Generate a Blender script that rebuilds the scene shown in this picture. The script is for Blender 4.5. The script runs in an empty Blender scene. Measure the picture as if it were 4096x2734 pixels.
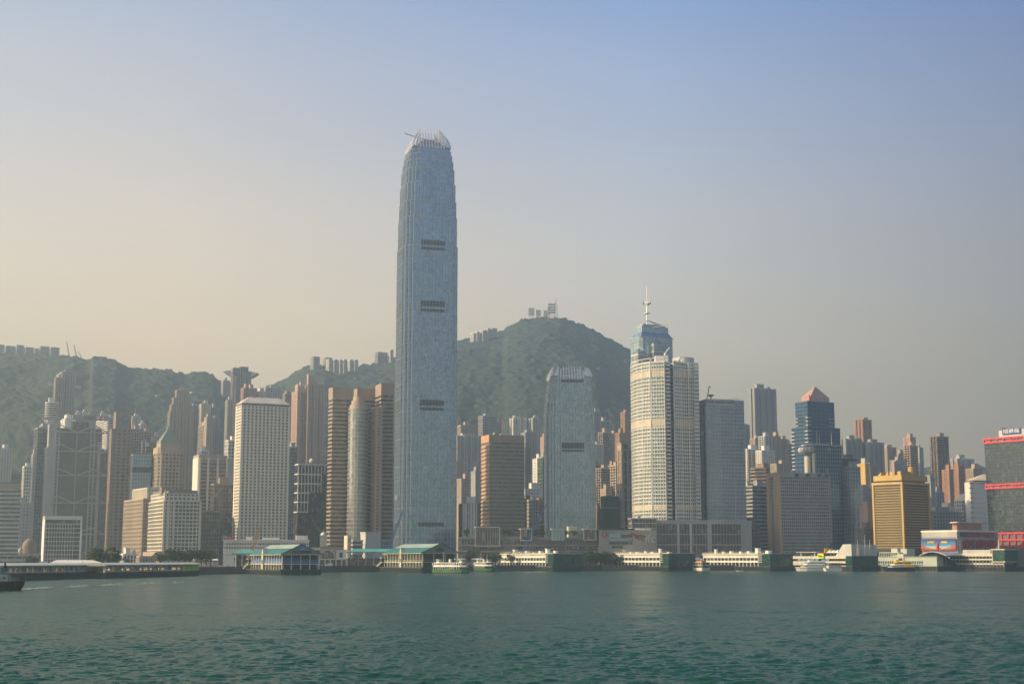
import bpy, math, random
import numpy as np
from math import radians as R, sin, cos, tan, pi, sqrt, atan2

# ---------------------------------------------------------------- camera, sky, sun, exposure
S = bpy.context.scene
COL = S.collection
F, CX, CY, H = 5780.0, 2048.0, 1367.0, 9.0      # focal length and centre of the 4096 px wide picture, eye height
PITCH = math.atan((2237.0 - CY) / F)
cam = bpy.data.cameras.new('camera'); camo = bpy.data.objects.new('camera', cam); COL.objects.link(camo)
cam.sensor_width = 36; cam.lens = F / 4096 * 36; cam.clip_start = 1; cam.clip_end = 40000
camo.location = (0, 0, H); camo.rotation_euler = (R(90) + PITCH, 0, 0)
S.camera = camo

SKY_S = 0.11
TINT_R, TINT_M, TINT_L = (.10, .44, .86), (.36, .88, 1.40), (.86, 1.06, 1.24)
HAZE_R, HAZE_M, HAZE_L = (.35, .265, .155), (.86, .68, .42), (1.05, .73, .39)
SUN_AZ, SUN_EL = R(98), R(25)                    # azimuth measured from +Y towards -X
sdir = (-sin(SUN_AZ) * cos(SUN_EL), cos(SUN_AZ) * cos(SUN_EL), sin(SUN_EL))
W = bpy.data.worlds.new('World'); S.world = W; W.use_nodes = True
nt = W.node_tree; bg = nt.nodes['Background']
sky = nt.nodes.new('ShaderNodeTexSky'); sky.sky_type = 'NISHITA'; sky.sun_disc = False
sky.sun_elevation = SUN_EL; sky.sun_rotation = -SUN_AZ
sky.air_density = 1.3; sky.dust_density = 2.2; sky.ozone_density = 3.0; sky.altitude = 0
# towards the horizon the clear sky sinks into morning haze, brighter and warmer on the sun's side
def _n(t): return nt.nodes.new(t)
tcw = _n('ShaderNodeTexCoord'); sxw = _n('ShaderNodeSeparateXYZ'); nt.links.new(tcw.outputs['Generated'], sxw.inputs[0])
dtw = _n('ShaderNodeVectorMath'); dtw.operation = 'DOT_PRODUCT'; dtw.inputs[1].default_value = (-sin(SUN_AZ), cos(SUN_AZ), 0); nt.links.new(tcw.outputs['Generated'], dtw.inputs[0])
mrw = _n('ShaderNodeMapRange'); mrw.inputs[1].default_value = -1; mrw.inputs[2].default_value = 1; nt.links.new(dtw.outputs['Value'], mrw.inputs[0])
def ramp(stops, src):
    r = _n('ShaderNodeValToRGB'); e = r.color_ramp.elements
    e[0].position, e[0].color = stops[0][0], (*stops[0][1], 1); e[1].position, e[1].color = stops[-1][0], (*stops[-1][1], 1)
    for p_, c_ in stops[1:-1]: q = e.new(p_); q.color = (*c_, 1)
    nt.links.new(src, r.inputs[0]); return r.outputs[0]
tint = ramp([(0, (.45, .60, .75)), (.23, TINT_R), (.39, TINT_M), (.55, TINT_L), (1, (1.1, .95, .80))], mrw.outputs[0])
hcol = ramp([(0, (.17, .17, .16)), (.23, HAZE_R), (.39, HAZE_M), (.55, HAZE_L), (1, (.62, .52, .38))], mrw.outputs[0])
low = ramp([(0, (1, 1, 1)), (.10, (.90,) * 3), (.20, (.60,) * 3), (.29, (.35,) * 3), (.37, (.17,) * 3), (.6, (.06,) * 3), (1, (0,) * 3)], sxw.outputs[2])
v1 = _n('ShaderNodeVectorMath'); v1.operation = 'MULTIPLY'; nt.links.new(sky.outputs[0], v1.inputs[0]); nt.links.new(tint, v1.inputs[1])
v2 = _n('ShaderNodeVectorMath'); v2.operation = 'SCALE'; nt.links.new(hcol, v2.inputs[0])
smp = _n('ShaderNodeMapping'); smp.inputs['Scale'].default_value = (1.6, 1.6, 9); nt.links.new(tcw.outputs['Generated'], smp.inputs[0])   # faint uneven smog layers
sno = _n('ShaderNodeTexNoise'); sno.inputs['Scale'].default_value = 1.4; sno.inputs['Detail'].default_value = 4; nt.links.new(smp.outputs[0], sno.inputs['Vector'])
smr = _n('ShaderNodeMapRange'); smr.inputs[1].default_value = .3; smr.inputs[2].default_value = .7; smr.inputs[3].default_value = .95 / SKY_S; smr.inputs[4].default_value = 1.05 / SKY_S
nt.links.new(sno.outputs[0], smr.inputs[0]); nt.links.new(smr.outputs[0], v2.inputs['Scale'])
mxw = _n('ShaderNodeMix'); mxw.data_type = 'RGBA'; mxw.clamp_factor = True; nt.links.new(low, mxw.inputs[0]); nt.links.new(v1.outputs[0], mxw.inputs[6]); nt.links.new(v2.outputs[0], mxw.inputs[7])
nt.links.new(mxw.outputs[2], bg.inputs[0]); bg.inputs[1].default_value = SKY_S
sl = bpy.data.lights.new('sun', 'SUN'); sl.energy = 5.0; sl.angle = R(0.5); sl.color = (1.0, 0.76, 0.46)
so = bpy.data.objects.new('sun', sl); COL.objects.link(so); so.location = (-500, 100, 400)
from mathutils import Vector, Matrix
so.rotation_euler = Vector(sdir).to_track_quat('Z', 'Y').to_euler()
S.view_settings.view_transform = 'Standard'; S.view_settings.look = 'None'
S.view_settings.exposure = 0.64; S.view_settings.gamma = 1.0
S.cycles.use_denoising = True; S.cycles.sample_clamp_direct = 1.6; S.cycles.sample_clamp_indirect = 1.0
S.cycles.volume_bounces = 1
S.cycles.max_bounces = 6; S.cycles.diffuse_bounces = 2; S.cycles.glossy_bounces = 2
S.cycles.transmission_bounces = 4

# ---------------------------------------------------------------- picture <-> place
SP, CP = sin(PITCH), cos(PITCH)
def at(px, py, Y):
    """point seen at picture position px, py that lies Y metres ahead"""
    u = (px - CX) / F; w = (CY - py) / F
    dy = CP - w * SP; t = Y / dy
    return (t * u, Y, H + t * (SP + w * CP))
def zat(py, Y, px=2048): return at(px, py, Y)[2]
def proj(x, y, z):
    dz = z - H; dep = y * CP + dz * SP
    return CX + F * x / dep, CY - F * (dz * CP - y * SP) / dep

# ---------------------------------------------------------------- mesh builder
class MB:
    def __init__(s): s.v = []; s.f = []
    def quad(s, *p):
        n = len(s.v); s.v += [tuple(q) for q in p]; s.f.append(tuple(range(n, n + len(p))))
    def prism(s, poly, z0, z1, top=True, bot=True):
        return s.frustum(poly, z0, poly, z1, top, bot)
    def frustum(s, p0, z0, p1, z1, top=True, bot=True):
        n = len(s.v); k = len(p0)
        s.v += [(x, y, z0) for x, y in p0] + [(x, y, z1) for x, y in p1]
        for i in range(k):
            j = (i + 1) % k; s.f.append((n + i, n + j, n + k + j, n + k + i))
        if top: s.f.append(tuple(n + k + i for i in range(k)))
        if bot: s.f.append(tuple(n + i for i in reversed(range(k))))
        return s
    def box(s, x0, x1, y0, y1, z0, z1):
        x0, x1 = min(x0, x1), max(x0, x1); y0, y1 = min(y0, y1), max(y0, y1)
        return s.prism([(x0, y0), (x1, y0), (x1, y1), (x0, y1)], z0, z1)
    def beam(s, a, b, w, h=None):
        a = Vector(a); b = Vector(b); d = b - a
        if d.length < 1e-6: return s
        h = h or w; d.normalize()
        up = Vector((0, 0, 1)) if abs(d.z) < .95 else Vector((0, 1, 0))
        r = d.cross(up).normalized(); q = r.cross(d).normalized()
        n = len(s.v)
        for p in (a, b):
            for i, j in ((-1, -1), (1, -1), (1, 1), (-1, 1)):
                s.v.append(tuple(p + r * (i * w / 2) + q * (j * h / 2)))
        for i in range(4):
            j = (i + 1) % 4; s.f.append((n + i, n + j, n + 4 + j, n + 4 + i))
        s.f.append((n, n + 3, n + 2, n + 1)); s.f.append((n + 4, n + 5, n + 6, n + 7)); return s
    def tube(s, a, b, r0, r1=None, n=8):
        r1 = r0 if r1 is None else r1
        a = Vector(a); b = Vector(b); d = (b - a).normalized()
        up = Vector((0, 0, 1)) if abs(d.z) < .95 else Vector((0, 1, 0))
        r = d.cross(up).normalized(); q = r.cross(d).normalized(); k = len(s.v)
        for p, rr in ((a, r0), (b, r1)):
            for i in range(n):
                t = 2 * pi * i / n; s.v.append(tuple(p + r * (cos(t) * rr) + q * (sin(t) * rr)))
        for i in range(n):
            j = (i + 1) % n; s.f.append((k + i, k + j, k + n + j, k + n + i))
        s.f.append(tuple(k + i for i in reversed(range(n)))); s.f.append(tuple(k + n + i for i in range(n))); return s
    def lathe(s, cx, cy, prof, n=16):
        k = len(s.v)
        for r, z in prof:
            for i in range(n):
                t = 2 * pi * i / n; s.v.append((cx + r * cos(t), cy + r * sin(t), z))
        for m in range(len(prof) - 1):
            for i in range(n):
                j = (i + 1) % n; s.f.append((k + m * n + i, k + m * n + j, k + (m + 1) * n + j, k + (m + 1) * n + i))
        s.f.append(tuple(k + i for i in reversed(range(n))))
        m = len(prof) - 1; s.f.append(tuple(k + m * n + i for i in range(n))); return s
    def add(s, o, dx=0, dy=0, dz=0, rz=0, sc=1):
        n = len(s.v); c, q = cos(rz), sin(rz)
        s.v += [((x * c - y * q) * sc + dx, (x * q + y * c) * sc + dy, z * sc + dz) for x, y, z in o.v]
        s.f += [tuple(i + n for i in f) for f in o.f]; return s
    def mesh(s, name, mat, smooth=False):
        me = bpy.data.meshes.new(name); me.from_pydata(s.v, [], s.f); me.update()
        if mat: me.materials.append(mat)
        if smooth: me.polygons.foreach_set('use_smooth', [True] * len(me.polygons))
        return me

def offset(poly, d):
    """grow a counter-clockwise polygon outwards by d"""
    out = []; n = len(poly)
    for i in range(n):
        ax, ay = poly[i - 1]; bx, by = poly[i]; cx, cy = poly[(i + 1) % n]
        e1 = (bx - ax, by - ay); e2 = (cx - bx, cy - by)
        l1 = math.hypot(*e1) or 1; l2 = math.hypot(*e2) or 1
        n1 = (e1[1] / l1, -e1[0] / l1); n2 = (e2[1] / l2, -e2[0] / l2)
        k = 1 + n1[0] * n2[0] + n1[1] * n2[1]
        if k < .2: out.append((bx + n1[0] * d, by + n1[1] * d)); continue
        out.append((bx + (n1[0] + n2[0]) * d / k, by + (n1[1] + n2[1]) * d / k))
    return out

# ---------------------------------------------------------------- things and parts
def tag(o, label=None, cat=None, group=None, kind=None):
    if label: o['label'] = label
    if cat: o['category'] = cat
    if group: o['group'] = group
    if kind: o['kind'] = kind
    return o
class Thing:
    def __init__(s, name, label, cat, loc=(0, 0, 0), rz=0, group=None):
        s.o = bpy.data.objects.new(name, None); COL.objects.link(s.o); s.o.empty_display_size = 1
        s.o.location = loc; s.o.rotation_euler = (0, 0, rz); tag(s.o, label, cat, group)
    def part(s, name, mb, mat, parent=None, label=None, smooth=False, kind=None):
        if mb is None or not mb.f: return None
        o = bpy.data.objects.new(name, mb.mesh(name, mat, smooth)); COL.objects.link(o)
        o.parent = parent or s.o
        if label: o['label'] = label
        if kind: o['kind'] = kind
        return o
def single(name, mb, mat, label, cat, loc=(0, 0, 0), rz=0, group=None, kind=None, smooth=False):
    o = bpy.data.objects.new(name, mb.mesh(name, mat, smooth)); COL.objects.link(o)
    o.location = loc; o.rotation_euler = (0, 0, rz); return tag(o, label, cat, group, kind)
def copy_tree(o, parent=None):
    c = o.copy(); COL.objects.link(c); c.parent = parent
    for ch in list(o.children): copy_tree(ch, c)
    return c

# ---------------------------------------------------------------- materials
_mc = {}
def nodes_of(name):
    m = bpy.data.materials.new(name); m.use_nodes = True
    return m, m.node_tree, m.node_tree.nodes['Principled BSDF']
def wall(name, col, rough=.8, metal=0., amp=.19, scale=.06, streak=True):
    """painted or stone surface with weathering"""
    if name in _mc: return _mc[name]
    m, t, b = nodes_of(name); N = t.nodes; L = t.links
    tc = N.new('ShaderNodeTexCoord'); mp = N.new('ShaderNodeMapping'); mp.inputs['Scale'].default_value = (1, 1, .25 if streak else 1)
    L.new(tc.outputs['Object'], mp.inputs[0])
    n1 = N.new('ShaderNodeTexNoise'); n1.inputs['Scale'].default_value = scale; n1.inputs['Detail'].default_value = 6; n1.inputs['Roughness'].default_value = .65
    L.new(mp.outputs[0], n1.inputs['Vector'])
    mr = N.new('ShaderNodeMapRange'); mr.inputs[1].default_value = .3; mr.inputs[2].default_value = .7
    mr.inputs[3].default_value = 1 - amp; mr.inputs[4].default_value = 1 + amp
    L.new(n1.outputs[0], mr.inputs[0])
    mx = N.new('ShaderNodeVectorMath'); mx.operation = 'SCALE'; mx.inputs[0].default_value = col[:3]
    L.new(mr.outputs[0], mx.inputs['Scale']); L.new(mx.outputs[0], b.inputs['Base Color'])
    b.inputs['Roughness'].default_value = rough; b.inputs['Metallic'].default_value = metal
    _mc[name] = m; return m
def glass(name, a, b_, prob=.25, cell=(2.6, 3.6), metal=.0, rough=.12, spec=.8, warp=.0, uneven=.26):
    """window glass: every pane a little different, some with blinds drawn"""
    if name in _mc: return _mc[name]
    m, t, b = nodes_of(name); N = t.nodes; L = t.links
    tc = N.new('ShaderNodeTexCoord')
    dv = N.new('ShaderNodeVectorMath'); dv.operation = 'DIVIDE'; dv.inputs[1].default_value = (cell[0], cell[0], cell[1])
    of = N.new('ShaderNodeVectorMath'); of.operation = 'ADD'; of.inputs[1].default_value = (.83, .83, .05); L.new(tc.outputs['Object'], of.inputs[0]); L.new(of.outputs[0], dv.inputs[0])
    fl = N.new('ShaderNodeVectorMath'); fl.operation = 'FLOOR'; L.new(dv.outputs[0], fl.inputs[0])
    wn = N.new('ShaderNodeTexWhiteNoise'); wn.noise_dimensions = '3D'; L.new(fl.outputs[0], wn.inputs[0])
    cr = N.new('ShaderNodeValToRGB'); e = cr.color_ramp.elements
    e[0].position = 0; e[0].color = (*[c * .75 for c in a], 1); e[1].position = 1; e[1].color = (*b_, 1)
    k = cr.color_ramp.elements.new(1 - prob); k.color = (*[c * 1.15 for c in a], 1)
    L.new(wn.outputs['Value'], cr.inputs[0])
    # broad uneven tone over the facade: varying reflections painted into the base colour
    nz = N.new('ShaderNodeTexNoise'); nz.inputs['Scale'].default_value = .035; nz.inputs['Detail'].default_value = 5; nz.inputs['Roughness'].default_value = .6; L.new(tc.outputs['Object'], nz.inputs['Vector'])
    mz = N.new('ShaderNodeMapRange'); mz.inputs[1].default_value = .32; mz.inputs[2].default_value = .68; mz.inputs[3].default_value = 1 - uneven; mz.inputs[4].default_value = 1 + uneven; L.new(nz.outputs[0], mz.inputs[0])
    sz = N.new('ShaderNodeVectorMath'); sz.operation = 'SCALE'; L.new(cr.outputs[0], sz.inputs[0]); L.new(mz.outputs[0], sz.inputs['Scale']); L.new(sz.outputs[0], b.inputs['Base Color'])
    b.inputs['Roughness'].default_value = rough; b.inputs['Metallic'].default_value = metal
    b.inputs['Specular IOR Level'].default_value = spec
    # panes never sit perfectly true: tilt each one slightly
    if warp:
        wn2 = N.new('ShaderNodeTexWhiteNoise'); wn2.noise_dimensions = '3D'; L.new(fl.outputs[0], wn2.inputs[0])
        sb = N.new('ShaderNodeVectorMath'); sb.operation = 'SUBTRACT'; sb.inputs[1].default_value = (.5, .5, .5); L.new(wn2.outputs['Color'], sb.inputs[0])
        sc = N.new('ShaderNodeVectorMath'); sc.operation = 'SCALE'; sc.inputs['Scale'].default_value = warp; L.new(sb.outputs[0], sc.inputs[0])
        ge = N.new('ShaderNodeNewGeometry'); ad = N.new('ShaderNodeVectorMath'); ad.operation = 'ADD'
        L.new(ge.outputs['Normal'], ad.inputs[0]); L.new(sc.outputs[0], ad.inputs[1])
        no = N.new('ShaderNodeVectorMath'); no.operation = 'NORMALIZE'; L.new(ad.outputs[0], no.inputs[0]); L.new(no.outputs[0], b.inputs['Normal'])
    _mc[name] = m; return m
def plain(name, col, rough=.6, metal=0.):
    return wall(name, col, rough, metal, amp=.06, scale=.5, streak=False)

M = dict(
    white=wall('white_paint', (.74, .71, .64)), cream=wall('cream_render', (.62, .56, .45)), grey=wall('grey_concrete', (.34, .34, .33)),
    pale=wall('pale_tile', (.50, .49, .46)), dgrey=wall('dark_concrete', (.16, .16, .16)), brown=wall('brown_granite', (.27, .195, .15)),
    pink=wall('pink_tile', (.48, .32, .26)), tan=wall('tan_tile', (.42, .33, .25)), rust=wall('rust_tile', (.36, .20, .13)),
    alu=wall('aluminium', (.52, .50, .47), rough=.45, metal=.15), gold=wall('gold_cladding', (.50, .33, .09), rough=.45, metal=.1),
    steel=plain('steel_grey', (.42, .43, .43), .45, .3), silver=plain('silver_fin', (.78, .76, .72), .35, .25),
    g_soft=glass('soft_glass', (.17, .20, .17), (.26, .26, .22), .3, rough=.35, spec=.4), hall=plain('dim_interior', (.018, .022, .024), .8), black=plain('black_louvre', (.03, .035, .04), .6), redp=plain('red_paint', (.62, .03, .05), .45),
    teal=wall('teal_roof', (.03, .17, .16), rough=.5, amp=.08, scale=.2), facade_metal=plain('facade_metal', (.40, .44, .47), .4, .3), copper=wall('green_copper', (.20, .28, .18), rough=.6),
    roofc=wall('roof_felt', (.22, .21, .19)), fender=wall('dark_fender', (.018, .022, .022), rough=.7),
    g_dark=glass('dark_glass', (.016, .026, .034), (.17, .17, .155), .22),
    g_res=glass('flat_windows', (.03, .04, .045), (.30, .29, .26), .30, cell=(1.7, 3.0)),
    g_blue=glass('blue_mirror_glass', (.20, .32, .46), (.205, .325, .465), .05, metal=.8, rough=.16, warp=0, uneven=.06),
    g_teal=glass('teal_mirror_glass', (.17, .27, .36), (.175, .275, .365), .05, metal=.75, rough=.16, warp=0, uneven=.07),
    g_green=glass('green_glass', (.006, .045, .036), (.015, .075, .055), .2, cell=(2.0, 1.6), rough=.2),
    g_pale=glass('pale_glass', (.26, .31, .30), (.40, .42, .38), .3, metal=.5, rough=.2),
)
# ---------------------------------------------------------------- numpy value noise
_rng = np.random.RandomState(7)
_tab = _rng.rand(256, 256)
def vnoise(x, y):
    xi = np.floor(x).astype(int); yi = np.floor(y).astype(int); fx = x - xi; fy = y - yi
    fx = fx * fx * (3 - 2 * fx); fy = fy * fy * (3 - 2 * fy)
    g = lambda a, b: _tab[a % 256, b % 256]
    return (g(xi, yi) * (1 - fx) + g(xi + 1, yi) * fx) * (1 - fy) + (g(xi, yi + 1) * (1 - fx) + g(xi + 1, yi + 1) * fx) * fy
def fbm(x, y, o=4, lac=2.1, gain=.5):
    s = 0; a = 1; t = 0
    for k in range(o):
        s = s + a * vnoise(x + 17.3 * k, y + 9.1 * k); t += a; a *= gain; x = x * lac; y = y * lac
    return s / t
def grid_mesh(name, P, mat, smooth=True):
    ny, nx = P.shape[:2]; me = bpy.data.meshes.new(name)
    me.vertices.add(nx * ny); me.vertices.foreach_set('co', P.reshape(-1).astype(np.float32))
    i = np.arange(ny - 1)[:, None] * nx + np.arange(nx - 1)[None, :]
    q = np.stack([i, i + 1, i + nx + 1, i + nx], -1).reshape(-1)
    n = (nx - 1) * (ny - 1)
    me.loops.add(n * 4); me.loops.foreach_set('vertex_index', q.astype(np.int32))
    me.polygons.add(n); me.polygons.foreach_set('loop_start', (np.arange(n) * 4).astype(np.int32))
    me.polygons.foreach_set('use_smooth', np.full(n, smooth)); me.update(calc_edges=True); me.validate()
    me.materials.append(mat); return me

# ---------------------------------------------------------------- terrain
RIDGE = [(-900, 1390), (-300, 1380), (0, 1398), (60, 1404), (120, 1406), (240, 1413), (280, 1412), (330, 1424), (345, 1422), (357, 1409), (400, 1419), (450, 1426),
    (470, 1441), (500, 1459), (580, 1462), (640, 1466), (680, 1470), (700, 1481), (740, 1483), (760, 1478), (800, 1479), (845, 1487),
    (860, 1506), (905, 1514), (950, 1530), (1000, 1545), (1045, 1545), (1080, 1528), (1100, 1518), (1130, 1503), (1150, 1490), (1180, 1471),
    (1220, 1452), (1250, 1447), (1290, 1452), (1330, 1462), (1400, 1458), (1450, 1448), (1500, 1440), (1560, 1424), (1700, 1385),
    (1800, 1357), (1830, 1351), (1880, 1339), (1960, 1326), (2010, 1313), (2030, 1294), (2070, 1274), (2110, 1262), (2180, 1259),
    (2240, 1257), (2270, 1268), (2310, 1281), (2360, 1303), (2400, 1320), (2430, 1342), (2470, 1360), (2520, 1382), (2600, 1425),
    (2700, 1500), (2800, 1590), (2900, 1650), (2975, 1684), (3010, 1700), (3060, 1730), (3150, 1790), (3300, 1850), (3500, 1865),
    (3700, 1862), (3715, 1858), (3760, 1848), (3800, 1836), (3840, 1832), (3885, 1838), (3925, 1856), (3960, 1872), (4096, 1900), (4700, 1930)]
RD = [(-900, 2750), (500, 2800), (900, 2900), (1050, 2950), (1300, 2850), (1560, 3000), (2150, 3200), (2600, 3250), (3000, 3400), (3700, 3900), (4700, 4000)]
_rp = np.array(RIDGE, float); _rd = np.array(RD, float)
_ru = (_rp[:, 0] - CX) / F
def ridge(px):
    Yr = np.interp(px, _rd[:, 0], _rd[:, 1]); py = np.interp(px, _rp[:, 0], _rp[:, 1])
    w = (CY - py) / F; t = Yr / (CP - w * SP)
    return Yr, H + t * (SP + w * CP)
def land_z(px, Y):
    """height of the land at azimuth px and distance Y"""
    px = np.asarray(px, float); Y = np.asarray(Y, float)
    Yr, Zr = ridge(px)
    y0 = 1650.0
    s = np.clip((Y - y0) / (Yr - y0), 0, None)
    up = np.clip(s, 0, 1); prof = .06 * up + .94 * up ** 1.75 / (up ** 1.75 + (1.02 - up) ** 1.1 * .85 + 1e-6) * (1.0)
    prof = np.where(s > 1, np.clip(1 - (s - 1) * 1.6, 0, 1), prof)
    x = (px - CX) / F * Y
    mask = np.clip(s * 3, 0, 1) * np.clip(np.abs(1 - s) * 5, 0, 1)
    spur = (fbm(x / 230 + 3, Y / 520, 4) - .5) * 50 * mask * np.clip(Zr / 350, .1, 1)
    spur -= np.abs(fbm(x / 120, Y / 400 + 5, 3) - .5) * 30 * mask * np.clip(Zr / 350, .1, 1)
    can = (fbm(x / 11, Y / 11, 2) - .45) * 9 * np.clip(s * 4 - .6, 0, 1)
    return 4.0 + (Zr - 8) * prof + spur + can
def ground_z(x, y):
    px = CX + F * x / max(y, 1); return float(max(3.8, land_z(px, y)))
mt, t_, b_ = nodes_of('forest_canopy'); N = t_.nodes; L = t_.links
tc = N.new('ShaderNodeTexCoord')
n1 = N.new('ShaderNodeTexNoise'); n1.inputs['Scale'].default_value = .02; n1.inputs['Detail'].default_value = 8; n1.inputs['Roughness'].default_value = .7
n2 = N.new('ShaderNodeTexVoronoi'); n2.inputs['Scale'].default_value = .11
L.new(tc.outputs['Object'], n1.inputs['Vector']); L.new(tc.outputs['Object'], n2.inputs['Vector'])
cr = N.new('ShaderNodeValToRGB'); e = cr.color_ramp.elements
e[0].position = .30; e[0].color = (.048, .070, .058, 1); e[1].position = .75; e[1].color = (.066, .088, .066, 1)
k = e.new(.5); k.color = (.057, .079, .062, 1)
L.new(n1.outputs[0], cr.inputs[0])
mx = N.new('ShaderNodeMix'); mx.data_type = 'RGBA'; mx.blend_type = 'MULTIPLY'; mx.inputs[0].default_value = .6
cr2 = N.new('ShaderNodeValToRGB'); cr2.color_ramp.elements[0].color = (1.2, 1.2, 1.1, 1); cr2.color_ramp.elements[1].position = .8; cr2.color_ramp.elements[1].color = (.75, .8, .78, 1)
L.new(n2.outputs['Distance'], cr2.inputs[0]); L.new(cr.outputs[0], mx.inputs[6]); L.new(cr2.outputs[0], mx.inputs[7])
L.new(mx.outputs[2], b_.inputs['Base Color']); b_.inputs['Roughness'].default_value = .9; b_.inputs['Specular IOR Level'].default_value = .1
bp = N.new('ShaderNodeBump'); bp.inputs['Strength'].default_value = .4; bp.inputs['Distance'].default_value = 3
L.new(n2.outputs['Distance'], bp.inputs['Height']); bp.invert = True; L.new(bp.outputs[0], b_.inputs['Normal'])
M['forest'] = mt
pxs = np.linspace(-900, 4900, 900); ss = np.concatenate([np.linspace(1650, 2300, 60), np.linspace(2300, 3400, 260)[1:], np.linspace(3400, 5600, 90)[1:]])
PX, YY = np.meshgrid(pxs, ss)
ZZ = land_z(PX, YY); XX = (PX - CX) / F * YY
me = grid_mesh('hills', np.stack([XX, YY, ZZ], -1), M['forest'])
ho = bpy.data.objects.new('hills', me); COL.objects.link(ho); tag(ho, 'wooded hills rising behind the city', kind='structure')

# the reclaimed city ground behind the seawall
SHORE = [(-1100, 600), (-300, 640), (420, 790), (960, 960), (1390, 1090), (1850, 1165), (2400, 1215), (3400, 1235), (4300, 1240), (5000, 1240)]
def shore_Y(px): return float(np.interp(px, [a for a, b in SHORE], [b for a, b in SHORE]))
sh = [((a - CX) / F * b, b) for a, b in SHORE]
mb = MB()
poly = sh + [(sh[-1][0] + 200, 1700), (sh[0][0] - 300, 1700)]
mb.prism(poly, -3, 4.0)
asph = wall('paved_ground', (.14, .14, .13), amp=.25, scale=.02, streak=False)
o = bpy.data.objects.new('ground', mb.mesh('ground', asph)); COL.objects.link(o); tag(o, 'paved city ground behind the seawall', kind='structure')
mb = MB()
for (a, b), (c, d) in zip(sh, sh[1:]):
    dx, dy = c - a, d - b; l = math.hypot(dx, dy); nx, ny = dy / l, -dx / l
    p = [(a + nx * .05, b + ny * .05), (c + nx * .05, d + ny * .05)]
    mb.prism([(a + nx * 1.1, b + ny * 1.1), (c + nx * 1.1, d + ny * 1.1), (c - nx * .6, d - ny * .6), (a - nx * .6, b - ny * .6)], -3.1, 4.6)
seaw = wall('seawall_stone', (.10, .095, .085), amp=.3, scale=.15)
tag(single('seawall', mb, seaw, None, None), 'dark stone seawall along the waterfront', 'seawall', kind=None)

# ---------------------------------------------------------------- water
mt, t_, b_ = nodes_of('harbour_water'); N = t_.nodes; L = t_.links
tc = N.new('ShaderNodeTexCoord')
n1 = N.new('ShaderNodeTexNoise'); n1.inputs['Scale'].default_value = 1.5; n1.inputs['Detail'].default_value = 7; n1.inputs['Roughness'].default_value = .66
mpw = N.new('ShaderNodeMapping'); mpw.inputs['Scale'].default_value = (.75, 1.25, 1); L.new(tc.outputs['Object'], mpw.inputs[0]); L.new(mpw.outputs[0], n1.inputs['Vector'])
# ripples too fine for the mesh: a slope taken from the noise and added to the surface normal
sb = N.new('ShaderNodeVectorMath'); sb.operation = 'SUBTRACT'; sb.inputs[1].default_value = (.5, .5, .5); L.new(n1.outputs['Color'], sb.inputs[0])
sc = N.new('ShaderNodeVectorMath'); sc.operation = 'MULTIPLY'; sc.inputs[1].default_value = (1.3, 1.5, 0); L.new(sb.outputs[0], sc.inputs[0])
# gusts: wider patches where the chop leans the surface a little more
n3 = N.new('ShaderNodeTexNoise'); n3.inputs['Scale'].default_value = .09; n3.inputs['Detail'].default_value = 5; n3.inputs['Roughness'].default_value = .7
mp3 = N.new('ShaderNodeMapping'); mp3.inputs['Scale'].default_value = (.7, .5, 1); L.new(tc.outputs['Object'], mp3.inputs[0]); L.new(mp3.outputs[0], n3.inputs['Vector'])
s3 = N.new('ShaderNodeVectorMath'); s3.operation = 'SUBTRACT'; s3.inputs[1].default_value = (.5, .5, .5); L.new(n3.outputs['Color'], s3.inputs[0])
m3 = N.new('ShaderNodeVectorMath'); m3.operation = 'MULTIPLY'; m3.inputs[1].default_value = (.5, .9, 0); L.new(s3.outputs[0], m3.inputs[0])
a3 = N.new('ShaderNodeVectorMath'); a3.operation = 'ADD'; L.new(sc.outputs[0], a3.inputs[0]); L.new(m3.outputs[0], a3.inputs[1]); sc = a3
ge = N.new('ShaderNodeNewGeometry'); ad = N.new('ShaderNodeVectorMath'); ad.operation = 'ADD'; L.new(ge.outputs['Normal'], ad.inputs[0]); L.new(sc.outputs[0], ad.inputs[1])
no = N.new('ShaderNodeVectorMath'); no.operation = 'NORMALIZE'; L.new(ad.outputs[0], no.inputs[0]); L.new(no.outputs[0], b_.inputs['Normal'])
n2 = N.new('ShaderNodeTexNoise'); n2.inputs['Scale'].default_value = .012; n2.inputs['Detail'].default_value = 3
L.new(tc.outputs['Object'], n2.inputs['Vector'])
cr = N.new('ShaderNodeValToRGB'); cr.color_ramp.elements[0].color = (.010, .053, .039, 1); cr.color_ramp.elements[1].color = (.013, .064, .048, 1)
L.new(n2.outputs[0], cr.inputs[0]); L.new(cr.outputs[0], b_.inputs['Base Color'])
b_.inputs['Roughness'].default_value = .22; b_.inputs['IOR'].default_value = 1.33; b_.inputs['Specular IOR Level'].default_value = .08
M['water'] = mt
v = np.concatenate([np.linspace(2790, 2300, 640), np.linspace(2300, 2270, 60)[1:]])
Yr = H * F / (v - 2237.0); U = np.linspace(-.40, .40, 1100)
Yg = Yr[:, None] * np.ones_like(U)[None, :]; Xg = Yr[:, None] * U[None, :]
rw = np.random.RandomState(3); Z = np.zeros_like(Yg)
for i in range(46):
    lam = .6 * (2.9 / .6) ** (i / 45.0) * (1 + .15 * rw.randn()); a = rw.randn() * .55 + pi * .42
    k = 2 * pi / lam; ph = rw.rand() * 2 * pi; amp = .0064 * lam ** .95
    # a wave is only carried where the mesh can hold it
    fade = np.clip(1.3 - (Yg ** 2 / (H * F)) * .75 / (lam * .38), 0, 1)
    Z += amp * np.sin(k * (cos(a) * Xg + sin(a) * Yg) + ph + 1.5 * np.sin(Xg * .05 + i)) * fade
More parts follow.
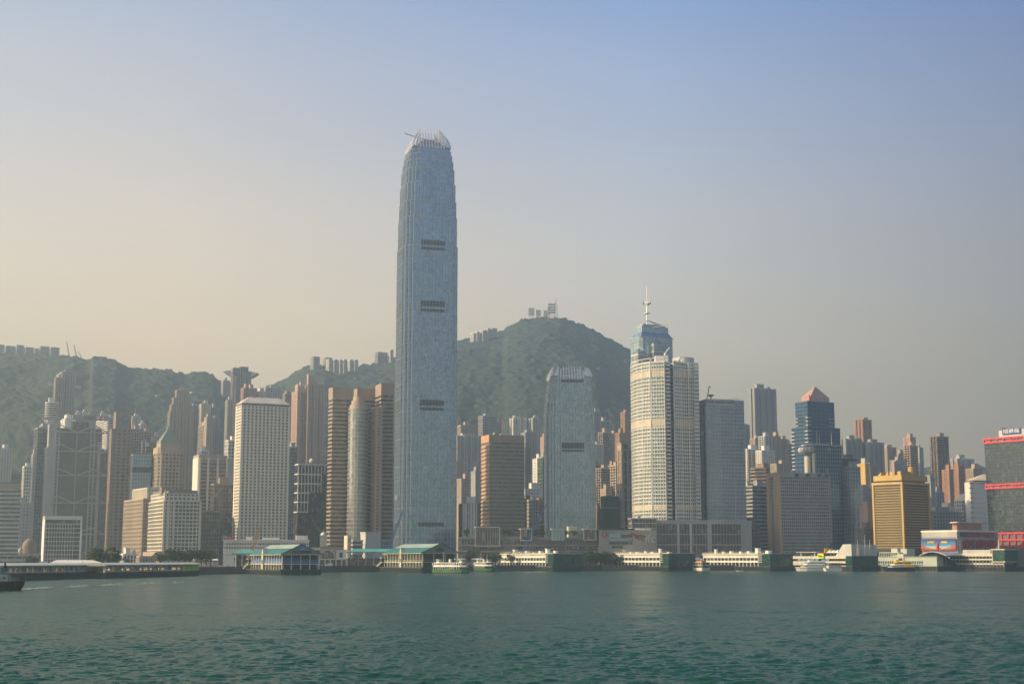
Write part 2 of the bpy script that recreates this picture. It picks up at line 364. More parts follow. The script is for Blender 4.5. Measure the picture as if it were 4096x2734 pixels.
Z += (fbm(Xg / .8, Yg / .6, 4) - .5) * .11 * np.clip(1.4 - Yg / 420, 0, 1) * (.5 + fbm(Xg / 40, Yg / 60, 2))
Z = Z + .10 * np.abs(Z) / .2
edge = np.minimum(1, np.minimum(np.arange(len(U)), len(U) - 1 - np.arange(len(U))) / 6.0)[None, :] * np.minimum(1, np.minimum(np.arange(len(v)), len(v) - 1 - np.arange(len(v))) / 6.0)[:, None]
Z *= edge
G = np.stack([Xg, Yg, Z], -1)
me = grid_mesh('sea', G, M['water'])
# the calm rest of the harbour round the chop, joined to the same sheet
import bmesh
bm = bmesh.new(); bm.from_mesh(me)
A0 = G[0, 0], G[0, -1]; A1 = G[-1, 0], G[-1, -1]
def vv(p): return bm.verts.new((float(p[0]), float(p[1]), 0))
big = 4000
for ps in ([A0[0], A0[1], (big, float(A0[1][1])), (big, -1200), (-big, -1200), (-big, float(A0[0][1]))],
           [A0[0], (-big, float(A0[0][1])), (-big, 2000), A1[0]], [A0[1], A1[1], (big, 2000), (big, float(A0[1][1]))],
           [A1[0], (-big, 2000), (big, 2000), A1[1]]):
    vs = [vv(p) for p in ps]; f = bm.faces.new(vs)
    if f.normal.z < 0: pass
bm.normal_update()
for f in bm.faces:
    if f.normal.z < 0: f.normal_flip()
bm.to_mesh(me); bm.free()
o = bpy.data.objects.new('sea', me); COL.objects.link(o); tag(o, 'choppy green harbour water', kind='structure')

# ---------------------------------------------------------------- haze
mt = bpy.data.materials.new('haze_air'); mt.use_nodes = True; t_ = mt.node_tree; t_.nodes.clear()
out = t_.nodes.new('ShaderNodeOutputMaterial'); pv = t_.nodes.new('ShaderNodeVolumePrincipled')
pv.inputs['Color'].default_value = (.66, .79, .84, 1); pv.inputs['Density'].default_value = .00027; pv.inputs['Anisotropy'].default_value = .75
t_.links.new(pv.outputs[0], out.inputs['Volume'])
mb = MB(); mb.box(-4050, 4050, -1250, 5700, -4.2, 640)
hz = single('haze', mb, mt, 'thin pale morning haze over the harbour', None, kind='stuff')
# ---------------------------------------------------------------- towers
rnd = random.Random(11)
def fit(xl, xm, xr, yt, Y, th, dmin=12, dmax=70):
    """near corner at xm, front face to xr, left face to xl: ground origin, width, depth, height above sea"""
    X, _, Z = at(xm, yt, Y); dz = Z - H; ur = (xr - CX) / F; ul = (xl - CX) / F; A = Y * CP + dz * SP
    w = (ur * A - X) / (cos(th) - ur * sin(th) * CP)
    dn = (-sin(th) - ul * cos(th) * CP)
    d = (ul * A - X) / dn if abs(dn) > 1e-3 else 30
    if xm - xl < 1 or d <= 0: d = max(18, min(w, 35))
    return X, Y, Z, w, max(dmin, min(dmax, d))
def plan(w, d, kind='rect'):
    if kind.startswith('bays'):
        n = int(kind[4:] or 3); p = []; q = min(2.2, w / (n * 3.2))
        seg = w / (2 * n - 1)
        for i in range(n):
            x = 2 * i * seg
            p += [(x, 0), (x + seg, 0)]
            if i < n - 1: p += [(x + seg, q), (x + 2 * seg, q)]
        m = max(2, int(round(n * d / w))); sg = d / (2 * m - 1)
        for i in range(m):
            y = 2 * i * sg
            if i: p += [(w, y)]
            p += [(w, y + sg)]
            if i < m - 1: p += [(w - q, y + sg), (w - q, y + 2 * sg)]
        p += [(0, d)]
        for i in range(m - 1, 0, -1):
            y = 2 * i * sg; p += [(0, y), (q, y), (q, y - sg), (0, y - sg)]
        return p
    if kind.startswith('cham'):
        c = float(kind[4:]); return [(c, 0), (w - c, 0), (w, c), (w, d - c), (w - c, d), (c, d), (0, d - c), (0, c)]
    if kind == 'round':
        return [(w / 2 + w / 2 * cos(a), d / 2 + d / 2 * sin(a)) for a in [2 * pi * i / 20 for i in range(20)]]
    return [(0, 0), (w, 0), (w, d), (0, d)]
def piers(mb, poly, z0, z1, sp, pw, pd, inset=0.0, only=None):
    n = len(poly)
    for i in range(n):
        if only is not None and i not in only: continue
        ax, ay = poly[i]; bx, by = poly[(i + 1) % n]; L_ = math.hypot(bx - ax, by - ay)
        if L_ < sp * .8: continue
        k = max(1, int(round(L_ / sp))); ex, ey = (bx - ax) / L_, (by - ay) / L_; nx, ny = ey, -ex
        for j in range(k + 1):
            t = j * L_ / k; t = min(max(t, pw / 2 + .02 + inset), L_ - pw / 2 - .02 - inset)
            cx, cy = ax + ex * t, ay + ey * t; h = pw / 2
            mb.prism([(cx - ex * h - nx * .1, cy - ey * h - ny * .1), (cx - ex * h + nx * pd, cy - ey * h + ny * pd),
                      (cx + ex * h + nx * pd, cy + ey * h + ny * pd), (cx + ex * h - nx * .1, cy + ey * h - ny * .1)][::-1], z0, z1)
def ccw(p):
    a = sum(p[i - 1][0] * p[i][1] - p[i][0] * p[i - 1][1] for i in range(len(p)))
    return p if a > 0 else p[::-1]
def shaft(T, poly, z0, z1, fh, bh, bd, sp, pw, pd, wm, gm, bands=False, zv=None, wname='facade', gname='window_wall', top=1.2, skip=()):
    """glass core with floor bands and piers standing proud of it"""
    poly = ccw(poly); zv = z0 if zv is None else max(z0, zv)
    n = max(1, int(round((z1 - zv) / fh))); f = (z1 - zv) / n
    mb = MB()
    if zv > z0: mb.prism(offset(poly, bd), z0, zv)
    if bh > 0:
        for i in range(n):
            if i in skip: continue
            mb.prism(offset(poly, bd), zv + i * f + (0.01 if i == 0 else 0), zv + i * f + bh)
    if top: mb.prism(offset(poly, bd + .05), z1 - top * .3, z1 + top)
    if sp: piers(mb, poly, zv, z1 + .3, sp, pw, pd)
    T.part(wname, mb, wm)
    if bands and n <= 95:
        for i in range(n):
            g = MB(); g.prism(poly, zv + i * f + bh - .02, zv + (i + 1) * f + .005, top=False, bot=False); T.part('window_band', g, gm)
        g = MB(); g.prism(offset(poly, -.3), z0, z1); T.part('building_core', g, M['black'])
    else:
        g = MB(); g.prism(poly, z0, z1 + .02); T.part(gname, g, gm)
STY = dict(   # floor height, band height, band proud, pier spacing, pier width, pier proud, wall, glass
    res=(3.1, 1.3, .25, 3.6, 1.5, .40, 'pale', 'g_res'), ribbon=(3.8, 1.9, .5, 0, 0, 0, 'tan', 'g_dark'), grid=(3.8, 1.2, .30, 3.0, .9, .45, 'pale', 'g_dark'),
    curtain=(4.0, .35, .12, 2.8, .22, .25, 'alu', 'g_blue'), vert=(3.8, .6, .15, 2.6, 1.0, .6, 'pale', 'g_dark'), punch=(3.3, 1.8, .30, 3.4, 1.9, .34, 'pale', 'g_dark'),
    balc=(3.1, 1.0, 1.0, 7.0, 1.2, 1.1, 'white', 'g_res'))
def tower(name, label, xl, xm, xr, yt, Y, sty='res', wm=None, gm=None, th=27, pl='rect', cat='building', roof=1, group=None, bands=None, fh=None, zvis=60, bh=None, sp=None, pw=None, dmax=70, top=1.2, rmat=None):
    th = R(th); X, Y, Z, w, d = fit(xl, xm, xr, yt, Y, th, dmax=dmax)
    g0 = min(ground_z(X, Y), ground_z(X + w * cos(th), Y + w * sin(th))) - 2
    T = Thing(name, label, cat, (X, Y, g0), th, group)
    f, b, bd, s, p_w, pd, w_, g_ = STY[sty]
    f = fh or f; b = b if bh is None else bh; s = s if sp is None else sp; p_w = pw or p_w
    wmat = M[wm or w_]; gmat = M[gm or g_]; h = Z - g0
    poly = plan(w, d, pl)
    if bands is None: bands = Y < 1720
    zv = max(0, h - (zvis and 9e9)) if False else 0
    shaft(T, poly, 0, h - top, f, b, bd, s, p_w, pd, wmat, gmat, bands=bands, top=top)
    T.w, T.d, T.h, T.poly, T.th, T.g0 = w, d, h, poly, th, g0
    if roof:
        r = MB(); k = rnd.random(); pw_, pd_ = w * (.3 + .2 * rnd.random()), d * .5
        x0 = w * (.15 + .3 * rnd.random()); y0 = d * .2; hh = 3 + 3 * rnd.random()
        r.box(x0, x0 + pw_, y0, y0 + pd_, h - .1, h + hh); r.box(x0 - .3, x0 + pw_ + .3, y0 - .3, y0 + pd_ + .3, h + hh, h + hh + .4)
        T.part('roof_plant', r, rmat or wmat)
        if roof > 1 or rnd.random() < .6:
            r = MB(); cx = w * (.1 + .75 * rnd.random()); r.box(cx, cx + w * .14, d * .25, d * .5, h - .1, h + 2.2); r.box(cx + .3, cx + w * .1, d * .3, d * .45, h + 2.2, h + 3.4)
            T.part('water_tank', r, M['pale'])
        if rnd.random() < .4:
            r = MB(); r.tube((x0 + 1, y0 + 2, h), (x0 + 1, y0 + 2, h + hh + 9), .22, .1, 5); T.part('antenna', r, M['steel'])
    return T
def text_mesh(body, size, depth=.15, shear=0, spacing=1.0, bold=0.0):
    c = bpy.data.curves.new('letters', 'FONT'); c.body = body; c.size = size; c.extrude = depth; c.shear = shear; c.space_character = spacing; c.offset = bold
    c.align_x = 'CENTER'; c.align_y = 'CENTER'; c.resolution_u = 3
    o = bpy.data.objects.new('letters', c); COL.objects.link(o)
    bpy.context.view_layer.update()
    dg = bpy.context.evaluated_depsgraph_get(); me = bpy.data.meshes.new_from_object(o.evaluated_get(dg))
    bpy.data.objects.remove(o); return me
def letters(T, body, cx, cy, cz, size, mat, face='front', width=None, name='lettering', parent=None, spacing=1.0, bold=0.0):
    """raised lettering on the front (y=cy) or left (x=cx) face of a thing"""
    me = text_mesh(body, size, spacing=spacing, bold=bold); me.materials.clear(); me.materials.append(mat)
    o = bpy.data.objects.new(name, me); COL.objects.link(o); o.parent = parent or T.o; o.location = (cx, cy, cz)
    o.rotation_euler = (R(90), 0, 0) if face == 'front' else (R(90), 0, R(-90))
    if width:
        xs = [v.co.x for v in me.vertices]; k = width / (max(xs) - min(xs))
        for v_ in me.vertices: v_.co.x *= k
    return o
# ---------------------------------------------------------------- the crowd of towers, back to front
B = 'apartment_tower'; O = 'office_tower'
RIDGEH = 'apartment blocks along the skyline ridge'
def ridge_block(label, xl, xm, xr, yt, Y, wm='pale', sty='grid', **k):
    return tower('ridge_apartment', label, xl, xm, xr, yt, Y, sty, wm, th=35, cat='apartment block', group=RIDGEH, bands=False, roof=0, **k)
for a in [('grey block at the very left end of the ridge', -14, -8, 18, 1376, 2830), ('low wide block second from the left on the ridge', 18, 24, 60, 1381, 2850),
    ('taller block with a stepped roof third along the left ridge', 64, 68, 96, 1378, 2850), ('small dark block fourth along the left ridge', 100, 104, 135, 1387, 2850),
    ('lowest cream block fifth along the left ridge', 137, 139, 155, 1392, 2850), ('flat topped wide block sixth along the left ridge', 156, 162, 198, 1383, 2850),
    ('last block of the left ridge row beside the cranes', 199, 204, 238, 1387, 2850),
    ('lone grey round shouldered tower on the hill above pink towers', 1247, 1254, 1279, 1424, 2830),
    ('grey block behind white villas on the middle ridge', 1297, 1302, 1328, 1428, 2850),
    ('first white villa block left on the middle ridge', 1309, 1316, 1328, 1434, 2800, 'white'), ('second white villa block on the middle ridge', 1328, 1337, 1350, 1436, 2800, 'white'),
    ('third white villa block on the middle ridge', 1350, 1360, 1367, 1436, 2800, 'white'), ('fourth white villa block on the middle ridge', 1367, 1376, 1389, 1436, 2800, 'white'),
    ('fifth smaller white villa block on the middle ridge', 1391, 1400, 1412, 1436, 2850, 'white'), ('sixth white villa block on the middle ridge', 1413, 1420, 1432, 1438, 2850, 'white'),
    ('dark blue topped block left of the tallest tower on the ridge', 1505, 1512, 1557, 1406, 2950, 'grey'), ('pale narrow block right beside the dark topped ridge block', 1558, 1562, 1573, 1398, 2950, 'white'),
    ('white house pair on the ridge just right of the tallest tower', 1887, 1894, 1903, 1330, 3050, 'white'), ('second white house on the slope left of the peak', 1904, 1908, 1918, 1326, 3050, 'white'),
    ('stepped cream house on the slope left of the peak', 1926, 1932, 1948, 1320, 3050, 'cream'), ('tall cream house on the slope left of the peak', 1946, 1952, 1966, 1312, 3060, 'cream'),
    ('highest yellow house on the slope left of the peak', 1967, 1970, 1988, 1311, 3070, 'cream')]:
    ridge_block(a[0], *a[1:6], wm=a[6] if len(a) > 6 else 'pale')
tower('hillside_block', 'white slab block alone on the left wooded slope', 25, 34, 107, 1517, 2550, 'grid', 'pale', cat='apartment block', th=12, bands=False)
tower('hillside_block', 'white slab block half hidden behind the tall left tower', 156, 163, 323, 1538, 2500, 'grid', 'pale', cat='apartment block', th=12, bands=False, dmax=20)
tower('hillside_house', 'long white house with terraces below the summit', 2106, 2111, 2140, 1386, 2950, 'grid', 'white', cat='house', th=12, bands=False, roof=0, dmax=20)
tower('hillside_house', 'small white wing beside the long house below the summit', 2132, 2137, 2158, 1382, 2960, 'grid', 'white', cat='house', th=12, bands=False, roof=0, dmax=16)
T = [
 # left
 (B,'square grey apartment tower at the left picture edge',-20,-5,50,1790,2050,'res','pale'),
 (B,'tall slim grey tower with a lit plant room on the left slope',224,250,302,1484,2080,'res','grey'),
 (B,'pale ribbed wing stuck to the left of the slim grey tower',222,224,252,1508,2060,'vert','tan'),
 (B,'drum shaped tower with white balconies left of the bank',181,186,236,1606,1950,'balc','white','g_res','round'),
 (B,'low pale shoulder block under the drum shaped tower',172,178,236,1690,1900,'res','pale'),
 (O,'dark glass slab with a pink lit left edge beside the bank',137,152,200,1708,1760,'curtain','grey','g_dark'),
 (B,'white gridded apartment strip lit by the sun at left',91,98,127,1862,1600,'grid','white'),
 (B,'plain grey block behind the white gridded strip',126,134,146,1815,1650,'res','grey'),
 (O,'dim ribbed block behind the domed courthouse',60,78,132,2010,1480,'punch','grey'),
 (B,'white windowless block behind the trussed bank tower',243,262,302,1670,1850,'punch','white'),
 (B,'white tower with stacked balconies right of the trussed bank',388,432,456,1666,1820,'balc','white'),
 (B,'pale block between the logo tower and the hill',524,530,562,1662,1980,'res','pale'),
 (B,'short pale block with white roof tanks right of the logo tower',558,563,586,1692,1960,'res','pale'),
 (B,'wide pinkish block behind the dark glass cube',523,528,577,1713,1900,'grid','pink'),
 (B,'second pinkish block stepping down to the right',572,577,606,1722,1920,'grid','pink'),
 (B,'far small blocks with lit roof under the left hill',600,606,650,1742,2100,'res','pale'),
 (B,'twin roofed cream apartment tower behind the green pyramid',762,766,812,1622,2100,'res','pale'),
 (B,'cream apartment tower with a tall roof house',800,806,843,1614,2080,'res','cream'),
 (B,'grey rear wing of the cream apartment tower',838,842,879,1627,2120,'res','grey'),
 (B,'apricot tower with corner balconies left of the pale disc tower',797,825,832,1694,1900,'balc','tan'),
 (B,'apricot slab with small square windows',823,828,853,1666,1880,'punch','tan'),
 (B,'brown slab stuck behind the apricot slab',848,851,880,1672,1930,'res','grey'),
 (O,'small white gridded block below the apricot slab',790,806,836,1800,1640,'grid','white'),
 (B,'dim tall tower left of the dark twin mast tower',905,911,934,1598,2050,'res','grey'),
 (O,'white gridded block behind the porthole tower',906,914,950,1758,1560,'grid','white'),
 (B,'pink tower with sloping fins above the porthole tower',966,975,996,1549,2000,'vert','pink'),
 (B,'second pink tower with a raked roof above the porthole tower',988,997,1027,1550,2010,'res','pink'),
 (B,'tall cream block behind the pink raked towers',1012,1034,1062,1563,2020,'res','cream'),
 (B,'wide grey tower with roof columns above the porthole roof',1048,1062,1130,1547,2080,'res','pale'),
 (B,'dim block right of the wide grey columned tower',1128,1150,1170,1570,2100,'res','tan'),
 (O,'dark green glass slab tucked behind the porthole tower',1150,1156,1190,1785,1640,'curtain','grey','g_dark'),
 # right of tallest tower
 (B,'long brown slab high behind right of the tallest tower',1836,1843,1912,1698,2200,'res','tan'),
 (B,'dense grey apartment wall beside the tallest tower',1822,1829,1924,1740,1980,'res','pale',None,'bays4'),
 (B,'tall grey apartment tower with one orange edge',1914,1931,1988,1661,2150,'grid','grey'),
 (B,'narrow grey tower right of the orange edged tower',1985,1988,2002,1681,2180,'res','pale'),
 (B,'cream tower with a lit fin above the brown banded bank',2002,2010,2028,1691,2160,'res','cream'),
 (B,'twin white striped tower between the bank and the smaller tapered tower',2049,2053,2104,1670,2150,'res','white',None,'bays3'),
 (B,'dim middle tower behind the white striped pair',2100,2104,2132,1682,2220,'res','grey'),
 (B,'tall white striped tower nearest the smaller tapered tower',2126,2131,2164,1670,2150,'res','pale',None,'bays2'),
 (B,'dark grey block behind the brown banded bank',2095,2101,2146,1728,1950,'res','grey'),
 (B,'dim brown block below the dark grey block',2090,2100,2122,1788,1850,'res','dgrey'),
 (B,'pink slab edge behind the smaller tapered tower',2175,2178,2192,1745,2050,'punch','pink'),
 (B,'slim pale slab with a sunlit balcony edge',2138,2150,2170,1832,1720,'punch','white'),
 (O,'dark green glass slab left of the smaller tapered tower',2164,2169,2192,1826,1660,'curtain','grey','g_green'),
 (O,'white block with a round emblem wall below the slim pale slab',2096,2100,2166,1952,1600,'punch','white'),
 (O,'dark glass block with white tiled strip beside the brown bank',2094,2098,2134,1993,1500,'curtain','dgrey','g_dark'),
 (O,'pale tiled strip tower standing in front of the dark block',2128,2131,2152,1996,1480,'grid','pale'),
 (O,'rust red block left of the smaller tapered tower foot',2150,2154,2182,2004,1550,'punch','rust'),
 (O,'low brown block at the foot of the rust red block',2158,2163,2188,2080,1440,'ribbon','brown'),
 (B,'thin brown tower hard against the tallest tower',1822,1826,1843,1840,1760,'res','tan'),
 (O,'old stone tower with small paired windows and stepped top',1840,1846,1890,1912,1700,'punch','tan'),
 (O,'windowless grey slab left of the brown banded bank',1898,1902,1930,1882,1600,'none','grey'),
 (O,'dark narrow block behind the white pillared office',1884,1890,1920,2010,1500,'vert','dgrey'),
 # right of smaller tapered tower
 (B,'grey apartment tower just right of the smaller tapered tower',2366,2376,2404,1646,2180,'res','grey'),
 (B,'white balcony block right of the smaller tapered tower',2398,2404,2440,1682,2200,'balc','pale'),
 (B,'greenish tower with a rounded top band',2404,2410,2444,1727,2020,'res','tan',None,'bays3'),
 (B,'brown tower joined right of the greenish rounded tower',2440,2446,2482,1731,2030,'res','tan',None,'bays3'),
 (B,'square pale block with rows of small windows behind',2372,2378,2414,1776,1900,'punch','pale'),
 (B,'orange and white tower near the tall mast building',2485,2499,2520,1646,2120,'res','rust'),
 (B,'red brown block with a roof frame under the orange tower',2470,2478,2500,1729,1980,'res','rust'),
 (B,'dim brown block right of the pale square block',2376,2381,2404,1860,1760,'res','brown'),
 (B,'brown tower with pale corners behind the green netting',2398,2404,2444,1870,1720,'res','tan',None,'bays3'),
 (B,'brown slab behind the pale stair tower',2438,2444,2472,1858,1740,'res','brown'),
 (B,'small pale low block above the green netting',2420,2424,2448,1952,1620,'punch','tan'),
 (B,'pale staircase tower with an orange foot',2458,2466,2480,1858,1620,'balc','tan'),
 (O,'low dark block left of the green netted building',2383,2388,2414,2030,1500,'res','brown'),
 # right part
 (B,'tall slim blue grey apartment tower standing alone',3003,3017,3104,1550,2060,'res','grey','g_teal','bays4'),
 (B,'small glass balconied tower at the foot of the slim tower',3048,3058,3088,1742,1950,'balc','pale','g_teal'),
 (B,'dim plinth block behind the small glass balconied tower',3010,3020,3052,1752,2000,'res','tan'),
 (B,'white apartment block with stepped roof at the hotel edge',2978,2988,3038,1794,1850,'balc','white'),
 (B,'white apartment block with a broad roof house',3038,3046,3098,1799,1830,'res','white'),
 (B,'beige tower with a yellow lit roof house',3088,3098,3122,1742,1960,'res','tan'),
 (B,'beige tower joined right of the yellow roofed tower',3116,3124,3152,1754,1970,'res','tan'),
 (B,'grey low tower before the blue pyramid tower',3148,3152,3172,1772,1990,'ribbon','grey'),
 (B,'hazy brown roofs crowding below the beige towers',3096,3106,3178,1852,1800,'res','tan'),
 (O,'brown rounded office with dark curved ribbon windows',2984,3040,3096,1868,1560,'ribbon','brown','g_dark','cham8'),
 (O,'dark banded office right behind the hotel',3000,3010,3082,1940,1450,'ribbon','grey','g_dark'),
 (O,'yellow lit box roof building beside the hotel edge',2972,2990,3009,1936,1480,'punch','cream'),
 (O,'low dim block at the hotel foot',2978,2990,3040,2096,1340,'punch','dgrey'),
 (B,'red brown tower with flared cornice above the green glass towers',3418,3450,3485,1676,2150,'res','rust',None,'bays3'),
 (B,'green glass apartment tower right of the blue tower',3362,3382,3448,1753,1950,'res','grey','g_teal','bays4'),
 (B,'second green glass apartment tower with a tall roof house',3448,3470,3535,1766,1960,'res','grey','g_teal','bays4'),
 (B,'beige stepped tower in shade behind the gold building',3528,3548,3584,1786,2050,'res','tan','g_res','bays3'),
 (B,'long shaded grey tower right of the beige stepped tower',3578,3594,3622,1812,2080,'res','tan'),
 (B,'pink tower behind the punched pink tower',3613,3640,3662,1746,2020,'res','pink'),
 (B,'pink tower with bold square black windows',3616,3640,3670,1778,1960,'punch','pink',None,'bays3'),
 (B,'pale narrow tower right of the pink towers',3664,3676,3692,1788,1990,'res','pale'),
 (B,'dim green block left of the pink towers',3570,3584,3618,1838,1900,'res','grey','g_teal'),
 (O,'dark office with a red starburst sign on top',3340,3364,3428,1838,1500,'vert','dgrey','g_dark'),
 (O,'grey blue slab beside the red starburst sign building',3392,3398,3440,1864,1430,'grid','grey','g_teal'),
 (O,'building with a blazing yellow lit side wall',3436,3460,3478,1852,1480,'none','cream'),
 (O,'grey block with small windows right of the yellow lit wall',3472,3480,3520,1862,1500,'punch','grey'),
 (O,'old grey block with a cross braced gable',3436,3452,3492,1952,1380,'punch','grey'),
 (O,'pink walled low tower lit in its upper half',3452,3470,3486,2020,1350,'none','pink'),
 (O,'dark foot block left of the gold building',3436,3455,3500,2110,1330,'punch','dgrey'),
 (B,'brown tower with pale corner windows and a turret',3718,3747,3793,1743,1900,'res','brown','g_res','bays4'),
 (B,'orange brick tower with dark paired windows',3772,3796,3812,1876,1760,'punch','rust'),
 (B,'taller orange brick slab joined to the paired window tower',3806,3833,3858,1861,1780,'punch','rust'),
 (B,'pale green twin roofed tower on the right skyline',3816,3828,3895,1832,1980,'res','pale','g_teal','bays3'),
 (B,'low rust block right of the orange brick slab',3854,3862,3892,1884,1880,'punch','rust'),
 (B,'grey brown tower by the far right hill',3882,3892,3930,1872,1850,'res','tan'),
 (B,'small cream block hard against the red trussed building',3915,3925,3946,1888,1900,'punch','cream'),
 (O,'plain grey slab right behind the gold building',3706,3722,3740,1914,1500,'none','grey'),
 (B,'thin grey tower behind the plain grey slab',3738,3745,3776,1966,1560,'res','grey'),
 (O,'white framed block with large dark square bays',3818,3870,3886,1994,1420,'grid','white'),
 (O,'dark block with scattered windows beside the white framed block',3868,3888,3958,2002,1400,'punch','dgrey'),
 (O,'cream topped block behind the billboard building',3740,3791,3818,2024,1380,'none','cream'),
 (O,'grey office with yellow striped corner behind the billboard building',3700,3722,3846,2042,1350,'punch','grey'),
]
STY['none'] = (60, 0, .2, 0, 0, 0, 'grey', 'g_dark')
for t in T:
    nm, lb, xl, xm, xr, yt, Y, st, wm = t[:9]; gm = t[9] if len(t) > 9 else None; pl = t[10] if len(t) > 10 else 'rect'
    if st == 'none':
        tower(nm, lb, xl, xm, xr, yt, Y, 'grid', wm, wm, bands=False, sp=0, bh=.0, cat='building')
    else:
        tower(nm, lb, xl, xm, xr, yt, Y, st, wm, gm, pl=pl, cat='apartment tower' if nm == B else 'office building', rmat=M[wm])
# ---------------------------------------------------------------- landmark buildings
class Hero(Thing):
    def __init__(s, name, label, xl, xm, xr, yt, Y, th=27, cat='office building', dmax=80, dmin=12, group=None):
        th = R(th); X, Y, Z, w, d = fit(xl, xm, xr, yt, Y, th, dmax=dmax, dmin=dmin)
        g0 = min(ground_z(X, Y), ground_z(X + w * cos(th), Y + w * sin(th))) - .5
        super().__init__(name, label, cat, (X, Y, g0), th, group)
        s.X, s.Y, s.g0, s.th, s.w, s.d, s.h = X, Y, g0, th, w, d, Z - g0
        s.rect = [(0, 0), (w, 0), (w, d), (0, d)]
    def _hit(s, px, py, nx, ny):
        u = (px - CX) / F; w = (CY - py) / F; d = (u, CP - w * SP, SP + w * CP)
        t = (s.X * nx + s.Y * ny) / (d[0] * nx + d[1] * ny)
        return t * d[0] - s.X, t * d[1] - s.Y, H + t * d[2] - s.g0
    def fx(s, px, py):                       # point on the front face: local x, z
        x, y, z = s._hit(px, py, sin(s.th), -cos(s.th)); return x * cos(s.th) + y * sin(s.th), z
    def lx(s, px, py):                       # point on the left face: local y, z
        x, y, z = s._hit(px, py, -cos(s.th), -sin(s.th)); return -x * sin(s.th) + y * cos(s.th), z
    def zz(s, py, px=None): return s.fx(px if px is not None else proj(s.X, s.Y, s.g0 + s.h)[0], py)[1]
    def rct(s, mb, x0, x1, y0, y1, out=.4, back=.3):   # raised panel on the front face between picture positions
        xc, yc = (x0 + x1) / 2, (y0 + y1) / 2
        a = s.fx(x0, yc)[0]; b = s.fx(x1, yc)[0]; z1 = s.fx(xc, y0)[1]; z0 = s.fx(xc, y1)[1]
        mb.box(a, b, -out, back, z0, z1); return a, b, z0, z1
def rectp(x0, x1, y0, y1): return [(x0, y0), (x1, y0), (x1, y1), (x0, y1)]

# ---- the two tapered harbour towers
def notched(a, c, b, e):
    q = [(b, -a - e), (b, -a), (a - c, -a), (a - c, -a + c * .5), (a - c * .5, -a + c * .5), (a - c * .5, -a + c), (a, -a + c), (a, -b), (a + e, -b)]
    p = []
    for k in range(4):
        cs, sn = round(cos(k * pi / 2)), round(sin(k * pi / 2)); p += [(x * cs - y * sn, x * sn + y * cs) for x, y in q]
    return p
def crown_tower(name, label, px, Y, th, tiers, ybase, b, ycrown, yroof, louvres, msp, fins, band_f, gm, LEAN=3.2, CONV=.25):
    X = at(px, (tiers[0][1] + ybase) / 2, Y)[0]; g0 = 3.8
    T = Thing(name, label, 'skyscraper', (X, Y, g0), R(th)); z0 = 0
    for k, (a, ytop, c) in enumerate(tiers):
        z1 = zat(ytop, Y - a, px) - g0; poly = notched(a, c, b, 1.1)
        n = max(1, int(round((z1 - z0) / band_f))); f = (z1 - z0) / n
        g = MB(); g.prism(poly, z0, z1); T.part('curtain_wall', g, M[gm])
        m = MB(); big = offset(poly, .16)
        for i in range(n): m.prism(big, z0 + i * f + .02, z0 + i * f + .26)
        for i in range(0, n, 1 if band_f > 7 else 3): m.prism(offset(poly, .26), z0 + i * f + 1.1, z0 + i * f + 1.45)
        m.prism(offset(poly, .2), z1 - .35, z1 + .25)
        piers(m, poly, z0, z1 + 1.2, msp, .30, .40)
        T.part('mullion_grid', m, M['facade_metal']); z0 = z1
    # roof machinery and crown blades
    a, _, c = tiers[-1]; zr = zat(yroof, Y - a, px) - g0; zt = zat(ycrown, Y - a, px) - g0; zb = z0
    m = MB(); m.box(-b + 2, b - 2, -b + 2, b - 2, zb - .2, zb + (zr - zb) * .9); m.box(-b * .5, b * .4, -b * .5, b * .5, zb + .5, zb + (zt - zb) * .45); T.part('roof_plant', m, M['roofc'])
    def blade(off, w, side, lo, hi, lean, tp=.45, conv=0.):
        m = MB(); K = 7; cs, sn = round(cos(side * pi / 2)), round(sin(side * pi / 2)); prev = None
        for i in range(K + 1):
            t = i / K; of = off * (1 - conv * t ** 1.6); r = (a + 1.2) - lean * t ** 1.9; th_ = 1.5 * (1 - t) + .35; z = lo + (hi - lo) * t; ww = w * (1 - tp * t)
            q = [(of - ww / 2, -r - th_ / 2), (of + ww / 2, -r - th_ / 2), (of + ww / 2, -r + th_ / 2), (of - ww / 2, -r + th_ / 2)]
            q = [(x * cs - y * sn, x * sn + y * cs, z) for x, y in q]; n = len(m.v); m.v += q
            if i:
                for j in range(4): m.f.append((n - 4 + j, n - 4 + (j + 1) % 4, n + (j + 1) % 4, n + j))
            else: m.f.append((n + 3, n + 2, n + 1, n))
        m.f.append((n, n + 1, n + 2, n + 3)); T.part('crown_fin', m, M['silver'])
    for side in range(4):
        for i in range(fins):
            off = -b * .93 + 2 * b * .93 * i / (fins - 1)
            blade(off, 1.25, side, zb - 3, zt - (3.5 if i in (0, fins - 1) else 0), LEAN, .45, CONV * .12)
        for sx in (-1, 1):
            blade(sx * (b + (a - b) * .55), (a - b) * .62, side, zb - (zt - zb) * .1, zt - (zt - zb) * .08, LEAN, .8, CONV)
    for y0, y1, x0, x1 in louvres:
        m = MB(); e = tiers[0][0]
        for (lv_a, ly, lc) in tiers:
            if ly < y0: e = lv_a; break
        e = [t for t in tiers if t[1] < y0][0][0] if any(t[1] < y0 for t in tiers) else tiers[-1][0]
        za, zc = zat(y1, Y - e, px) - g0, zat(y0, Y - e, px) - g0
        for s4 in (0, 3):
            m = MB(); cs, sn = round(cos(s4 * pi / 2)), round(sin(s4 * pi / 2))
            q = [(x0, -e - 1.38), (x1, -e - 1.38), (x1, -e - .9), (x0, -e - .9)]
            m.prism([(x * cs - y * sn, x * sn + y * cs) for x, y in q], za, zc)
            T.part('louvre_band', m, M['black'])
    return T, zb, zt
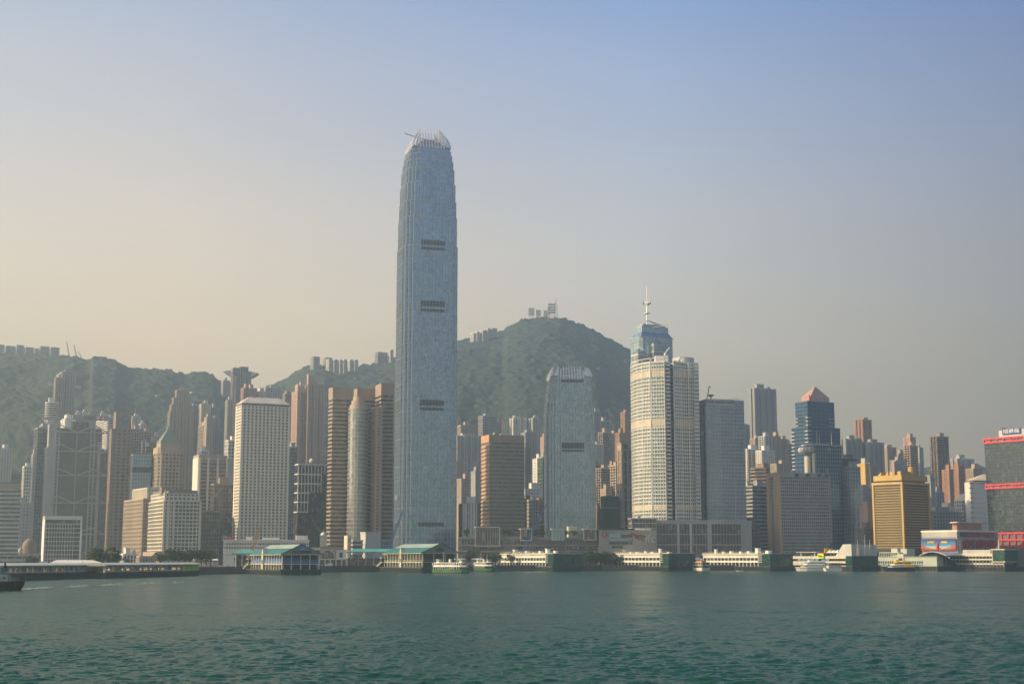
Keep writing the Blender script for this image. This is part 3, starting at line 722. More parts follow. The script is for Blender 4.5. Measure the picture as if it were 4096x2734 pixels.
big, zb, zt = crown_tower('skyscraper', 'tallest blue glass tower tapering in steps to a crown of white fins', 1703, 1350, 16,
    [(25, 982, 6), (24.3, 866, 5.8), (23.7, 802, 5.8), (22.9, 732, 5.6), (21.9, 672, 5.4), (20.8, 640, 5.0), (19.6, 616, 4.5), (18.4, 598, 3.9), (17.0, 580, 3.1)], 2230, 12.4, 505, 556,
    [(961, 982, -11.4, 11.4), (989, 1000, -11.4, 11.4), (1203, 1226, -11.4, 11.4), (1235, 1247, -11.4, 11.4), (1599, 1622, -11.4, 11.4), (1629, 1641, -11.4, 11.4),
     (2088, 2104, -12.2, 12.2)], 2.95, 9, 4.2, 'g_blue', 9.5, .38)
m = MB(); ga = zb + 9; m.beam((-6, -4, ga), (-6 - 19, -10, ga + 2.5), .5, .9); m.beam((-25, -10, ga + 2.5), (-25.3, -10, ga + 4.5), .35); m.beam((-6, -4, ga), (9, 1, ga - 1.5), .9, 1.2); m.beam((-2, 0, zb), (-2, 0, ga), 1.6); big.part('cleaning_gantry', m, M['steel'])
m = MB(); xx = -27.2; m.box(xx - 1.6, xx, -9, -6, zat(1995, 1330) - 4, zat(1990, 1330) - 2); big.part('gondola', m, M['pale'])
sm, zb, zt = crown_tower('tapered_tower', 'shorter teal glass tower with white fins standing before the peak', 2279, 1400, 6,
    [(22, 1647, 5), (21.1, 1607, 4.7), (20.1, 1567, 4.4), (19.1, 1534, 4.0), (18.1, 1500, 3.5)], 2190, 11.8, 1463, 1490,
    [(1518, 1529, -10.8, 10.8), (1534, 1546, -10.8, 10.8), (1770, 1793, -10.8, 10.8), (1798, 1806, -10.8, 10.8)], 2.8, 9, 4.2, 'g_teal', 2.6, .16)
m = MB(); m.beam((-11, -14, zb + 6), (-3, -13, zb + 7), .7, .9); m.beam((2, -10, zb + 6.5), (10, -10, zb + 6.5), .7, .9); sm.part('cleaning_gantry', m, M['white'])

# ---- the mast topped tower
T = Hero('mast_tower', 'blue glass tower with a pyramid top carrying a tall white mast', 2517, 2563, 2695, 1345, 1650, 27)
w, d, h = T.w, T.d, T.h
shaft(T, plan(w, d, 'cham3'), 0, h, 3.9, .3, .08, 3.2, .18, .12, M['steel'], glass('sky_glass', (.40, .53, .57), (.46, .58, .60), .12, metal=.7, rough=.14, warp=.02), top=0, gname='curtain_wall')
z1 = T.zz(1322); z2 = T.zz(1302); z3 = T.zz(1287); i1, i2 = w * .10, w * .22
g = MB(); g.frustum(rectp(.6, w - .6, .6, d - .6), h + .02, rectp(i1, w - i1, i1, d - i1), z1); g.prism(rectp(i1, w - i1, i1, d - i1), z1, z2)
g.frustum(rectp(i1, w - i1, i1, d - i1), z2, rectp(i2, w - i2, i2, d - i2), z3); T.part('stepped_roof', g, _mc['sky_glass'])
g = MB()
for i in range(7): t = i / 7; e = i1 + (i2 - i1) * t - .12; g.prism(rectp(e, w - e, e, d - e), z2 + (z3 - z2) * t, z2 + (z3 - z2) * t + .35)
for z in (h, z1): g.prism(rectp(i1 * (z > h) - .1, w - i1 * (z > h) + .1, i1 * (z > h) - .1, d - i1 * (z > h) + .1), z, z + .5)
T.part('roof_rib', g, M['steel'])
cx, cy = w * .36, d * .45; za = T.zz(1271); zm = T.zz(1243); zd = T.zz(1202); zt = T.zz(1134)
g = MB()
for ax, ay in ((i2, i2), (w - i2, i2), (i2, d - i2), (w - i2, d - i2)): g.tube((ax, ay, z3), (cx, cy, za), .55, .5, 6)
g.tube((cx, cy, z3), (cx, cy, zm), .9, .8, 8); g.tube((cx, cy, zm), (cx, cy, T.zz(1215)), 1.3, .5, 8); g.tube((cx, cy, T.zz(1215)), (cx, cy, zt), .5, .25, 8)
g.lathe(cx, cy, [(1, zm - 1.2), (3.4, zm), (3.4, zm + .6), (1, zm + 1.2)], 12); mast = T.part('mast', g, M['silver'])
for k in range(4):
    a = pi / 4 + k * pi / 2; g = MB(); g.tube((cx + cos(a) * 1.2, cy + sin(a) * 1.2, zd), (cx + cos(a) * 4.2, cy + sin(a) * 4.2, zd + .6), .5, 2.6, 10)
    T.part('dish', g, M['silver'], parent=mast)
for (xa, xb, ya, yb, lab) in ((2602, 2641, 1376, 1355, 0), (2513, 2548, 1410, 1386, 1)):   # pointed glass bays
    if lab == 0: xc = T.fx(xa, 1450)[0]; xd = T.fx(xb, 1450)[0]; y0 = -7.5
    else: xc, xd = -5.5, 5.5; y0 = -3
    zc = T.zz(ya, (xa + xb) / 2); ze = T.zz(yb, (xa + xb) / 2); yb_ = (d * .5 if lab else 3); xm_ = (xc + xd) / 2; ym_ = (y0 + yb_) / 2
    g = MB(); g.frustum(rectp(xc, xd, y0, yb_), zc, [(xm_ - .2, ym_ - .2), (xm_ + .2, ym_ - .2), (xm_ + .2, ym_ + .2), (xm_ - .2, ym_ + .2)], ze)
    g.prism(rectp(xc, xd, y0, yb_), 0, zc); b = T.part('pointed_bay', g, M['g_pale'])
    m = MB()
    for i in range(int(zc / 7.8)): m.prism(offset(rectp(xc, xd, y0, yb_), .15), zc - 3 - i * 7.8, zc - .8 - i * 7.8)
    T.part('bay_band', m, M['tan'] if False else M['pale'], parent=b)
for y0, y1 in ((1412, 1420), (1425, 1434)):
    m = MB(); m.prism(offset(plan(w, d, 'cham3'), .22), T.zz(y1), T.zz(y0)); T.part('louvre_band', m, M['steel'])
m = MB(); a, b, z0, z1_ = T.rct(m, 2622, 2648, 1308, 1322, out=-i1 + .3, back=3 + i1)
m2 = MB(); m2.beam((a, i1 - 1, z1_), (b + 6, i1 - 9, z1_ + 2.5), .8, 1.0); T.part('cleaning_crane', m2, M['white'])

# ---- curved serviced apartment tower, the hotel slab and their podium
def ptower(name, label, pts, yt, cat='apartment tower', g0=3.5):
    """tower whose plan is a list of (picture x, distance) corners, near side first, counter-clockwise"""
    Yn = min(p[1] for p in pts); z = zat(yt, Yn, pts[0][0]); dz = z - H
    W_ = [((px - CX) / F * (Y * CP + dz * SP), Y) for px, Y in pts]; X0, Y0 = W_[0]
    T = Thing(name, label, cat, (X0, Y0, g0), 0); T.poly = ccw([(x - X0, y - Y0) for x, y in W_]); T.h = z - g0; T.X, T.Y, T.g0, T.th = X0, Y0, g0, 0
    return T
T = ptower('curved_tower', 'tall sunlit apartment tower with a curved white gridded facade', [(2523, 1346), (2534, 1332), (2549, 1322), (2568, 1314), (2600, 1306), (2602, 1310), (2604, 1306), (2657, 1301), (2660, 1306),
    (2678, 1308), (2680, 1318), (2693, 1316), (2694, 1303), (2724, 1307), (2724, 1309), (2752, 1312), (2752, 1310), (2774, 1313), (2792, 1316), (2792, 1350), (2600, 1368)], 1447)
T.poly = T.poly
shaft(T, T.poly, 0, T.h, 3.35, 1.1, .22, 2.3, .45, .45, wall('warm_frame', (.70, .69, .63)), glass('bay_glass', (.12, .18, .19), (.30, .35, .34), .3, metal=.4, rough=.2), bands=False, top=1.0, gname='glazing')
tt = [((px - CX) / F * (Y * CP + (T.h - 5) * SP) - T.X, Y - T.Y) for px, Y in [(2662, 1300), (2679, 1301), (2679, 1309), (2662, 1308)]]
m = MB(); n = 52
for i in range(n): m.prism(ccw(tt), T.h * i / n, T.h * i / n + 1.5)
T.part('balcony_stack', m, M['white'])
tt = [((px - CX) / F * (Y * CP + (T.h - 5) * SP) - T.X, Y - T.Y) for px, Y in [(2775, 1301), (2793, 1303), (2793, 1311), (2775, 1309)]]
m = MB()
for i in range(n): m.prism(ccw(tt), T.h * i / n, T.h * i / n + 1.6)
T.part('balcony_stack', m, M['white'])
def wp(T, px, py, Y): x, y, z = at(px, py, Y); return x - T.X, y - T.Y, z - T.g0
m = MB(); x0, y0, z0 = wp(T, 2622, 1447, 1318); x1, _, z1 = wp(T, 2673, 1421, 1318); m.box(x0, x1, y0, y0 + 10, z0 - 1, z1); T.part('roof_house', m, M['white'])
m = MB(); x0, y0, z0 = wp(T, 2696, 1447, 1320); x1, _, z1 = wp(T, 2781, 1424, 1320)
m.prism(ccw([(x0 + (x1 - x0) * t, y0 + 10 - 8 * sin(pi * t)) for t in [i / 8 for i in range(9)]] + [(x1, y0 + 14), (x0, y0 + 14)]), z0 - 1, z1 - .3); T.part('roof_drum', m, M['alu'])
for y0, y1 in ((1484, 1509), (1676, 1706), (2020, 2040)):
    m = MB(); za = zat(y1, 1310) - T.g0; zb_ = zat(y0, 1310) - T.g0; m.prism(offset(T.poly, .30), za, zb_); T.part('plant_floor', m, wall('plant_cream', (.58, .50, .38)))
m = MB(); x0, y0, z0 = wp(T, 2660, 1420, 1322); m.tube((x0, y0, z0), (x0, y0, z0 + 2), 1, 1, 6); m.beam((x0, y0, z0 + 2), (x0 + 4, y0 - 2, z0 + 7), .6); T.part('cleaning_crane', m, M['white'])
m = MB(); k = len(T.poly)
for i in range(0, 9):    # white frame fence along the curved roof edge
    ax, ay = T.poly[i]; m.beam((ax, ay, T.h), (ax, ay, T.h + 4.2), .6)
    if i: m.beam((*T.poly[i - 1], T.h + 4), (ax, ay, T.h + 4), .5)
T.part('roof_screen', m, M['white'])

T = Hero('hotel_tower', 'teal glass hotel slab with its name on a grey roof panel', 2797, 2822, 2977, 1600, 1330, 14, dmax=26)
w, d, h = T.w, T.d, T.h
pl = [(0, 0), (w * .35, -1.0), (w * .7, -.6), (w, 1.5), (w, d), (0, d)]
shaft(T, pl, 0, h, 3.4, .8, .08, 1.5, .34, .30, M['alu'], M['g_teal'], top=1, gname='glazing')
m = MB(); a, b, z0, z1 = T.rct(m, 2823, 2936, 1596, 1622, out=1.75, back=0); T.part('sign_panel', m, M['alu'])
letters(T, 'FOUR SEASONS HOTEL', (a + b) / 2, -1.85, (z0 + z1) / 2, 3.6, plain('sign_ink', (.03, .04, .06)), width=(b - a) * .94, bold=.06)
m = MB(); m.box(-4.2, -.02, 3, d, 0, h - 2); T.part('recessed_wing', m, M['g_dark'])
m = MB(); m.lathe(w * .18, 4, [(.4, h + 1), (.4, h + 3), (3.2, h + 5.5), (3.4, h + 5.8)], 14); T.part('satellite_dish', m, M['steel'], smooth=False)
m = MB(); m.beam((3, 5, h), (6, 5, h + 14), .6); m.beam((6, 5, h + 14), (7.5, 5, h + 12.5), .5); T.part('roof_crane', m, M['rust'])
m = MB(); m.beam((w * .72, 1, h + 2.4), (w * .86, 1, h + 2.4), .4); m.beam((w * .86, 1, h + .5), (w * .86, 1, h + 2.4), .3); T.part('roof_rail', m, M['steel'])

T = Hero('podium_block', 'grey podium with tall columns and glass beneath the hotel', 2560, 2625, 3002, 2078, 1290, 10, cat='building', dmax=45)
w, d, h = T.w, T.d, T.h
g = MB(); g.prism(T.rect, 0, h - 3.5); T.part('glazing', g, M['g_dark'])
m = MB(); m.box(-.8, w + .8, -1.0, d, h - 3.5, h); m.box(-.3, w + .3, -.35, d, h * .45, h * .45 + 1); m.box(-.3, w + .3, -.35, d, h * .68, h * .68 + .7); m.box(-.3, w + .3, -.35, d, h * .22, h * .22 + .8); T.part('roof_slab', m, M['grey'])
for px in (2712, 2762):
    m = MB(); x, _ = T.fx(px, 2140); m.box(x - .9, x + .9, -1.6, .2, 0, h - 3.5); T.part('column', m, M['pale'])
x0 = T.fx(2828, 2140)[0]
for a, b in ((x0, x0 + 4), (T.fx(2962, 2140)[0], w + .4)): m = MB(); m.box(a, b, -1.2, .2, 0, h - 3.5); T.part('pier_wall', m, M['grey'])
m = MB(); piers(m, T.rect, 0, h - 3.5, 2.8, .18, .3, only=(0, 3)); T.part('mullions', m, M['steel'])
T = Hero('terrace_restaurant', 'low glass roofed terrace building with a flat canopy', 2522, 2527, 2624, 2074, 1285, 8, cat='building', dmax=20)
z = T.zz(2112); shaft(T, T.rect, z, T.h, 3.5, .7, .3, 3, .25, .35, M['alu'], M['g_dark'], top=.6, bands=False); m = MB(); m.box(-1, T.w + 1, -2, T.d, T.h, T.h + .8); m.box(6, 9, 3, 6, T.h, T.h + 3); T.part('canopy', m, M['pale'])

# ---- the porthole tower
T = Hero('porthole_tower', 'pale office tower with rows of round windows and a sloped cream roof', 943, 967, 1162, 1618, 1400, 26)
w, d, h = T.w, T.d, T.h
m = MB(); m.prism(T.rect, 0, h); m.prism(offset(T.rect, .35), h - .9, h); T.part('wall', m, wall('pale_stone', (.80, .73, .60), amp=.06))
cp = [(0, 0)]; rows, cols = 43, 12
ztop, zbot = T.zz(1628, 1060), T.zz(2150, 1060); wins = []
def disc(mb, x, z, r, face):
    k = 10; n = len(mb.v)
    for q in (0, 1):
        for i in range(k):
            a = 2 * pi * i / k; c, s_ = r * cos(a), r * sin(a)
            mb.v.append((x + c, -.10 + .15 * q, z + s_) if face == 0 else (-.10 + .15 * q, x - c, z + s_))
    mb.f.append(tuple(n + i for i in range(k)))
    for i in range(k): j = (i + 1) % k; mb.f.append((n + i, n + k + i, n + k + j, n + j))
g_port = glass('porthole_glass', (.02, .035, .045), (.17, .20, .19), .45, cell=(1.3, 1.2), rough=.15)
rest = MB(); cnt = 0
for r in range(rows):
    z = zbot + (ztop - zbot) * r / (rows - 1)
    for c in range(cols):
        x = w * (c + .85) / (cols + .7)
        if cnt < 96: g = MB(); disc(g, x, z, 1.12, 0); T.part('round_window', g, g_port)
        else: disc(rest, x, z, 1.12, 0)
        cnt += 1
    for c in range(int(d / 3.7)): disc(rest, 2.2 + c * 3.7, z, 1.12, 1)
T.part('round_windows', rest, g_port, kind='stuff')
m = MB()
for r in range(rows): z = zbot + (ztop - zbot) * (r + .5) / (rows - 1); m.box(-.03, w + .03, -.03, d, z - .05, z + .05)
T.part('panel_joint', m, M['tan'])
zb_ = T.zz(1611); zt_ = T.zz(1586); m = MB(); m.prism(offset(T.rect, -1.2), h, zb_); T.part('roof_recess', m, M['black'])
i_ = (T.fx(997, 1600)[0]); m = MB(); m.prism(offset(T.rect, -.2), zb_, zb_ + .8); m.frustum(offset(T.rect, -.4), zb_ + .8, rectp(i_ + 2, w - i_ - 1, 9, d - 9), zt_ + 1.2); T.part('sloped_roof', m, wall('cream_roof', (.70, .62, .48)))
for t in (.24, .76): m = MB(); m.box(w * t, w * t + .7, 9.2, 10, zt_, zt_ + 3); T.part('roof_vent', m, M['steel'])

# ---- the bank with outside trusses
T = Hero('trussed_bank', 'grey bank tower hung from trusses between ladder masts', 178, 186, 438, 1712, 1640, 22)
w, d, h = T.w, T.d, T.h
sg = wall('silver_grey', (.40, .41, .41), rough=.5)
m = MB()
x0 = T.fx(222, 1850)[0]; x1 = T.fx(404, 1850)[0]; zm1 = T.zz(1790); zm0 = T.zz(1708)
m.box(x0, x1, 1.5, d, 0, zm0); m.box(1, w - 1, 2, d, 0, zm1); T.part('glazing', m, glass('bank_glass', (.03, .045, .05), (.13, .15, .15), .10, cell=(3.4, 3.9)))
m = MB(); a = T.fx(184, 1850)[0]; b = T.fx(220, 1850)[0]; m.box(a, b, 0, d - 1, 0, T.zz(1787)); a = T.fx(388, 1850)[0]; b = T.fx(401, 1850)[0]; m.box(a, b, 0, d - 1, 0, T.zz(1760))
m.box(T.fx(198, 1720)[0], T.fx(214, 1720)[0], 6, d - 2, 0, T.zz(1690)); T.part('service_tower', m, sg)
def ladder(pa, pb, ytop, ybot):
    m = MB(); a, z1 = T.fx(pa, ytop); b, _ = T.fx(pb, ytop); z0 = 0
    for x in (a, b): m.box(x - .75, x + .75, -1.2, .4, z0, z1)
    z = z1 - 1
    while z > z0: m.box(a, b, -.9, .2, z - .6, z); z -= 3.9
    T.part('ladder_mast', m, sg)
ladder(226, 240, 1690, 2200); ladder(366, 381, 1690, 2200)
def truss(y0, y1, full=1):
    m = MB(); xa, xb, xc, xd = (T.fx(p, 1850)[0] for p in (226, 381, 303, 233)); za, zb2 = T.zz(y0), T.zz(y1); L0, R0 = T.fx(188, 1850)[0], T.fx(430, 1850)[0]; xe = T.fx(374, 1850)[0]
    for p, q in (((xd, za), (xc, zb2)), ((xc, zb2), (xe, za)), ((xd, za), (L0, zb2)), ((xe, za), (R0, zb2)), ((L0, zb2), (R0, zb2))):
        m.beam((p[0], -1.6, p[1]), (q[0], -1.6, q[1]), 1.0, 1.25)
    T.part('truss', m, sg)
for y0, y1 in ((1696, 1725), (1773, 1802), (1873, 1898), (1981, 2009), (2108, 2135)): truss(y0, y1)
m = MB(); xc = T.fx(303, 1850)[0]; m.box(xc - .5, xc + .5, -1, .4, 0, T.zz(1725)); T.part('hanger', m, sg)
m = MB(); m.box(T.fx(294, 1680)[0], T.fx(358, 1680)[0], 3, d - 4, zm0, T.zz(1680)); T.part('upper_floors', m, M['g_dark'])
m = MB(); a, b, z0, z1 = T.rct(m, 289, 434, 1661, 1679, out=2.4, back=3); T.part('sign_beam', m, M['grey'])
letters(T, 'HSBC', a + (b - a) * .48, -2.5, (z0 + z1) / 2, 5.2, plain('sign_grey', (.10, .10, .11)), bold=.15, width=(b - a) * .33)
g = MB(); cx = a + (b - a) * .77; zc = (z0 + z1) / 2; r = 2.3; y = -2.55
g.box(cx - r * 1.6, cx + r * 1.6, y, y + .1, zc - r, zc + r); em = T.part('emblem', g, M['white'])
g = MB(); y -= .06
g.quad((cx - r * 1.6, y, zc + r), (cx, y, zc), (cx + r * 1.6, y, zc + r)); g.quad((cx - r * 1.6, y, zc - r), (cx + r * 1.6, y, zc - r), (cx, y, zc)); T.part('emblem_red', g, M['redp'], parent=em)
m = MB(); zz = T.zz(1672); m.box(T.fx(172, 1672)[0], T.fx(250, 1672)[0], 2, 16, zz, zz + 1.2); m.box(T.fx(218, 1672)[0], T.fx(240, 1672)[0], 5, 12, zm1, zz); T.part('helipad', m, M['steel'])
for px, hh in ((306, 8), (332, 11), (405, 9), (418, 6)): m = MB(); x = T.fx(px, 1660)[0]; m.box(x, x + 5, 6, 11, z1, z1 + hh * .5); m.tube((x + 2, 8, z1 + hh * .5), (x + 2, 8, z1 + hh * .5 + 2), 1.4, 1.2, 10); T.part('roof_plant', m, M['pale'])
m = MB(); x = T.fx(404, 1900)[0]; k = 0
while x < w - .5 and k < 8: m.beam((x, 1.2, 0), (x, 1.2, T.zz(1790)), .3); x += 1.6; k += 1
for i in range(26): z = i * zm1 / 26; m.beam((T.fx(404, 1900)[0], 1.3, z), (w - 1.2, 1.3, z + (6 if i % 2 else 0)), .3)
T.part('glazing_frame', m, sg)

# ---- brown bank with a ribbon emblem
T = Hero('brown_bank', 'brown stone bank tower with a blue and green ribbon emblem on top', 439, 448, 529, 1716, 1620, 24)
shaft(T, T.rect, 0, T.h, 4.0, 1.9, .25, 5.5, 2.6, .30, M['brown'], M['g_dark'], top=1, bands=True)
zt_ = T.zz(1644); a = T.fx(467, 1680)[0]; b = T.fx(526, 1680)[0]; m = MB(); m.box(a - 1, b, 0.3, T.d, T.h, zt_); T.part('sign_block', m, M['brown'])
bl, gr, lg = plain('emblem_blue', (.03, .14, .42)), plain('emblem_green', (.05, .28, .08)), plain('emblem_pale', (.22, .34, .32))
def rib(pts, mt_):
    m = MB(); q = [T.fx(px, py) for px, py in pts]; m.quad(*[(x, .0, z) for x, z in q]); m.quad(*[(x, .28, z) for x, z in q[::-1]])
    k = len(q)
    for i in range(k): j = (i + 1) % k; m.quad((q[i][0], 0, q[i][1]), (q[i][0], .28, q[i][1]), (q[j][0], .28, q[j][1]), (q[j][0], 0, q[j][1]))
    T.part('emblem', m, mt_)
rib([(481, 1672), (494, 1658), (500, 1660), (487, 1676)], bl); rib([(480, 1674), (508, 1686), (507, 1694), (480, 1681)], bl)
rib([(496, 1672), (506, 1667), (509, 1676), (500, 1680)], lg); rib([(480, 1684), (507, 1696), (505, 1704), (480, 1691)], gr); rib([(478, 1697), (482, 1695), (492, 1699), (482, 1703)], bl)

# ---- harbour front hotel and its neighbours
T = Hero('old_hotel', 'cream hotel with its name along the dark roof parapet', 596, 655, 804, 2003, 1330, 27)
w, d, h = T.w, T.d, T.h; zp = T.zz(2205)
shaft(T, T.rect, 0, h, 3.5, 1.0, .3, 3.3, .8, .2, M['cream'], M['g_dark'], top=.8, bands=True)
a, b = T.fx(664, 1990)[0] * 0 + 1.2, w - 1.5; z1 = T.zz(1973)
shaft(T, rectp(1.2, w - 1.6, 1.0, d - 3), h, z1, 3.6, 1.6, .3, 4.2, 1.6, .35, M['cream'], M['g_dark'], top=.8, bands=False, wname='attic_wall', gname='attic_glazing')
m = MB(); m.box(2, w - 3, 2, d - 5, z1 + .3, z1 + 3.6); T.part('roof_parapet', m, M['dgrey'])
letters(T, 'MANDARIN ORIENTAL', w * .58, 1.85, z1 + 2.0, 2.9, plain('sign_tan', (.33, .26, .18)), width=w * .62, bold=.05)
m = MB(); m.lathe(w * .13, 1.6, [(2.2, z1 + .6), (1.6, z1 + 2.2), (.3, z1 + 3)], 10); T.part('emblem', m, plain('sign_tan2', (.33, .26, .18)))
for t in (0.02, .135, .28, .985):
    m = MB(); x = w * t; m.box(x - .9, x + .9, -.75, .2, 0, h); T.part('corner_pier', m, M['cream'])
m = MB(); m.box(-4, w + 2, -6, d, 0, zp); T.part('base_wing', m, M['tan'])
m = MB(); m.box(-.5, w * .25, 8, 16, z1, z1 + 6); m.box(w * .35, w * .8, 10, 20, z1, z1 + 4.5); T.part('roof_plant', m, M['brown'])
tower('office_block', 'orange sunlit block with a fine window grid beside the cream hotel', 497, 574, 640, 1991, 1400, 'grid', 'tan', th=30, bh=1.4, sp=2.0, pw=.8, cat='office building', roof=0)
tower('office_block', 'cream ribbed roof house rising over the orange sunlit block', 532, 590, 640, 1948, 1415, 'vert', 'cream', th=30, sp=1.4, pw=.7, cat='office building', roof=0, bands=False)
T = Hero('columned_office', 'dark banded office divided by tall white columns', 775, 796, 908, 1834, 1490, 26)
shaft(T, T.rect, 0, T.h, 3.9, 1.7, .25, 0, 0, 0, M['tan'], M['g_dark'], top=4.5, bands=True)
for px in (798, 831, 869, 906): m = MB(); x = T.fx(px, 1900)[0]; m.box(x - .9, x + .9, -1.6, .3, 0, T.h + 1.4); T.part('column', m, M['white'])
m = MB(); m.box(-.9, .2, -.6, T.d, 0, T.h + 1.4); T.part('side_wall', m, M['white'])
m = MB(); a = T.fx(908, 1850)[0]; m.box(a, a + 8.5, 2, T.d, 0, T.h + 1); T.part('stair_wall', m, M['pale'])
m = MB(); m.lathe(T.w * .72, 8, [(4, T.h + 1), (3.4, T.h + 3), (.5, T.h + 5.5)], 12); T.part('roof_dome', m, M['copper'])
tower('office_block', 'chocolate brown glass block half hidden left of the porthole tower', 852, 858, 950, 1932, 1430, 'curtain', 'brown', 'g_dark', cat='office building', roof=1)
tower('office_block', 'lower chocolate brown wing with a flat roof box', 800, 806, 880, 2040, 1405, 'curtain', 'brown', 'g_dark', cat='office building', roof=0)

T = Hero('green_roofed_tower', 'brown stepped tower under a green copper pyramid with a flagpole', 610, 632, 734, 1812, 1560, 26)
shaft(T, plan(T.w, T.d, 'cham4'), 0, T.h, 3.9, 1.4, .25, 4.2, 1.5, .3, M['tan'], M['g_dark'], top=1, bands=True)
z1, z2, z3 = T.zz(1786), T.zz(1766), T.zz(1713); w, d = T.w, T.d
m = MB(); m.prism(plan(w, d, 'cham3'), T.h, z1); m.prism(rectp(w * .12, w * .9, d * .12, d * .9), z1, z2); T.part('stepped_top', m, M['tan'])
m = MB(); m.frustum(rectp(w * .1, w * .92, d * .1, d * .92), z2, rectp(w * .42, w * .54, d * .42, d * .54), z3); rf = T.part('pyramid_roof', m, M['copper'])
m = MB(); m.box(w * .42, w * .54, d * .42, d * .54, z3, z3 + 4); m.tube((w * .48, d * .48, z3 + 3), (w * .48, d * .48, T.zz(1655)), .4, .15, 6); T.part('finial', m, M['steel'], parent=rf)

T = Hero('stepped_tower', 'tall stepped apartment tower with a small peach pyramid on top', 672, 680, 776, 1645, 2080, 26, cat='apartment tower')
w, d = T.w, T.d; shaft(T, plan(w, d, 'bays4'), 0, T.h, 3.1, 1.2, .3, 3.4, 1.4, .4, M['tan'], M['g_res'], top=1, bands=False)
z = T.h
for yt, f in ((1618, .06), (1590, .14), (1558, .26)):
    z1 = T.zz(yt); shaft(T, rectp(w * f, w * (1 - f), d * f * .7, d * (1 - f * .7)), z, z1, 3.1, 1.2, .3, 3.4, 1.4, .4, M['tan'], M['g_res'], top=.8, bands=False, wname='setback_wall', gname='setback_glazing'); z = z1
m = MB(); m.frustum(rectp(w * .27, w * .73, d * .2, d * .8), z, rectp(w * .495, w * .505, d * .495, d * .505), T.zz(1541)); m.tube((w / 2, d / 2, T.zz(1543)), (w / 2, d / 2, T.zz(1533)), .4, .2, 5); T.part('pyramid_roof', m, M['pink'])

T = Hero('logo_block', 'brown topped block with a round white wheel emblem and two poles', 566, 574, 638, 1772, 1640, 25)
shaft(T, T.rect, 0, T.h, 3.8, 1.9, .25, 0, 0, 0, M['brown'], M['g_dark'], top=2, bands=True)
x, z = T.fx(588, 1777); m = MB(); k = 14
for i in range(k):
    a, b = 2 * pi * i / k, 2 * pi * (i + 1) / k; m.beam((x + 2 * cos(a), -.9, z + 2 * sin(a)), (x + 2 * cos(b), -.9, z + 2 * sin(b)), .45)
for i in range(3): a = pi * i / 3; m.beam((x - 2 * cos(a), -.9, z - 2 * sin(a)), (x + 2 * cos(a), -.9, z + 2 * sin(a)), .4)
m.box(x - 2.4, x + 2.4, -.7, 0, z - 2.4, z + 2.4); T.part('wheel_emblem', m, M['white'])
for px, py in ((568, 1760), (582, 1757)): m = MB(); a = T.fx(px, 1800)[0]; m.box(a - .5, a + .5, -.6, .3, T.h - 10, T.zz(py)); T.part('pole', m, M['white'])
T = Hero('glass_office', 'dark green glass office with a black belt between brown towers', 527, 532, 606, 1818, 1570, 24)
shaft(T, T.rect, 0, T.h, 4, .3, .1, 3, .2, .15, M['steel'], M['g_teal'], top=1, bands=False); m = MB(); m.prism(offset(T.rect, .2), T.zz(1888), T.zz(1866)); T.part('dark_belt', m, M['black'])
tower('office_block', 'narrow black glass block right of the black belted office', 600, 604, 624, 1826, 1590, 'curtain', 'dgrey', 'g_dark', cat='office building', roof=0)

# ---- white framed dark tower and three brown towers
T = Hero('white_framed_tower', 'dark glass tower wearing a stepped white frame at its upper left', 1188, 1194, 1312, 1853, 1480, 25)
w, d, h = T.w, T.d, T.h; g = MB(); g.prism(T.rect, 0, h); T.part('glazing', g, M['g_dark'])
m = MB(); zs = [T.zz(y) for y in (1853, 1892, 1930, 1967, 2004, 2044)]; xr_ = [w, w * .78, w * .78, w * .40, w * .36, w * .36]
for i in range(5):
    xe = xr_[i + 0] if i < 1 else xr_[i]
    m.box(-.4, xe, -.5, .3, zs[i] - 1.4, zs[i]); x = 0
    while x < xe + .1: m.box(x - .35, x + .45, -.6, .2, zs[i + 1], zs[i] - .3); x += w / 9
m.box(-.4, xr_[5], -.5, .3, zs[5] - 1.2, zs[5]); m.box(-.5, .2, -.5, d, zs[0] - 1.4, zs[0])
for i in range(1, 6): m.box(-.5, .2, .35, d, zs[i] - 1.2, zs[i])
T.part('white_frame', m, M['white'])
m = MB(); m.tube((w * .5, 6, h), (w * .5, 6, T.zz(1845)), .5, .4, 6); zc = T.zz(1839); m.lathe(w * .5, 6, [(2.6 * sin(pi * (i + .01) / 8.02), zc - 2.6 * cos(pi * i / 8)) for i in range(9)], 12); T.part('radome', m, M['white'], smooth=True)
m = MB(); piers(m, T.rect, 0, T.zz(2046), 1.8, .2, .12); T.part('mullions', m, M['dgrey'])
xs = dict(wm='brown', gm='g_dark')
def xsq(label, xl, xm, xr, yt, Y, th, cyl=None, top_y=None, boxx=None):
    T = Hero('brown_banded_tower', label, xl, xm, xr, yt, Y, th, group=None)
    w, d, h = T.w, T.d, T.h; pb = wall('rose_granite', (.36, .26, .19))
    shaft(T, T.rect, 0, h, 3.9, 1.9, .35, 0, 0, 0, pb, M['g_dark'], top=8, bands=True)
    if boxx: m = MB(); m.box(w * boxx, w * boxx + 12, d * .3, d * .7, h, h + 8); T.part('roof_house', m, M['white'])
    return T
T = xsq('left brown banded twin tower with a pale roof house', 1318, 1332, 1408, 1580, 1400, 26, boxx=.25)
T = xsq('middle brown banded twin tower behind the glass cylinder', 1424, 1430, 1503, 1584, 1425, 22, boxx=.1)
T = xsq('right brown banded tower touching the tallest tower', 1503, 1526, 1574, 1564, 1405, 20)
pts = [(1394, 1392)] + [(1430 - 36 * cos(pi * i / 9), 1392 - 9 * sin(pi * i / 9)) for i in range(1, 9)] + [(1466, 1392), (1474, 1396), (1474, 1404), (1394, 1404)]
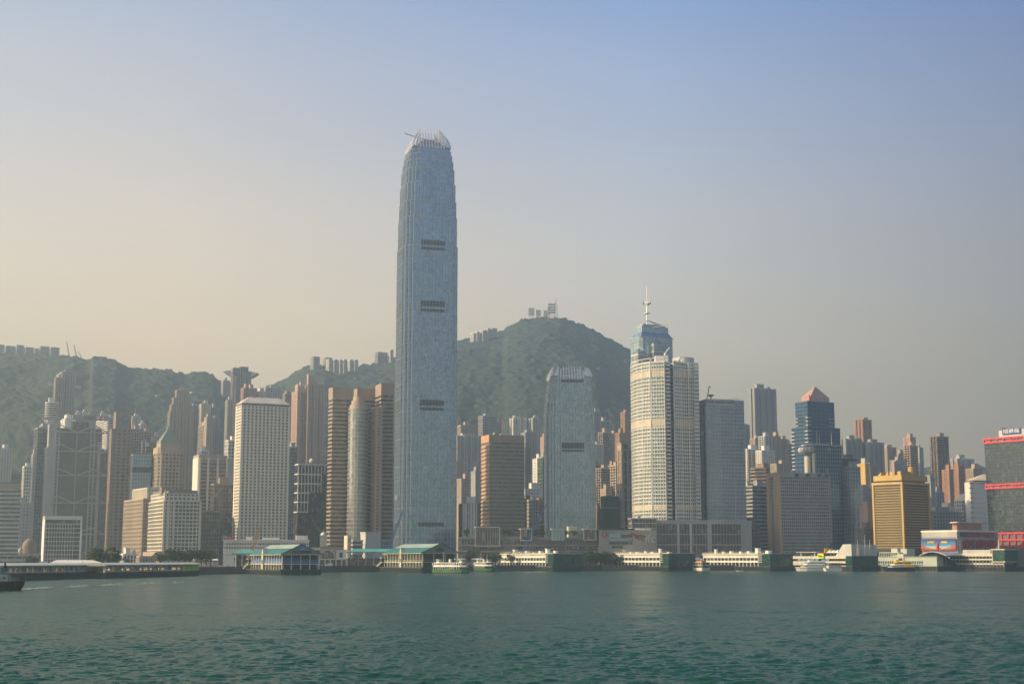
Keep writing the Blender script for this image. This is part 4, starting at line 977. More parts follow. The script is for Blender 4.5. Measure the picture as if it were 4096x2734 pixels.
T = ptower('glass_cylinder', 'pale glass cylinder bay with thin pink bands before the brown towers', pts, 1632, cat='office building')
shaft(T, T.poly, 0, T.h, 3.9, .7, .2, 0, 0, 0, M['pink'], M['g_pale'], top=.6, bands=True)
m = MB(); z = T.h
for i, q in enumerate((-1.2, -2.6, -4.2)): m.prism(offset(T.poly, q), z, z + 4); z += 4
T.part('stepped_crown', m, M['tan'])
tower('office_block', 'balconied light flank between the middle and right brown towers', 1498, 1504, 1527, 1625, 1395, 'balc', 'pink', 'g_pale', th=20, cat='office building', roof=0)

# ---- brown and green striped bank
T = Hero('striped_bank', 'rose and green striped office block with an orange left side', 1928, 1959, 2097, 1737, 1450, 20)
shaft(T, T.rect, 0, T.h - 7.5, 3.9, 1.9, .08, 0, 0, 0, wall('sand_stone', (.44, .33, .23)), M['g_soft'], top=0, bands=True); m = MB(); m.prism(offset(T.rect, .1), T.h - 7.5, T.h); T.part('top_wall', m, _mc['sand_stone'])
m = MB(); zz = [i * 3.9 for i in range(int((T.h - 8) / 3.9))]
for z in zz: m.box(-.9, .0, .2, T.d, z + .2, z + 2.1)
m.box(-.9, 0, .2, T.d, T.h - 7.5, T.h + .1); T.part('side_bands', m, wall('orange_stone', (.62, .36, .20)))
m = MB(); m.box(T.w * .2, T.w * .33, 6, 12, T.h, T.h + 3); T.part('roof_tank', m, M['copper'])
m = MB(); m.box(T.w * .4, T.w * .68, 8, 14, T.h, T.h + 2); T.part('roof_plant', m, M['white'])
T = Hero('pillared_office', 'white pillared office with a blank cream roof box', 1842, 1852, 1906, 2012, 1370, 22, dmax=20)
w, d, h = T.w, T.d, T.h; g = MB(); g.prism(T.rect, 0, h); T.part('glazing', g, M['g_dark'])
for t, q in ((0, 1.2), (.18, 3.0), (.42, 1.0), (.58, 2.2), (.80, 2.4), (.99, 1.)): m = MB(); m.box(w * t - q / 2, w * t + q / 2, -.9, .2, 0, h + .5); T.part('pillar', m, M['white'])
m = MB(); m.box(w * .22, w * .92, -1, d, h + .5, T.zz(1984)); T.part('roof_box', m, M['white'])
m = MB(); piers(m, T.rect, 0, h, 30, .1, .1); 
for i in range(int(h / 4)): m.box(-.1, w, -.15, .1, i * 4, i * 4 + .8)
T.part('floor_band', m, M['grey'])

# ---- the netted building and the tower with a round clock like emblem
T = Hero('netted_building', 'building wrapped in dark green scaffold netting', 2412, 2416, 2473, 1982, 1480, 14)
m = MB(); n = 14; w, d, h = T.w, T.d, T.h
m.prism(T.rect, 0, h); T.part('netting', m, glass('green_net', (.008, .045, .026), (.02, .09, .045), .3, cell=(1.2, 2.0), rough=.9, spec=.1))
m = MB(); z = T.zz(2031); m.box(-.4, w + .3, -.5, d, z, z + .9); T.part('catch_platform', m, M['tan'])
m = MB()
for i in range(n + 1): x = w * i / n; m.beam((x, -.25, 0), (x, -.25, h + 3.5 * rnd.random()), .14)
T.part('scaffold_pole', m, M['tan'])
T = Hero('emblem_tower', 'tan tower with a round dark emblem beside the curved white tower', 2476, 2486, 2560, 1772, 1480, 16)
w, d, h = T.w, T.d, T.h; g = MB(); g.prism(T.rect, 0, h - 7); T.part('glazing', g, M['g_dark'])
m = MB(); piers(m, T.rect, 0, h - 7, 6.2, 2.6, .5)
for i in range(int(h / 13)): m.prism(offset(T.rect, .35), i * 13.0, i * 13 + 1.3)
m.prism(offset(T.rect, .4), h - 7, h); m.prism(offset(T.rect, 1.1), h, h + .9); T.part('stone_frame', m, M['tan'])
x, z = T.fx(2502, 1785); m = MB(); m.tube((x, -.7, z), (x, -.3, z), 2.4, 2.4, 18); T.part('emblem', m, plain('emblem_teal', (.02, .09, .10)))
m = MB()
for q in (-1.3, 1.3): m.box(x + q - .2, x + q + .2, -.85, -.7, z - 1.5, z + 1.5)
T.part('emblem_mark', m, M['tan'])

# ---- right hand towers
T = Hero('blue_pyramid_tower', 'dark blue glass tower crowned by a pink pyramid with a red square sign', 3166, 3231, 3360, 1706, 1500, 30, dmax=45)
w, d, h = T.w, T.d, T.h
shaft(T, T.rect, 0, h, 3.9, .45, .08, 6, .2, .1, plain('blue_frame', (.10, .15, .20)), glass('deep_blue_glass', (.035, .085, .16), (.06, .12, .20), .1, metal=.8, rough=.12, warp=.02), top=.5, gname='curtain_wall', bands=False)
for i in range(int(h / 3.9)):
    z = i * 3.9 + 1; m = MB(); m.box(-.5, 4.5, -.5, 4.5, z, z + .9); T.part('corner_band', m, M['cream'])
    m = MB(); m.box(-.5, 4.5, d - 4.5, d + .3, z, z + .9); T.part('corner_band', m, M['cream'])
z1 = T.zz(1603); i1 = 3.2
shaft(T, rectp(i1, w - i1 - 1, i1, d - i1), h, z1, 3.9, .4, .08, 6, .2, .1, _mc['blue_frame'], _mc['deep_blue_glass'], top=.8, wname='upper_frame', gname='upper_curtain_wall')
m = MB()
for i in range(int((z1 - h - 12) / 3.9)): z = h + 2 + i * 3.9; m.box(i1 - .5, i1 + 4, i1 - .5, i1 + 3, z, z + .8); m.box(i1 - .5, i1 + 1, d - i1 - 4, d - i1, z, z + .8); m.box(w - i1 - 9, w - i1 - 2, i1 - .4, i1 + 1, z, z + .5)
T.part('balcony_band', m, M['cream'])
xa, xb, ya, yb_ = w * .22, w * .80, d * .20, d * .80; z2 = T.zz(1582); z3 = T.zz(1536)
m = MB(); m.prism(rectp(xa, xb, ya, yb_), z1, z2); m.frustum(rectp(xa, xb, ya, yb_), z2, rectp((xa + xb) / 2 - .6, (xa + xb) / 2 + .6, (ya + yb_) / 2 - .6, (ya + yb_) / 2 + .6), z3); rf = T.part('pyramid_roof', m, M['pink'])
m = MB()
for i in range(1, 6):
    t = i / 6; e = .08; k0 = 1 - t
    cx, cy = (xa + xb) / 2, (ya + yb_) / 2; m.prism(rectp(cx - (cx - xa) * k0 - .15, cx + (xb - cx) * k0 * .2, cy - (cy - ya) * k0 - .15, cy), z2 + (z3 - z2) * t - .1, z2 + (z3 - z2) * t + .8)
T.part('roof_slot', m, M['brown'], parent=rf)
m = MB(); m.box(xa - 1.8, xa - 1.2, ya, ya + 7, z1 + .6, z1 + 7.6); sp_ = T.part('sign_panel', m, M['redp'])
m = MB()
for q in ((1, 1, 1, 6), (1, 6, 6, 6), (6, 6, 6, 1), (2.6, 1, 2.6, 4.4), (2.6, 4.4, 4.4, 4.4), (4.4, 4.4, 4.4, 1)):
    m.beam((xa - 1.95, ya + q[0], z1 + .6 + q[1]), (xa - 1.95, ya + q[2], z1 + .6 + q[3]), .6, .5)
T.part('sign_mark', m, M['white'], parent=sp_)
T = Hero('blue_office', 'dark teal glass block with a ring emblem and beige stair tower', 3218, 3262, 3366, 1778, 1420, 28, dmax=40)
w, d, h = T.w, T.d, T.h; shaft(T, T.rect, 0, h, 3.9, .35, .08, 3, .2, .1, M['steel'], glass('sea_glass', (.03, .10, .13), (.06, .15, .17), .15, metal=.7, rough=.15, warp=.02), top=.8, bands=False, gname='curtain_wall')
x, z = T.fx(3315, 1797); m = MB(); k = 16
for i in range(k): a, b = 2 * pi * i / k, 2 * pi * (i + 1) / k; m.beam((x + 2.1 * cos(a), -.5, z + 2.1 * sin(a)), (x + 2.1 * cos(b), -.5, z + 2.1 * sin(b)), .35)
for q in (-.7, 0, .7): m.box(x - 1.2, x + 1.2, -.6, -.3, z + q - .12, z + q + .12)
T.part('ring_emblem', m, M['steel'])
for px in (3278, 3289): m = MB(); a = T.fx(px, 1770)[0]; m.tube((a, 4, h), (a, 4, T.zz(1720 + (px > 3280) * 10)), .3, .12, 5); T.part('antenna', m, M['white'])
m = MB(); a = T.fx(3337, 1770)[0]; m.tube((a, 4, h), (a, 4, T.zz(1722)), .3, .12, 5); T.part('antenna', m, M['white'])
m = MB(); zc = T.zz(1812); m.box(-.8, .1, 1, d * .30, 0, zc); m.box(-.8, .1, d * .48, d, 0, zc - 2); T.part('stair_wall', m, M['cream'])
m = MB()
for i in range(4): m.tube((-2.5, d * .1 + i * 5, zc + 4), (-2.5, d * .1 + i * 5 + 4, zc + 4), 3, 3, 10)
m.box(-4, w * .5, -1, d, h - .2, h + 1.2); T.part('barrel_canopy', m, M['pale'])
T = Hero('grid_slab', 'broad grey slab with a tight square window grid and bronze piers', 3075, 3120, 3320, 1905, 1330, 18, dmax=22)
w, d, h = T.w, T.d, T.h; shaft(T, T.rect, 0, h, 3.1, 1.1, .2, 2.1, .75, .25, M['grey'], M['g_dark'], top=.3, bands=True)
m = MB(); m.box(-2, w, 1.0, d, h, T.zz(1888)); T.part('roof_house', m, M['grey'])
m = MB()
for t in (.30, .53, .76, .9): m.box(w * t, w * t + 4, .7, 1.2, h + .4, h + 3.2)
T.part('roof_opening', m, M['black'])
m = MB(); zz = T.zz(1886)
for a, b in ((-.05, .22), (.26, .45), (.80, 1.05)): m.box(-2.2, .3, d * a, d * b, 0, zz)
T.part('bronze_pier', m, wall('bronze_panel', (.50, .34, .22)))
for t in (.1, .25, .45, .7, .8, .97): m = MB(); m.beam((w * t, 2, zz), (w * t, 2, zz + 2 + 2 * rnd.random()), .3); T.part('antenna', m, M['white'])

# red starburst sign
T0 = [o for o in COL.objects if o.get('label', '').startswith('dark office with a red starburst')][0]
tmp = Hero.__new__(Hero); tmp.o = T0; tmp.X, tmp.Y, tmp.g0 = T0.location; tmp.th = T0.rotation_euler[2]; tmp.h = 0
m = MB(); x, z = tmp.fx(3409, 1855)
for a in range(0, 181, 22): m.beam((x, -1.2, z - 2), (x + 5.2 * cos(R(a)), -1.2, z - 2 + (4.2 if a != 90 else 6) * sin(R(a))), .4)
x0, z0 = tmp.fx(3366, 1862); x1, z1 = tmp.fx(3426, 1840); p = MB(); p.box(x0 - 1, x1, -1.0, 0, z0 - 1, z1 + 1.4)
sp_ = tmp.part('sign_panel', p, plain('sign_navy', (.02, .025, .05))); tmp.part('starburst', m, plain('starburst_red', (.45, .08, .03)), parent=sp_)
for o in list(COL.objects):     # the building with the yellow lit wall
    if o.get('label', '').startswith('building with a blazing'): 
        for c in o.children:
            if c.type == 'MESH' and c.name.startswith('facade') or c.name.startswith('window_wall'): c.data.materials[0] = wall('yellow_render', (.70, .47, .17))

# ---- gold ribbed office
T = Hero('gold_office', 'gold clad office with bulging horizontal bands and a stepped roof', 3492, 3607, 3712, 1925, 1280, 42, dmax=60)
w, d, h = T.w, T.d, T.h; g = MB(); g.prism(T.rect, 0, h); T.part('building_core', g, M['black'])
z0 = T.zz(2190); n = 24; f = (h - 2.5 - z0) / n
for i in range(n):
    z = z0 + i * f; m = MB(); m.prism(offset(T.rect, .25), z, z + .35, top=False); m.frustum(offset(T.rect, .25), z + .35, offset(T.rect, .6), z + .7, top=False, bot=False); m.frustum(offset(T.rect, .6), z + .7, offset(T.rect, .2), z + f * .42)
    T.part('spandrel_band', m, M['gold'])
    g = MB(); g.prism(offset(T.rect, .03), z + f * .42, z + f, top=False, bot=False); T.part('window_band', g, M['black'])
m = MB()
for x, y in ((0, 0), (w, 0), (0, d)): m.box(x - .9, x + .9, y - .9, y + .9, 0, h)
m.prism(offset(T.rect, 1.0), h - 2.3, h); T.part('corner_pier', m, M['gold'])
zr1 = T.zz(1898, 3600)
m = MB(); m.prism(offset(T.rect, -2), h, h + 1.3); T.part('roof_gap', m, M['black'])
m = MB(); m.prism(offset(T.rect, -.3), h + 1.3, h + 6); T.part('roof_storey', m, M['gold'])
m = MB(); m.box(w * .1, w * .62, d * .12, d * .5, h + 6, h + 9.5)
for y in (.55, .8): m.frustum(rectp(w * .1, w * .6, d * y, d * (y + .12)), h + 6, rectp(w * .1, w * .6, d * y, d * (y + .02)), h + 9.3)
T.part('roof_house', m, M['gold'])
m = MB(); m.tube((w * .55, d * .15, h + 6), (w * .55, d * .15, h + 14), 3.2, 3.2, 16); T.part('roof_tank', m, M['gold'])
m = MB(); m.box(w * .05, w * .16, d * .28, d * .36, h + 6, T.zz(1840, 3590)); T.part('chimney', m, M['pink'])

# ---- red trussed tower at the right edge
T = Hero('red_trussed_tower', 'dark gridded glass tower with bright red trusses at the right picture edge', 3937, 4210, 4330, 1735, 1230, 36, dmax=90, dmin=60)
w, d, h = T.w, T.d, T.h
g = MB(); g.prism(T.rect, 0, h); T.part('curtain_wall', g, glass('shun_glass', (.012, .022, .030), (.05, .065, .06), .18, cell=(2.2, 2.2), metal=.0, rough=.12, warp=.03))
m = MB(); n = int(h / 2.9)
for i in range(n): m.prism(offset(T.rect, .12), i * 2.9, i * 2.9 + .18)
piers(m, T.rect, 0, h, 2.9, .16, .2); T.part('mullions', m, plain('grid_green', (.07, .09, .09)))
def redtruss(za, zb2, nb=5, diag=True):
    m = MB(); y1 = d + .8
    for z in (za, zb2): m.box(-1.6, .1, -.8, y1, z - .65, z + .65)
    cols_ = [d - i * (d / (nb * 2)) for i in range(nb * 2 + 1)]
    for y in cols_: m.box(-1.5, .1, y - .5, y + .5, za, zb2)
    if diag: m.beam((-1.0, cols_[0], zb2), (-1.0, cols_[1] - 1, za), .8); m.beam((-1.0, cols_[4], za), (-1.0, cols_[5] + 1, zb2), .8)
    T.part('red_truss', m, M['redp'])
    g = MB(); g.box(-.35, .2, 0, d, za, zb2); T.part('louvre_band', g, M['dgrey'])
yf, _ = T.lx(3940, 1765)
def zl(px, py): return T.lx(px, py)[1]
redtruss(zl(3990, 1768), zl(3990, 1752)); redtruss(zl(3990, 1951), zl(3990, 1937))
za, zb2 = zl(4030, 2240), zl(4030, 2131); m = MB(); nb = 10
for k in range(5): z = za + (zb2 - za) * k / 4; m.box(-1.6, .1, -.8, d + .8, z - .8, z + .8)
for i in range(nb + 1): y = d * i / nb; m.box(-1.5, .1, y - .55, y + .55, 0, zb2)
T.part('red_frame', m, M['redp']); g = MB(); g.box(-.35, .2, 0, d, 0, zb2); T.part('podium_wall', g, M['dgrey'])
ya, _ = T.lx(4004, 1720); yb2, _ = T.lx(4078, 1720); zs0, zs1 = zl(4040, 1735), zl(4040, 1712)
m = MB(); m.box(1.5, 2.2, yb2, ya, zs0, zs1); sgp = T.part('sign_panel', m, plain('sign_blue', (.015, .05, .30)))
letters(T, '招商局', 1.35, (ya + yb2) / 2, (zs0 + zs1) / 2, (zs1 - zs0) * .8, M['white'], face='left', parent=sgp, width=(ya - yb2) * .86, bold=.05)
m = MB(); m.box(2.3, 14, yb2 - 5, ya + 4, h, zs1 - 1); T.part('roof_house', m, M['pale'])
m = MB(); yc, _ = T.lx(4000, 1712); m.lathe(5, ya + 1, [(.3, zs1 - 2), (3, zs1 + 1.2), (3.2, zs1 + 1.4)], 12); T.part('satellite_dish', m, M['steel'])
for px, py in ((4033, 1682), (4055, 1700)): m = MB(); y_, _ = T.lx(px, 1740); m.tube((6, y_, zs1 - 2), (6, y_, zl(px, py)), .7, .1, 4); T.part('mast', m, M['steel'])

# ---- white hall with a tent roof, billboard building
T = Hero('tent_roofed_hall', 'white panelled block under a shallow tent shaped roof', 3872, 3880, 3948, 1926, 1380, 8)
m = MB(); m.prism(T.rect, 0, T.h); T.part('wall', m, M['white'])
m = MB(); z = 8
while z < T.h: m.box(-.15, T.w * .8, -.12, .1, z, z + .25); m.box(-1, 2.5, -.5, .3, z, z + .9); z += 4.6
T.part('floor_ledge', m, M['grey'])
m = MB(); w, d = T.w, T.d; m.frustum(rectp(1, w + 16, -2, d + 2), T.h + 1.5, rectp(w - .5, w + .5, d / 2 - .5, d / 2 + .5), T.zz(1893)); m.box(4, w - 2, 1, d, T.h, T.h + 1.5); T.part('tent_roof', m, wall('cream_canvas', (.72, .62, .42)))
T = Hero('billboard_building', 'long low building carrying a blue drink billboard and red characters', 3686, 3828, 3991, 2122, 1215, 38, cat='building', dmax=75)
w, d, h = T.w, T.d, T.h
m = MB(); m.prism(T.rect, 0, h - .6); T.part('wall', m, M['grey']); m = MB(); m.prism(offset(T.rect, .5), h - .6, h + .8); T.part('roof_edge', m, M['white'])
_, z1 = T.lx(3760, 2126); _, z0 = T.lx(3760, 2148); m = MB(); k = int(d / 1.1)
for i in range(k): m.box(-.8, .1, i * 1.1, i * 1.1 + .55, z0, z1)
T.part('white_fins', m, M['white'])
_, zb1 = T.lx(3760, 2153); _, zb0 = T.lx(3760, 2200); ya, _ = T.lx(3689, 2175); yb2, _ = T.lx(3827, 2175)
m = MB(); m.box(-1.6, -1, yb2, ya, zb0, zb1)
mt, t_, b_ = nodes_of('billboard_print'); N = t_.nodes; L = t_.links
tc = N.new('ShaderNodeTexCoord'); sx = N.new('ShaderNodeSeparateXYZ'); L.new(tc.outputs['Generated'], sx.inputs[0])
cr = N.new('ShaderNodeValToRGB'); e = cr.color_ramp.elements; e[0].color = (.55, .62, .62, 1); e[0].position = .15; e[1].color = (.01, .03, .22, 1); e[1].position = .85; q = e.new(.45); q.color = (.02, .28, .48, 1)
L.new(sx.outputs[2], cr.inputs[0]); L.new(cr.outputs[0], b_.inputs['Base Color'])
bb = T.part('billboard', m, mt)
wb, hb = ya - yb2, zb1 - zb0
def onb(u, v): return (-1.75, ya - u * wb, zb0 + v * hb)
m = MB()
for s_ in (0, 1):
    f = (lambda u: 1 - u) if s_ else (lambda u: u)
    for q in ([(0, 0), (.5, 0), (.34, .14), (0, .34)],): m.quad(*[onb(f(u), v) for u, v in (q if not s_ else q[::-1])])
    for u0, v0 in ((0, .42), (.06, .34), (.14, .28), (.02, .55)): m.quad(*[onb(f(u), v) for u, v in ([(u0, v0 - .1), (u0 + .12, v0 - .12), (u0 + .12, v0 - .06), (u0, v0)][::1 if not s_ else -1])])
for u0, wd, hh in ((.5, .2, .22), (.33, .12, .14), (.67, .12, .14)): m.quad(onb(u0 - wd / 2, .08), onb(u0 + wd / 2, .08), onb(u0 + wd / 3, hh), onb(u0 - wd / 3, hh))
T.part('billboard_walls', m, plain('palace_red', (.36, .02, .02)), parent=bb)
m = MB()
for u0, wd, hh in ((.5, .22, .26), (.33, .14, .18), (.67, .14, .18)): m.quad(onb(u0 - wd / 2, hh - .04), onb(u0 + wd / 2, hh - .04), onb(u0 + wd / 2.6, hh + .04), onb(u0 - wd / 2.6, hh + .04))
for v in ((0, .30, .3, .10), (.7, .10, 1, .30)): m.quad(*[(p[0] - .05, p[1], p[2]) for p in (onb(v[0], v[1] - .02), onb(v[2], v[3] - .02), onb(v[2], v[3] + .02), onb(v[0], v[1] + .02))])
T.part('billboard_roofs', m, plain('palace_gold', (.62, .38, .18)), parent=bb)
m = MB(); m.tube(onb(.49, .04), onb(.49, .55), hb * .11, hb * .13, 10); m.tube(onb(.49, .55), onb(.49, .66), hb * .13, hb * .04, 10); m.tube(onb(.49, .66), onb(.49, .85), hb * .04, hb * .05, 10); T.part('billboard_bottle', m, M['redp'], parent=bb)
yl = plain('sign_yellow', (.85, .62, .05))
for s_, u0 in (('大唐国酒', .30), ('剑南春', .68)): x, y, z = onb(u0, .68); letters(T, s_, x, y, z, hb * .20, yl, face='left', parent=bb, bold=.06)
m = MB(); zf1, zf0 = T.fx(3900, 2158)[1], T.fx(3900, 2197)[1]; n = 30
for i in range(n + 1): x = w * (.03 + .94 * i / n); m.beam((x, -1.2, zf0 - 3), (x, -1.2, zf1), .16)
for i in range(9): z = zf0 + (zf1 - zf0) * i / 8; m.beam((w * .03, -1.2, z), (w * .97, -1.2, z), .16)
T.part('sign_scaffold', m, M['steel'])
letters(T, '劍南春', w * .52, -1.5, (zf0 + zf1) / 2, (zf1 - zf0) * .98, plain('character_red', (.33, .02, .04)), width=w * .88, bold=.25)
m = MB(); a, b, z0, z1 = T.rct(m, 3838, 3978, 2126, 2147, out=.3); T.part('window_strip', m, M['g_dark'])
m = MB(); m.box(w * .15, w * .75, 6, d * .3, h + .8, h + 6.5); m.box(w * .1, w * .85, 5, d * .32, h + 6.5, h + 7.2); T.part('roof_house', m, M['rust']); m = MB(); m.box(w * .13, w * .8, 4.5, d * .33, h + 7.2, h + 7.8); T.part('roof_canopy', m, M['white'])
# ---------------------------------------------------------------- more buildings near the water
T = Hero('banded_office', 'wide pale banded office with a blank top wall at the left edge', -60, -34, 84, 1931, 1270, 18)
m = MB(); m.prism(T.rect, T.zz(1960, 40), T.h); T.part('top_wall', m, M['tan'])
shaft(T, T.rect, 0, T.zz(1960, 40), 3.75, 1.5, .7, 0, 0, 0, M['pale'], M['g_dark'], top=.5, bands=True)
T = Hero('white_framed_slab', 'small white framed slab with a dark window grid near the left pier', 151, 183, 327, 2061, 1140, 22, dmax=22)
w, d, h = T.w, T.d, T.h; m = MB(); m.box(-.6, .2, -1.2, d, 0, h); T.part('side_wall', m, M['white']); g = MB(); g.prism(rectp(.2, w, 0, d), 0, h - .4); T.part('glazing', g, M['g_dark'])
m = MB(); m.box(-.6, w + .6, -1.25, d, h - 3, h); m.box(w - .8, w + .6, -1.2, .4, 0, h - 3); T.part('white_frame', m, M['white'])
m = MB(); n = 9; z1 = T.zz(2092); 
for i in range(n + 1): m.box(.2, w - .8, -.55, .2, z1 - i * 3.4 - .45, z1 - i * 3.4)
for i in range(11): x = .8 + i * (w * .76) / 10; m.box(x - .16, x + .16, -.62, .15, 0, z1)
T.part('sun_grille', m, M['white'])
T = Hero('domed_hall', 'low stone hall with a ribbed brown dome and small cupola', 40, 52, 190, 2212, 1330, 10, cat='building')
m = MB(); m.prism(T.rect, 0, T.h); T.part('wall', m, M['tan']); cx, _ = T.fx(108, 2212); za = T.zz(2186); m = MB(); zt_ = T.zz(2152)
m.tube((cx, 12, T.h), (cx, 12, za), 6.5, 6.5, 16); m.lathe(cx, 12, [(6.3 * cos(R(a)), za + (zt_ - za) * sin(R(a))) for a in range(0, 86, 12)], 18); m.tube((cx, 12, zt_ - .3), (cx, 12, T.zz(2143)), .9, .5, 8); T.part('dome', m, M['brown'])
cx, _ = T.fx(80, 2212); m = MB(); m.tube((cx, 3, T.h), (cx, 3, T.zz(2198)), 2, 2, 10); m.lathe(cx, 3, [(2.2, T.zz(2198)), (1.6, T.zz(2192)), (.2, T.zz(2188))], 10); T.part('cupola', m, M['cream'])
T = Hero('low_terminal', 'long low grey building behind the leftmost pier', -80, -60, 150, 2222, 1010, 12, cat='building', dmax=20)
shaft(T, T.rect, 0, T.h, 4.2, 2.2, .3, 5, .5, .35, M['grey'], M['g_dark'], top=.8, bands=False)
T = Hero('post_office', 'long white low office with two rows of small windows', 879, 894, 1236, 2161, 1190, 10, dmax=32)
w, d, h = T.w, T.d, T.h; m = MB(); m.prism(T.rect, 0, h); T.part('wall', m, M['white'])
for a, b in ((2170, 2178), (2186, 2193), (2216, 2219)):
    m = MB(); z0, z1 = T.zz(b, 1000), T.zz(a, 1000); m.box(1, w - .5, -.12, .1, z0, z1); m.box(-.12, .1, 1, d - 1, z0, z1); st = T.part('window_strip', m, M['g_dark'])
    m = MB(); x = 2
    while x < w - 1: m.box(x - .32, x + .32, -.22, .05, z0, z1); x += 2.1
    T.part('mullions', m, M['white'], parent=st)
m = MB(); m.box(-.8, w + .4, -.9, 0, h - .2, h + .8); m.box(-.5, w, -.5, 0, T.zz(2182, 1000), T.zz(2180, 1000)); m.box(-.5, w, -.5, 0, T.zz(2199, 1000), T.zz(2197, 1000)); T.part('cornice', m, M['white'])
for a, b, t in ((983, 1011, 2145), (1050, 1120, 2148), (1185, 1232, 2140)): m = MB(); m.box(T.fx(a, 2150)[0], T.fx(b, 2150)[0], 4, 14, h + .5, T.zz(t, a)); T.part('roof_house', m, M['white'])
fl = [('teal_flag', (.05, .35, .38)), ('red_flag', (.6, .05, .04)), ('second_red_flag', (.6, .05, .04))]
for i, px in enumerate((893, 904, 918)):
    m = MB(); x = T.fx(px, 2150)[0]; zt_ = T.zz(2138 + 3 * i, px); m.tube((x, 1, h), (x, 1, zt_), .12, .08, 5); p = T.part('flagpole', m, M['white'])
    f = MB(); f.quad((x, 1, zt_), (x + 2.2, 1.3, zt_ - .6), (x + 1.8, 1.2, zt_ - 3), (x, 1, zt_ - 2.4)); f.quad((x, 1.04, zt_), (x, 1.04, zt_ - 2.4), (x + 1.8, 1.24, zt_ - 3), (x + 2.2, 1.34, zt_ - .6)); T.part('flag', f, plain(*fl[i]), parent=p)
tower('utility_block', 'blank beige concrete box with a sunlit side above the teal canopy', 1447, 1463, 1523, 2126, 1230, 'grid', 'pale', 'pale', cat='building', sp=0, bh=0, bands=False, roof=0, dmax=20)
T = Hero('cream_sign_slab', 'narrow cream slab wall with a red mark and vent slots', 1384, 1390, 1406, 2140, 1200, 20, cat='building', dmax=12)
m = MB(); m.prism(T.rect, 0, T.h); T.part('wall', m, M['cream']); m = MB()
for i in range(4): z = T.zz(2152 + i * 4); m.box(T.w * .3, T.w * .8, -.1, .1, z, z + .35)
T.part('vent_slot', m, M['black']); m = MB(); x, z = T.fx(1397, 2190); m.lathe(x, 0, [(.1, z - 2), (.7, z - .5), (.7, z + .5), (.1, z + 2)], 8); T.part('red_mark', m, M['redp'])
tower('stepped_podium', 'stepped cream podium with rounded terraces left of the beige box', 1406, 1412, 1450, 2158, 1215, 'ribbon', 'cream', cat='building', roof=0, dmax=18, bands=False)
tower('link_block', 'low teal glazed block between the beige box and the tallest tower', 1516, 1521, 1566, 2156, 1240, 'curtain', 'grey', 'g_teal', cat='building', roof=0, dmax=18, bands=False)
tower('old_hall', 'low cream hall with a colonnade before the orange sunlit block', 478, 494, 548, 2212, 1210, 'vert', 'white', cat='building', roof=1, dmax=18, bands=False)
tower('colonnade_hall', 'tan hall with tall narrow openings before the cream hotel', 556, 560, 622, 2222, 1180, 'vert', 'tan', cat='building', roof=0, dmax=14, bands=False, sp=2.2, pw=1.2)

# ---- shopping podium along the centre
T = Hero('shopping_podium', 'long grey shopping podium with roof gardens below the glass towers', 1829, 1833, 2395, 2152, 1255, 6, cat='shopping centre', dmax=60)
w, d, h = T.w, T.d, T.h
m = MB(); m.prism(T.rect, 0, h); T.part('wall', m, M['dgrey'] if False else wall('podium_stone', (.22, .215, .20)))
m = MB(); m.box(-.3, w, -.5, .2, h, h + 1.1)
for y in (2180, 2204): z = T.zz(y, 2100); m.box(-.5, w, -3.0, .2, z - .5, z + .5)
T.part('terrace_edge', m, M['grey'])
k = 0
for a, b, y0, y1 in ((1845, 1895, 2158, 2176), (1905, 2010, 2160, 2177), (2030, 2120, 2158, 2177), (2140, 2200, 2160, 2177), (1890, 2015, 2186, 2200), (2055, 2180, 2184, 2200), (2250, 2380, 2186, 2201), (1870, 2000, 2208, 2228), (2020, 2390, 2210, 2232), (2240, 2330, 2160, 2176)):
    m = MB(); aa, bb_, z0, z1 = T.rct(m, a, b, y0, y1, out=.25); g = T.part('shop_window', m, M['g_dark'])
    m = MB(); n = max(2, int((bb_ - aa) / 2.6))
    for i in range(n + 1): x = aa + (bb_ - aa) * i / n; m.box(x - .1, x + .1, -.4, .1, z0, z1)
    T.part('mullions', m, M['steel'], parent=g)
for a, b, yt_, yb_, lab in ((1902, 1995, 2109, 2180, 'large'), (2082, 2122, 2116, 2158, 'mid'), (2207, 2252, 2117, 2157, 'small'), (2333, 2378, 2117, 2157, 'right')):
    m = MB(); aa, bb_, z0, z1 = T.rct(m, a, b, yt_, yb_, out=5, back=8); bx_ = T.part('glass_box', m, M['g_dark'] if lab != 'small' else M['g_teal'])
    m = MB(); m.box(aa - .6, bb_ + .6, -5.6, 8.6, z1, z1 + .8); m.box(aa - .6, bb_ + .6, -5.6, 8.6, z0 - .8, z0); m.box(bb_, bb_ + .6, -5.6, -4.8, z0, z1); m.box(aa - .6, aa, -5.6, -4.8, z0, z1)
    n = int((bb_ - aa) / 2.2)
    for i in range(n): x = aa + (bb_ - aa) * (i + .5) / n; m.box(x - .08, x + .08, -5.2, -4.95, z0, z1)
    T.part('box_frame', m, M['alu'], parent=bx_)
m = MB(); m.box(*[T.fx(p, 2120)[0] for p in (2283, 2315)], 14, 24, h, T.zz(2102, 2300)); T.part('roof_house', m, M['cream'])
PT = T
T = Hero('mall_wing', 'taller pale mall wing with a maroon disc sign and large grey letters', 2390, 2396, 2626, 2118, 1262, 6, cat='shopping centre', dmax=50)
w, d, h = T.w, T.d, T.h; m = MB(); m.prism(T.rect, 0, h); T.part('wall', m, wall('mall_stone', (.30, .29, .26))); m = MB(); m.box(-.4, w * .62, -.5, 12, h, h + 1.3); T.part('hedge', m, M['forest'])
x, z = T.fx(2417, 2137); m = MB(); m.tube((x, -.6, z), (x, -.1, z), 2.35, 2.35, 24); dsk = T.part('disc_sign', m, plain('maroon', (.20, .015, .03)))
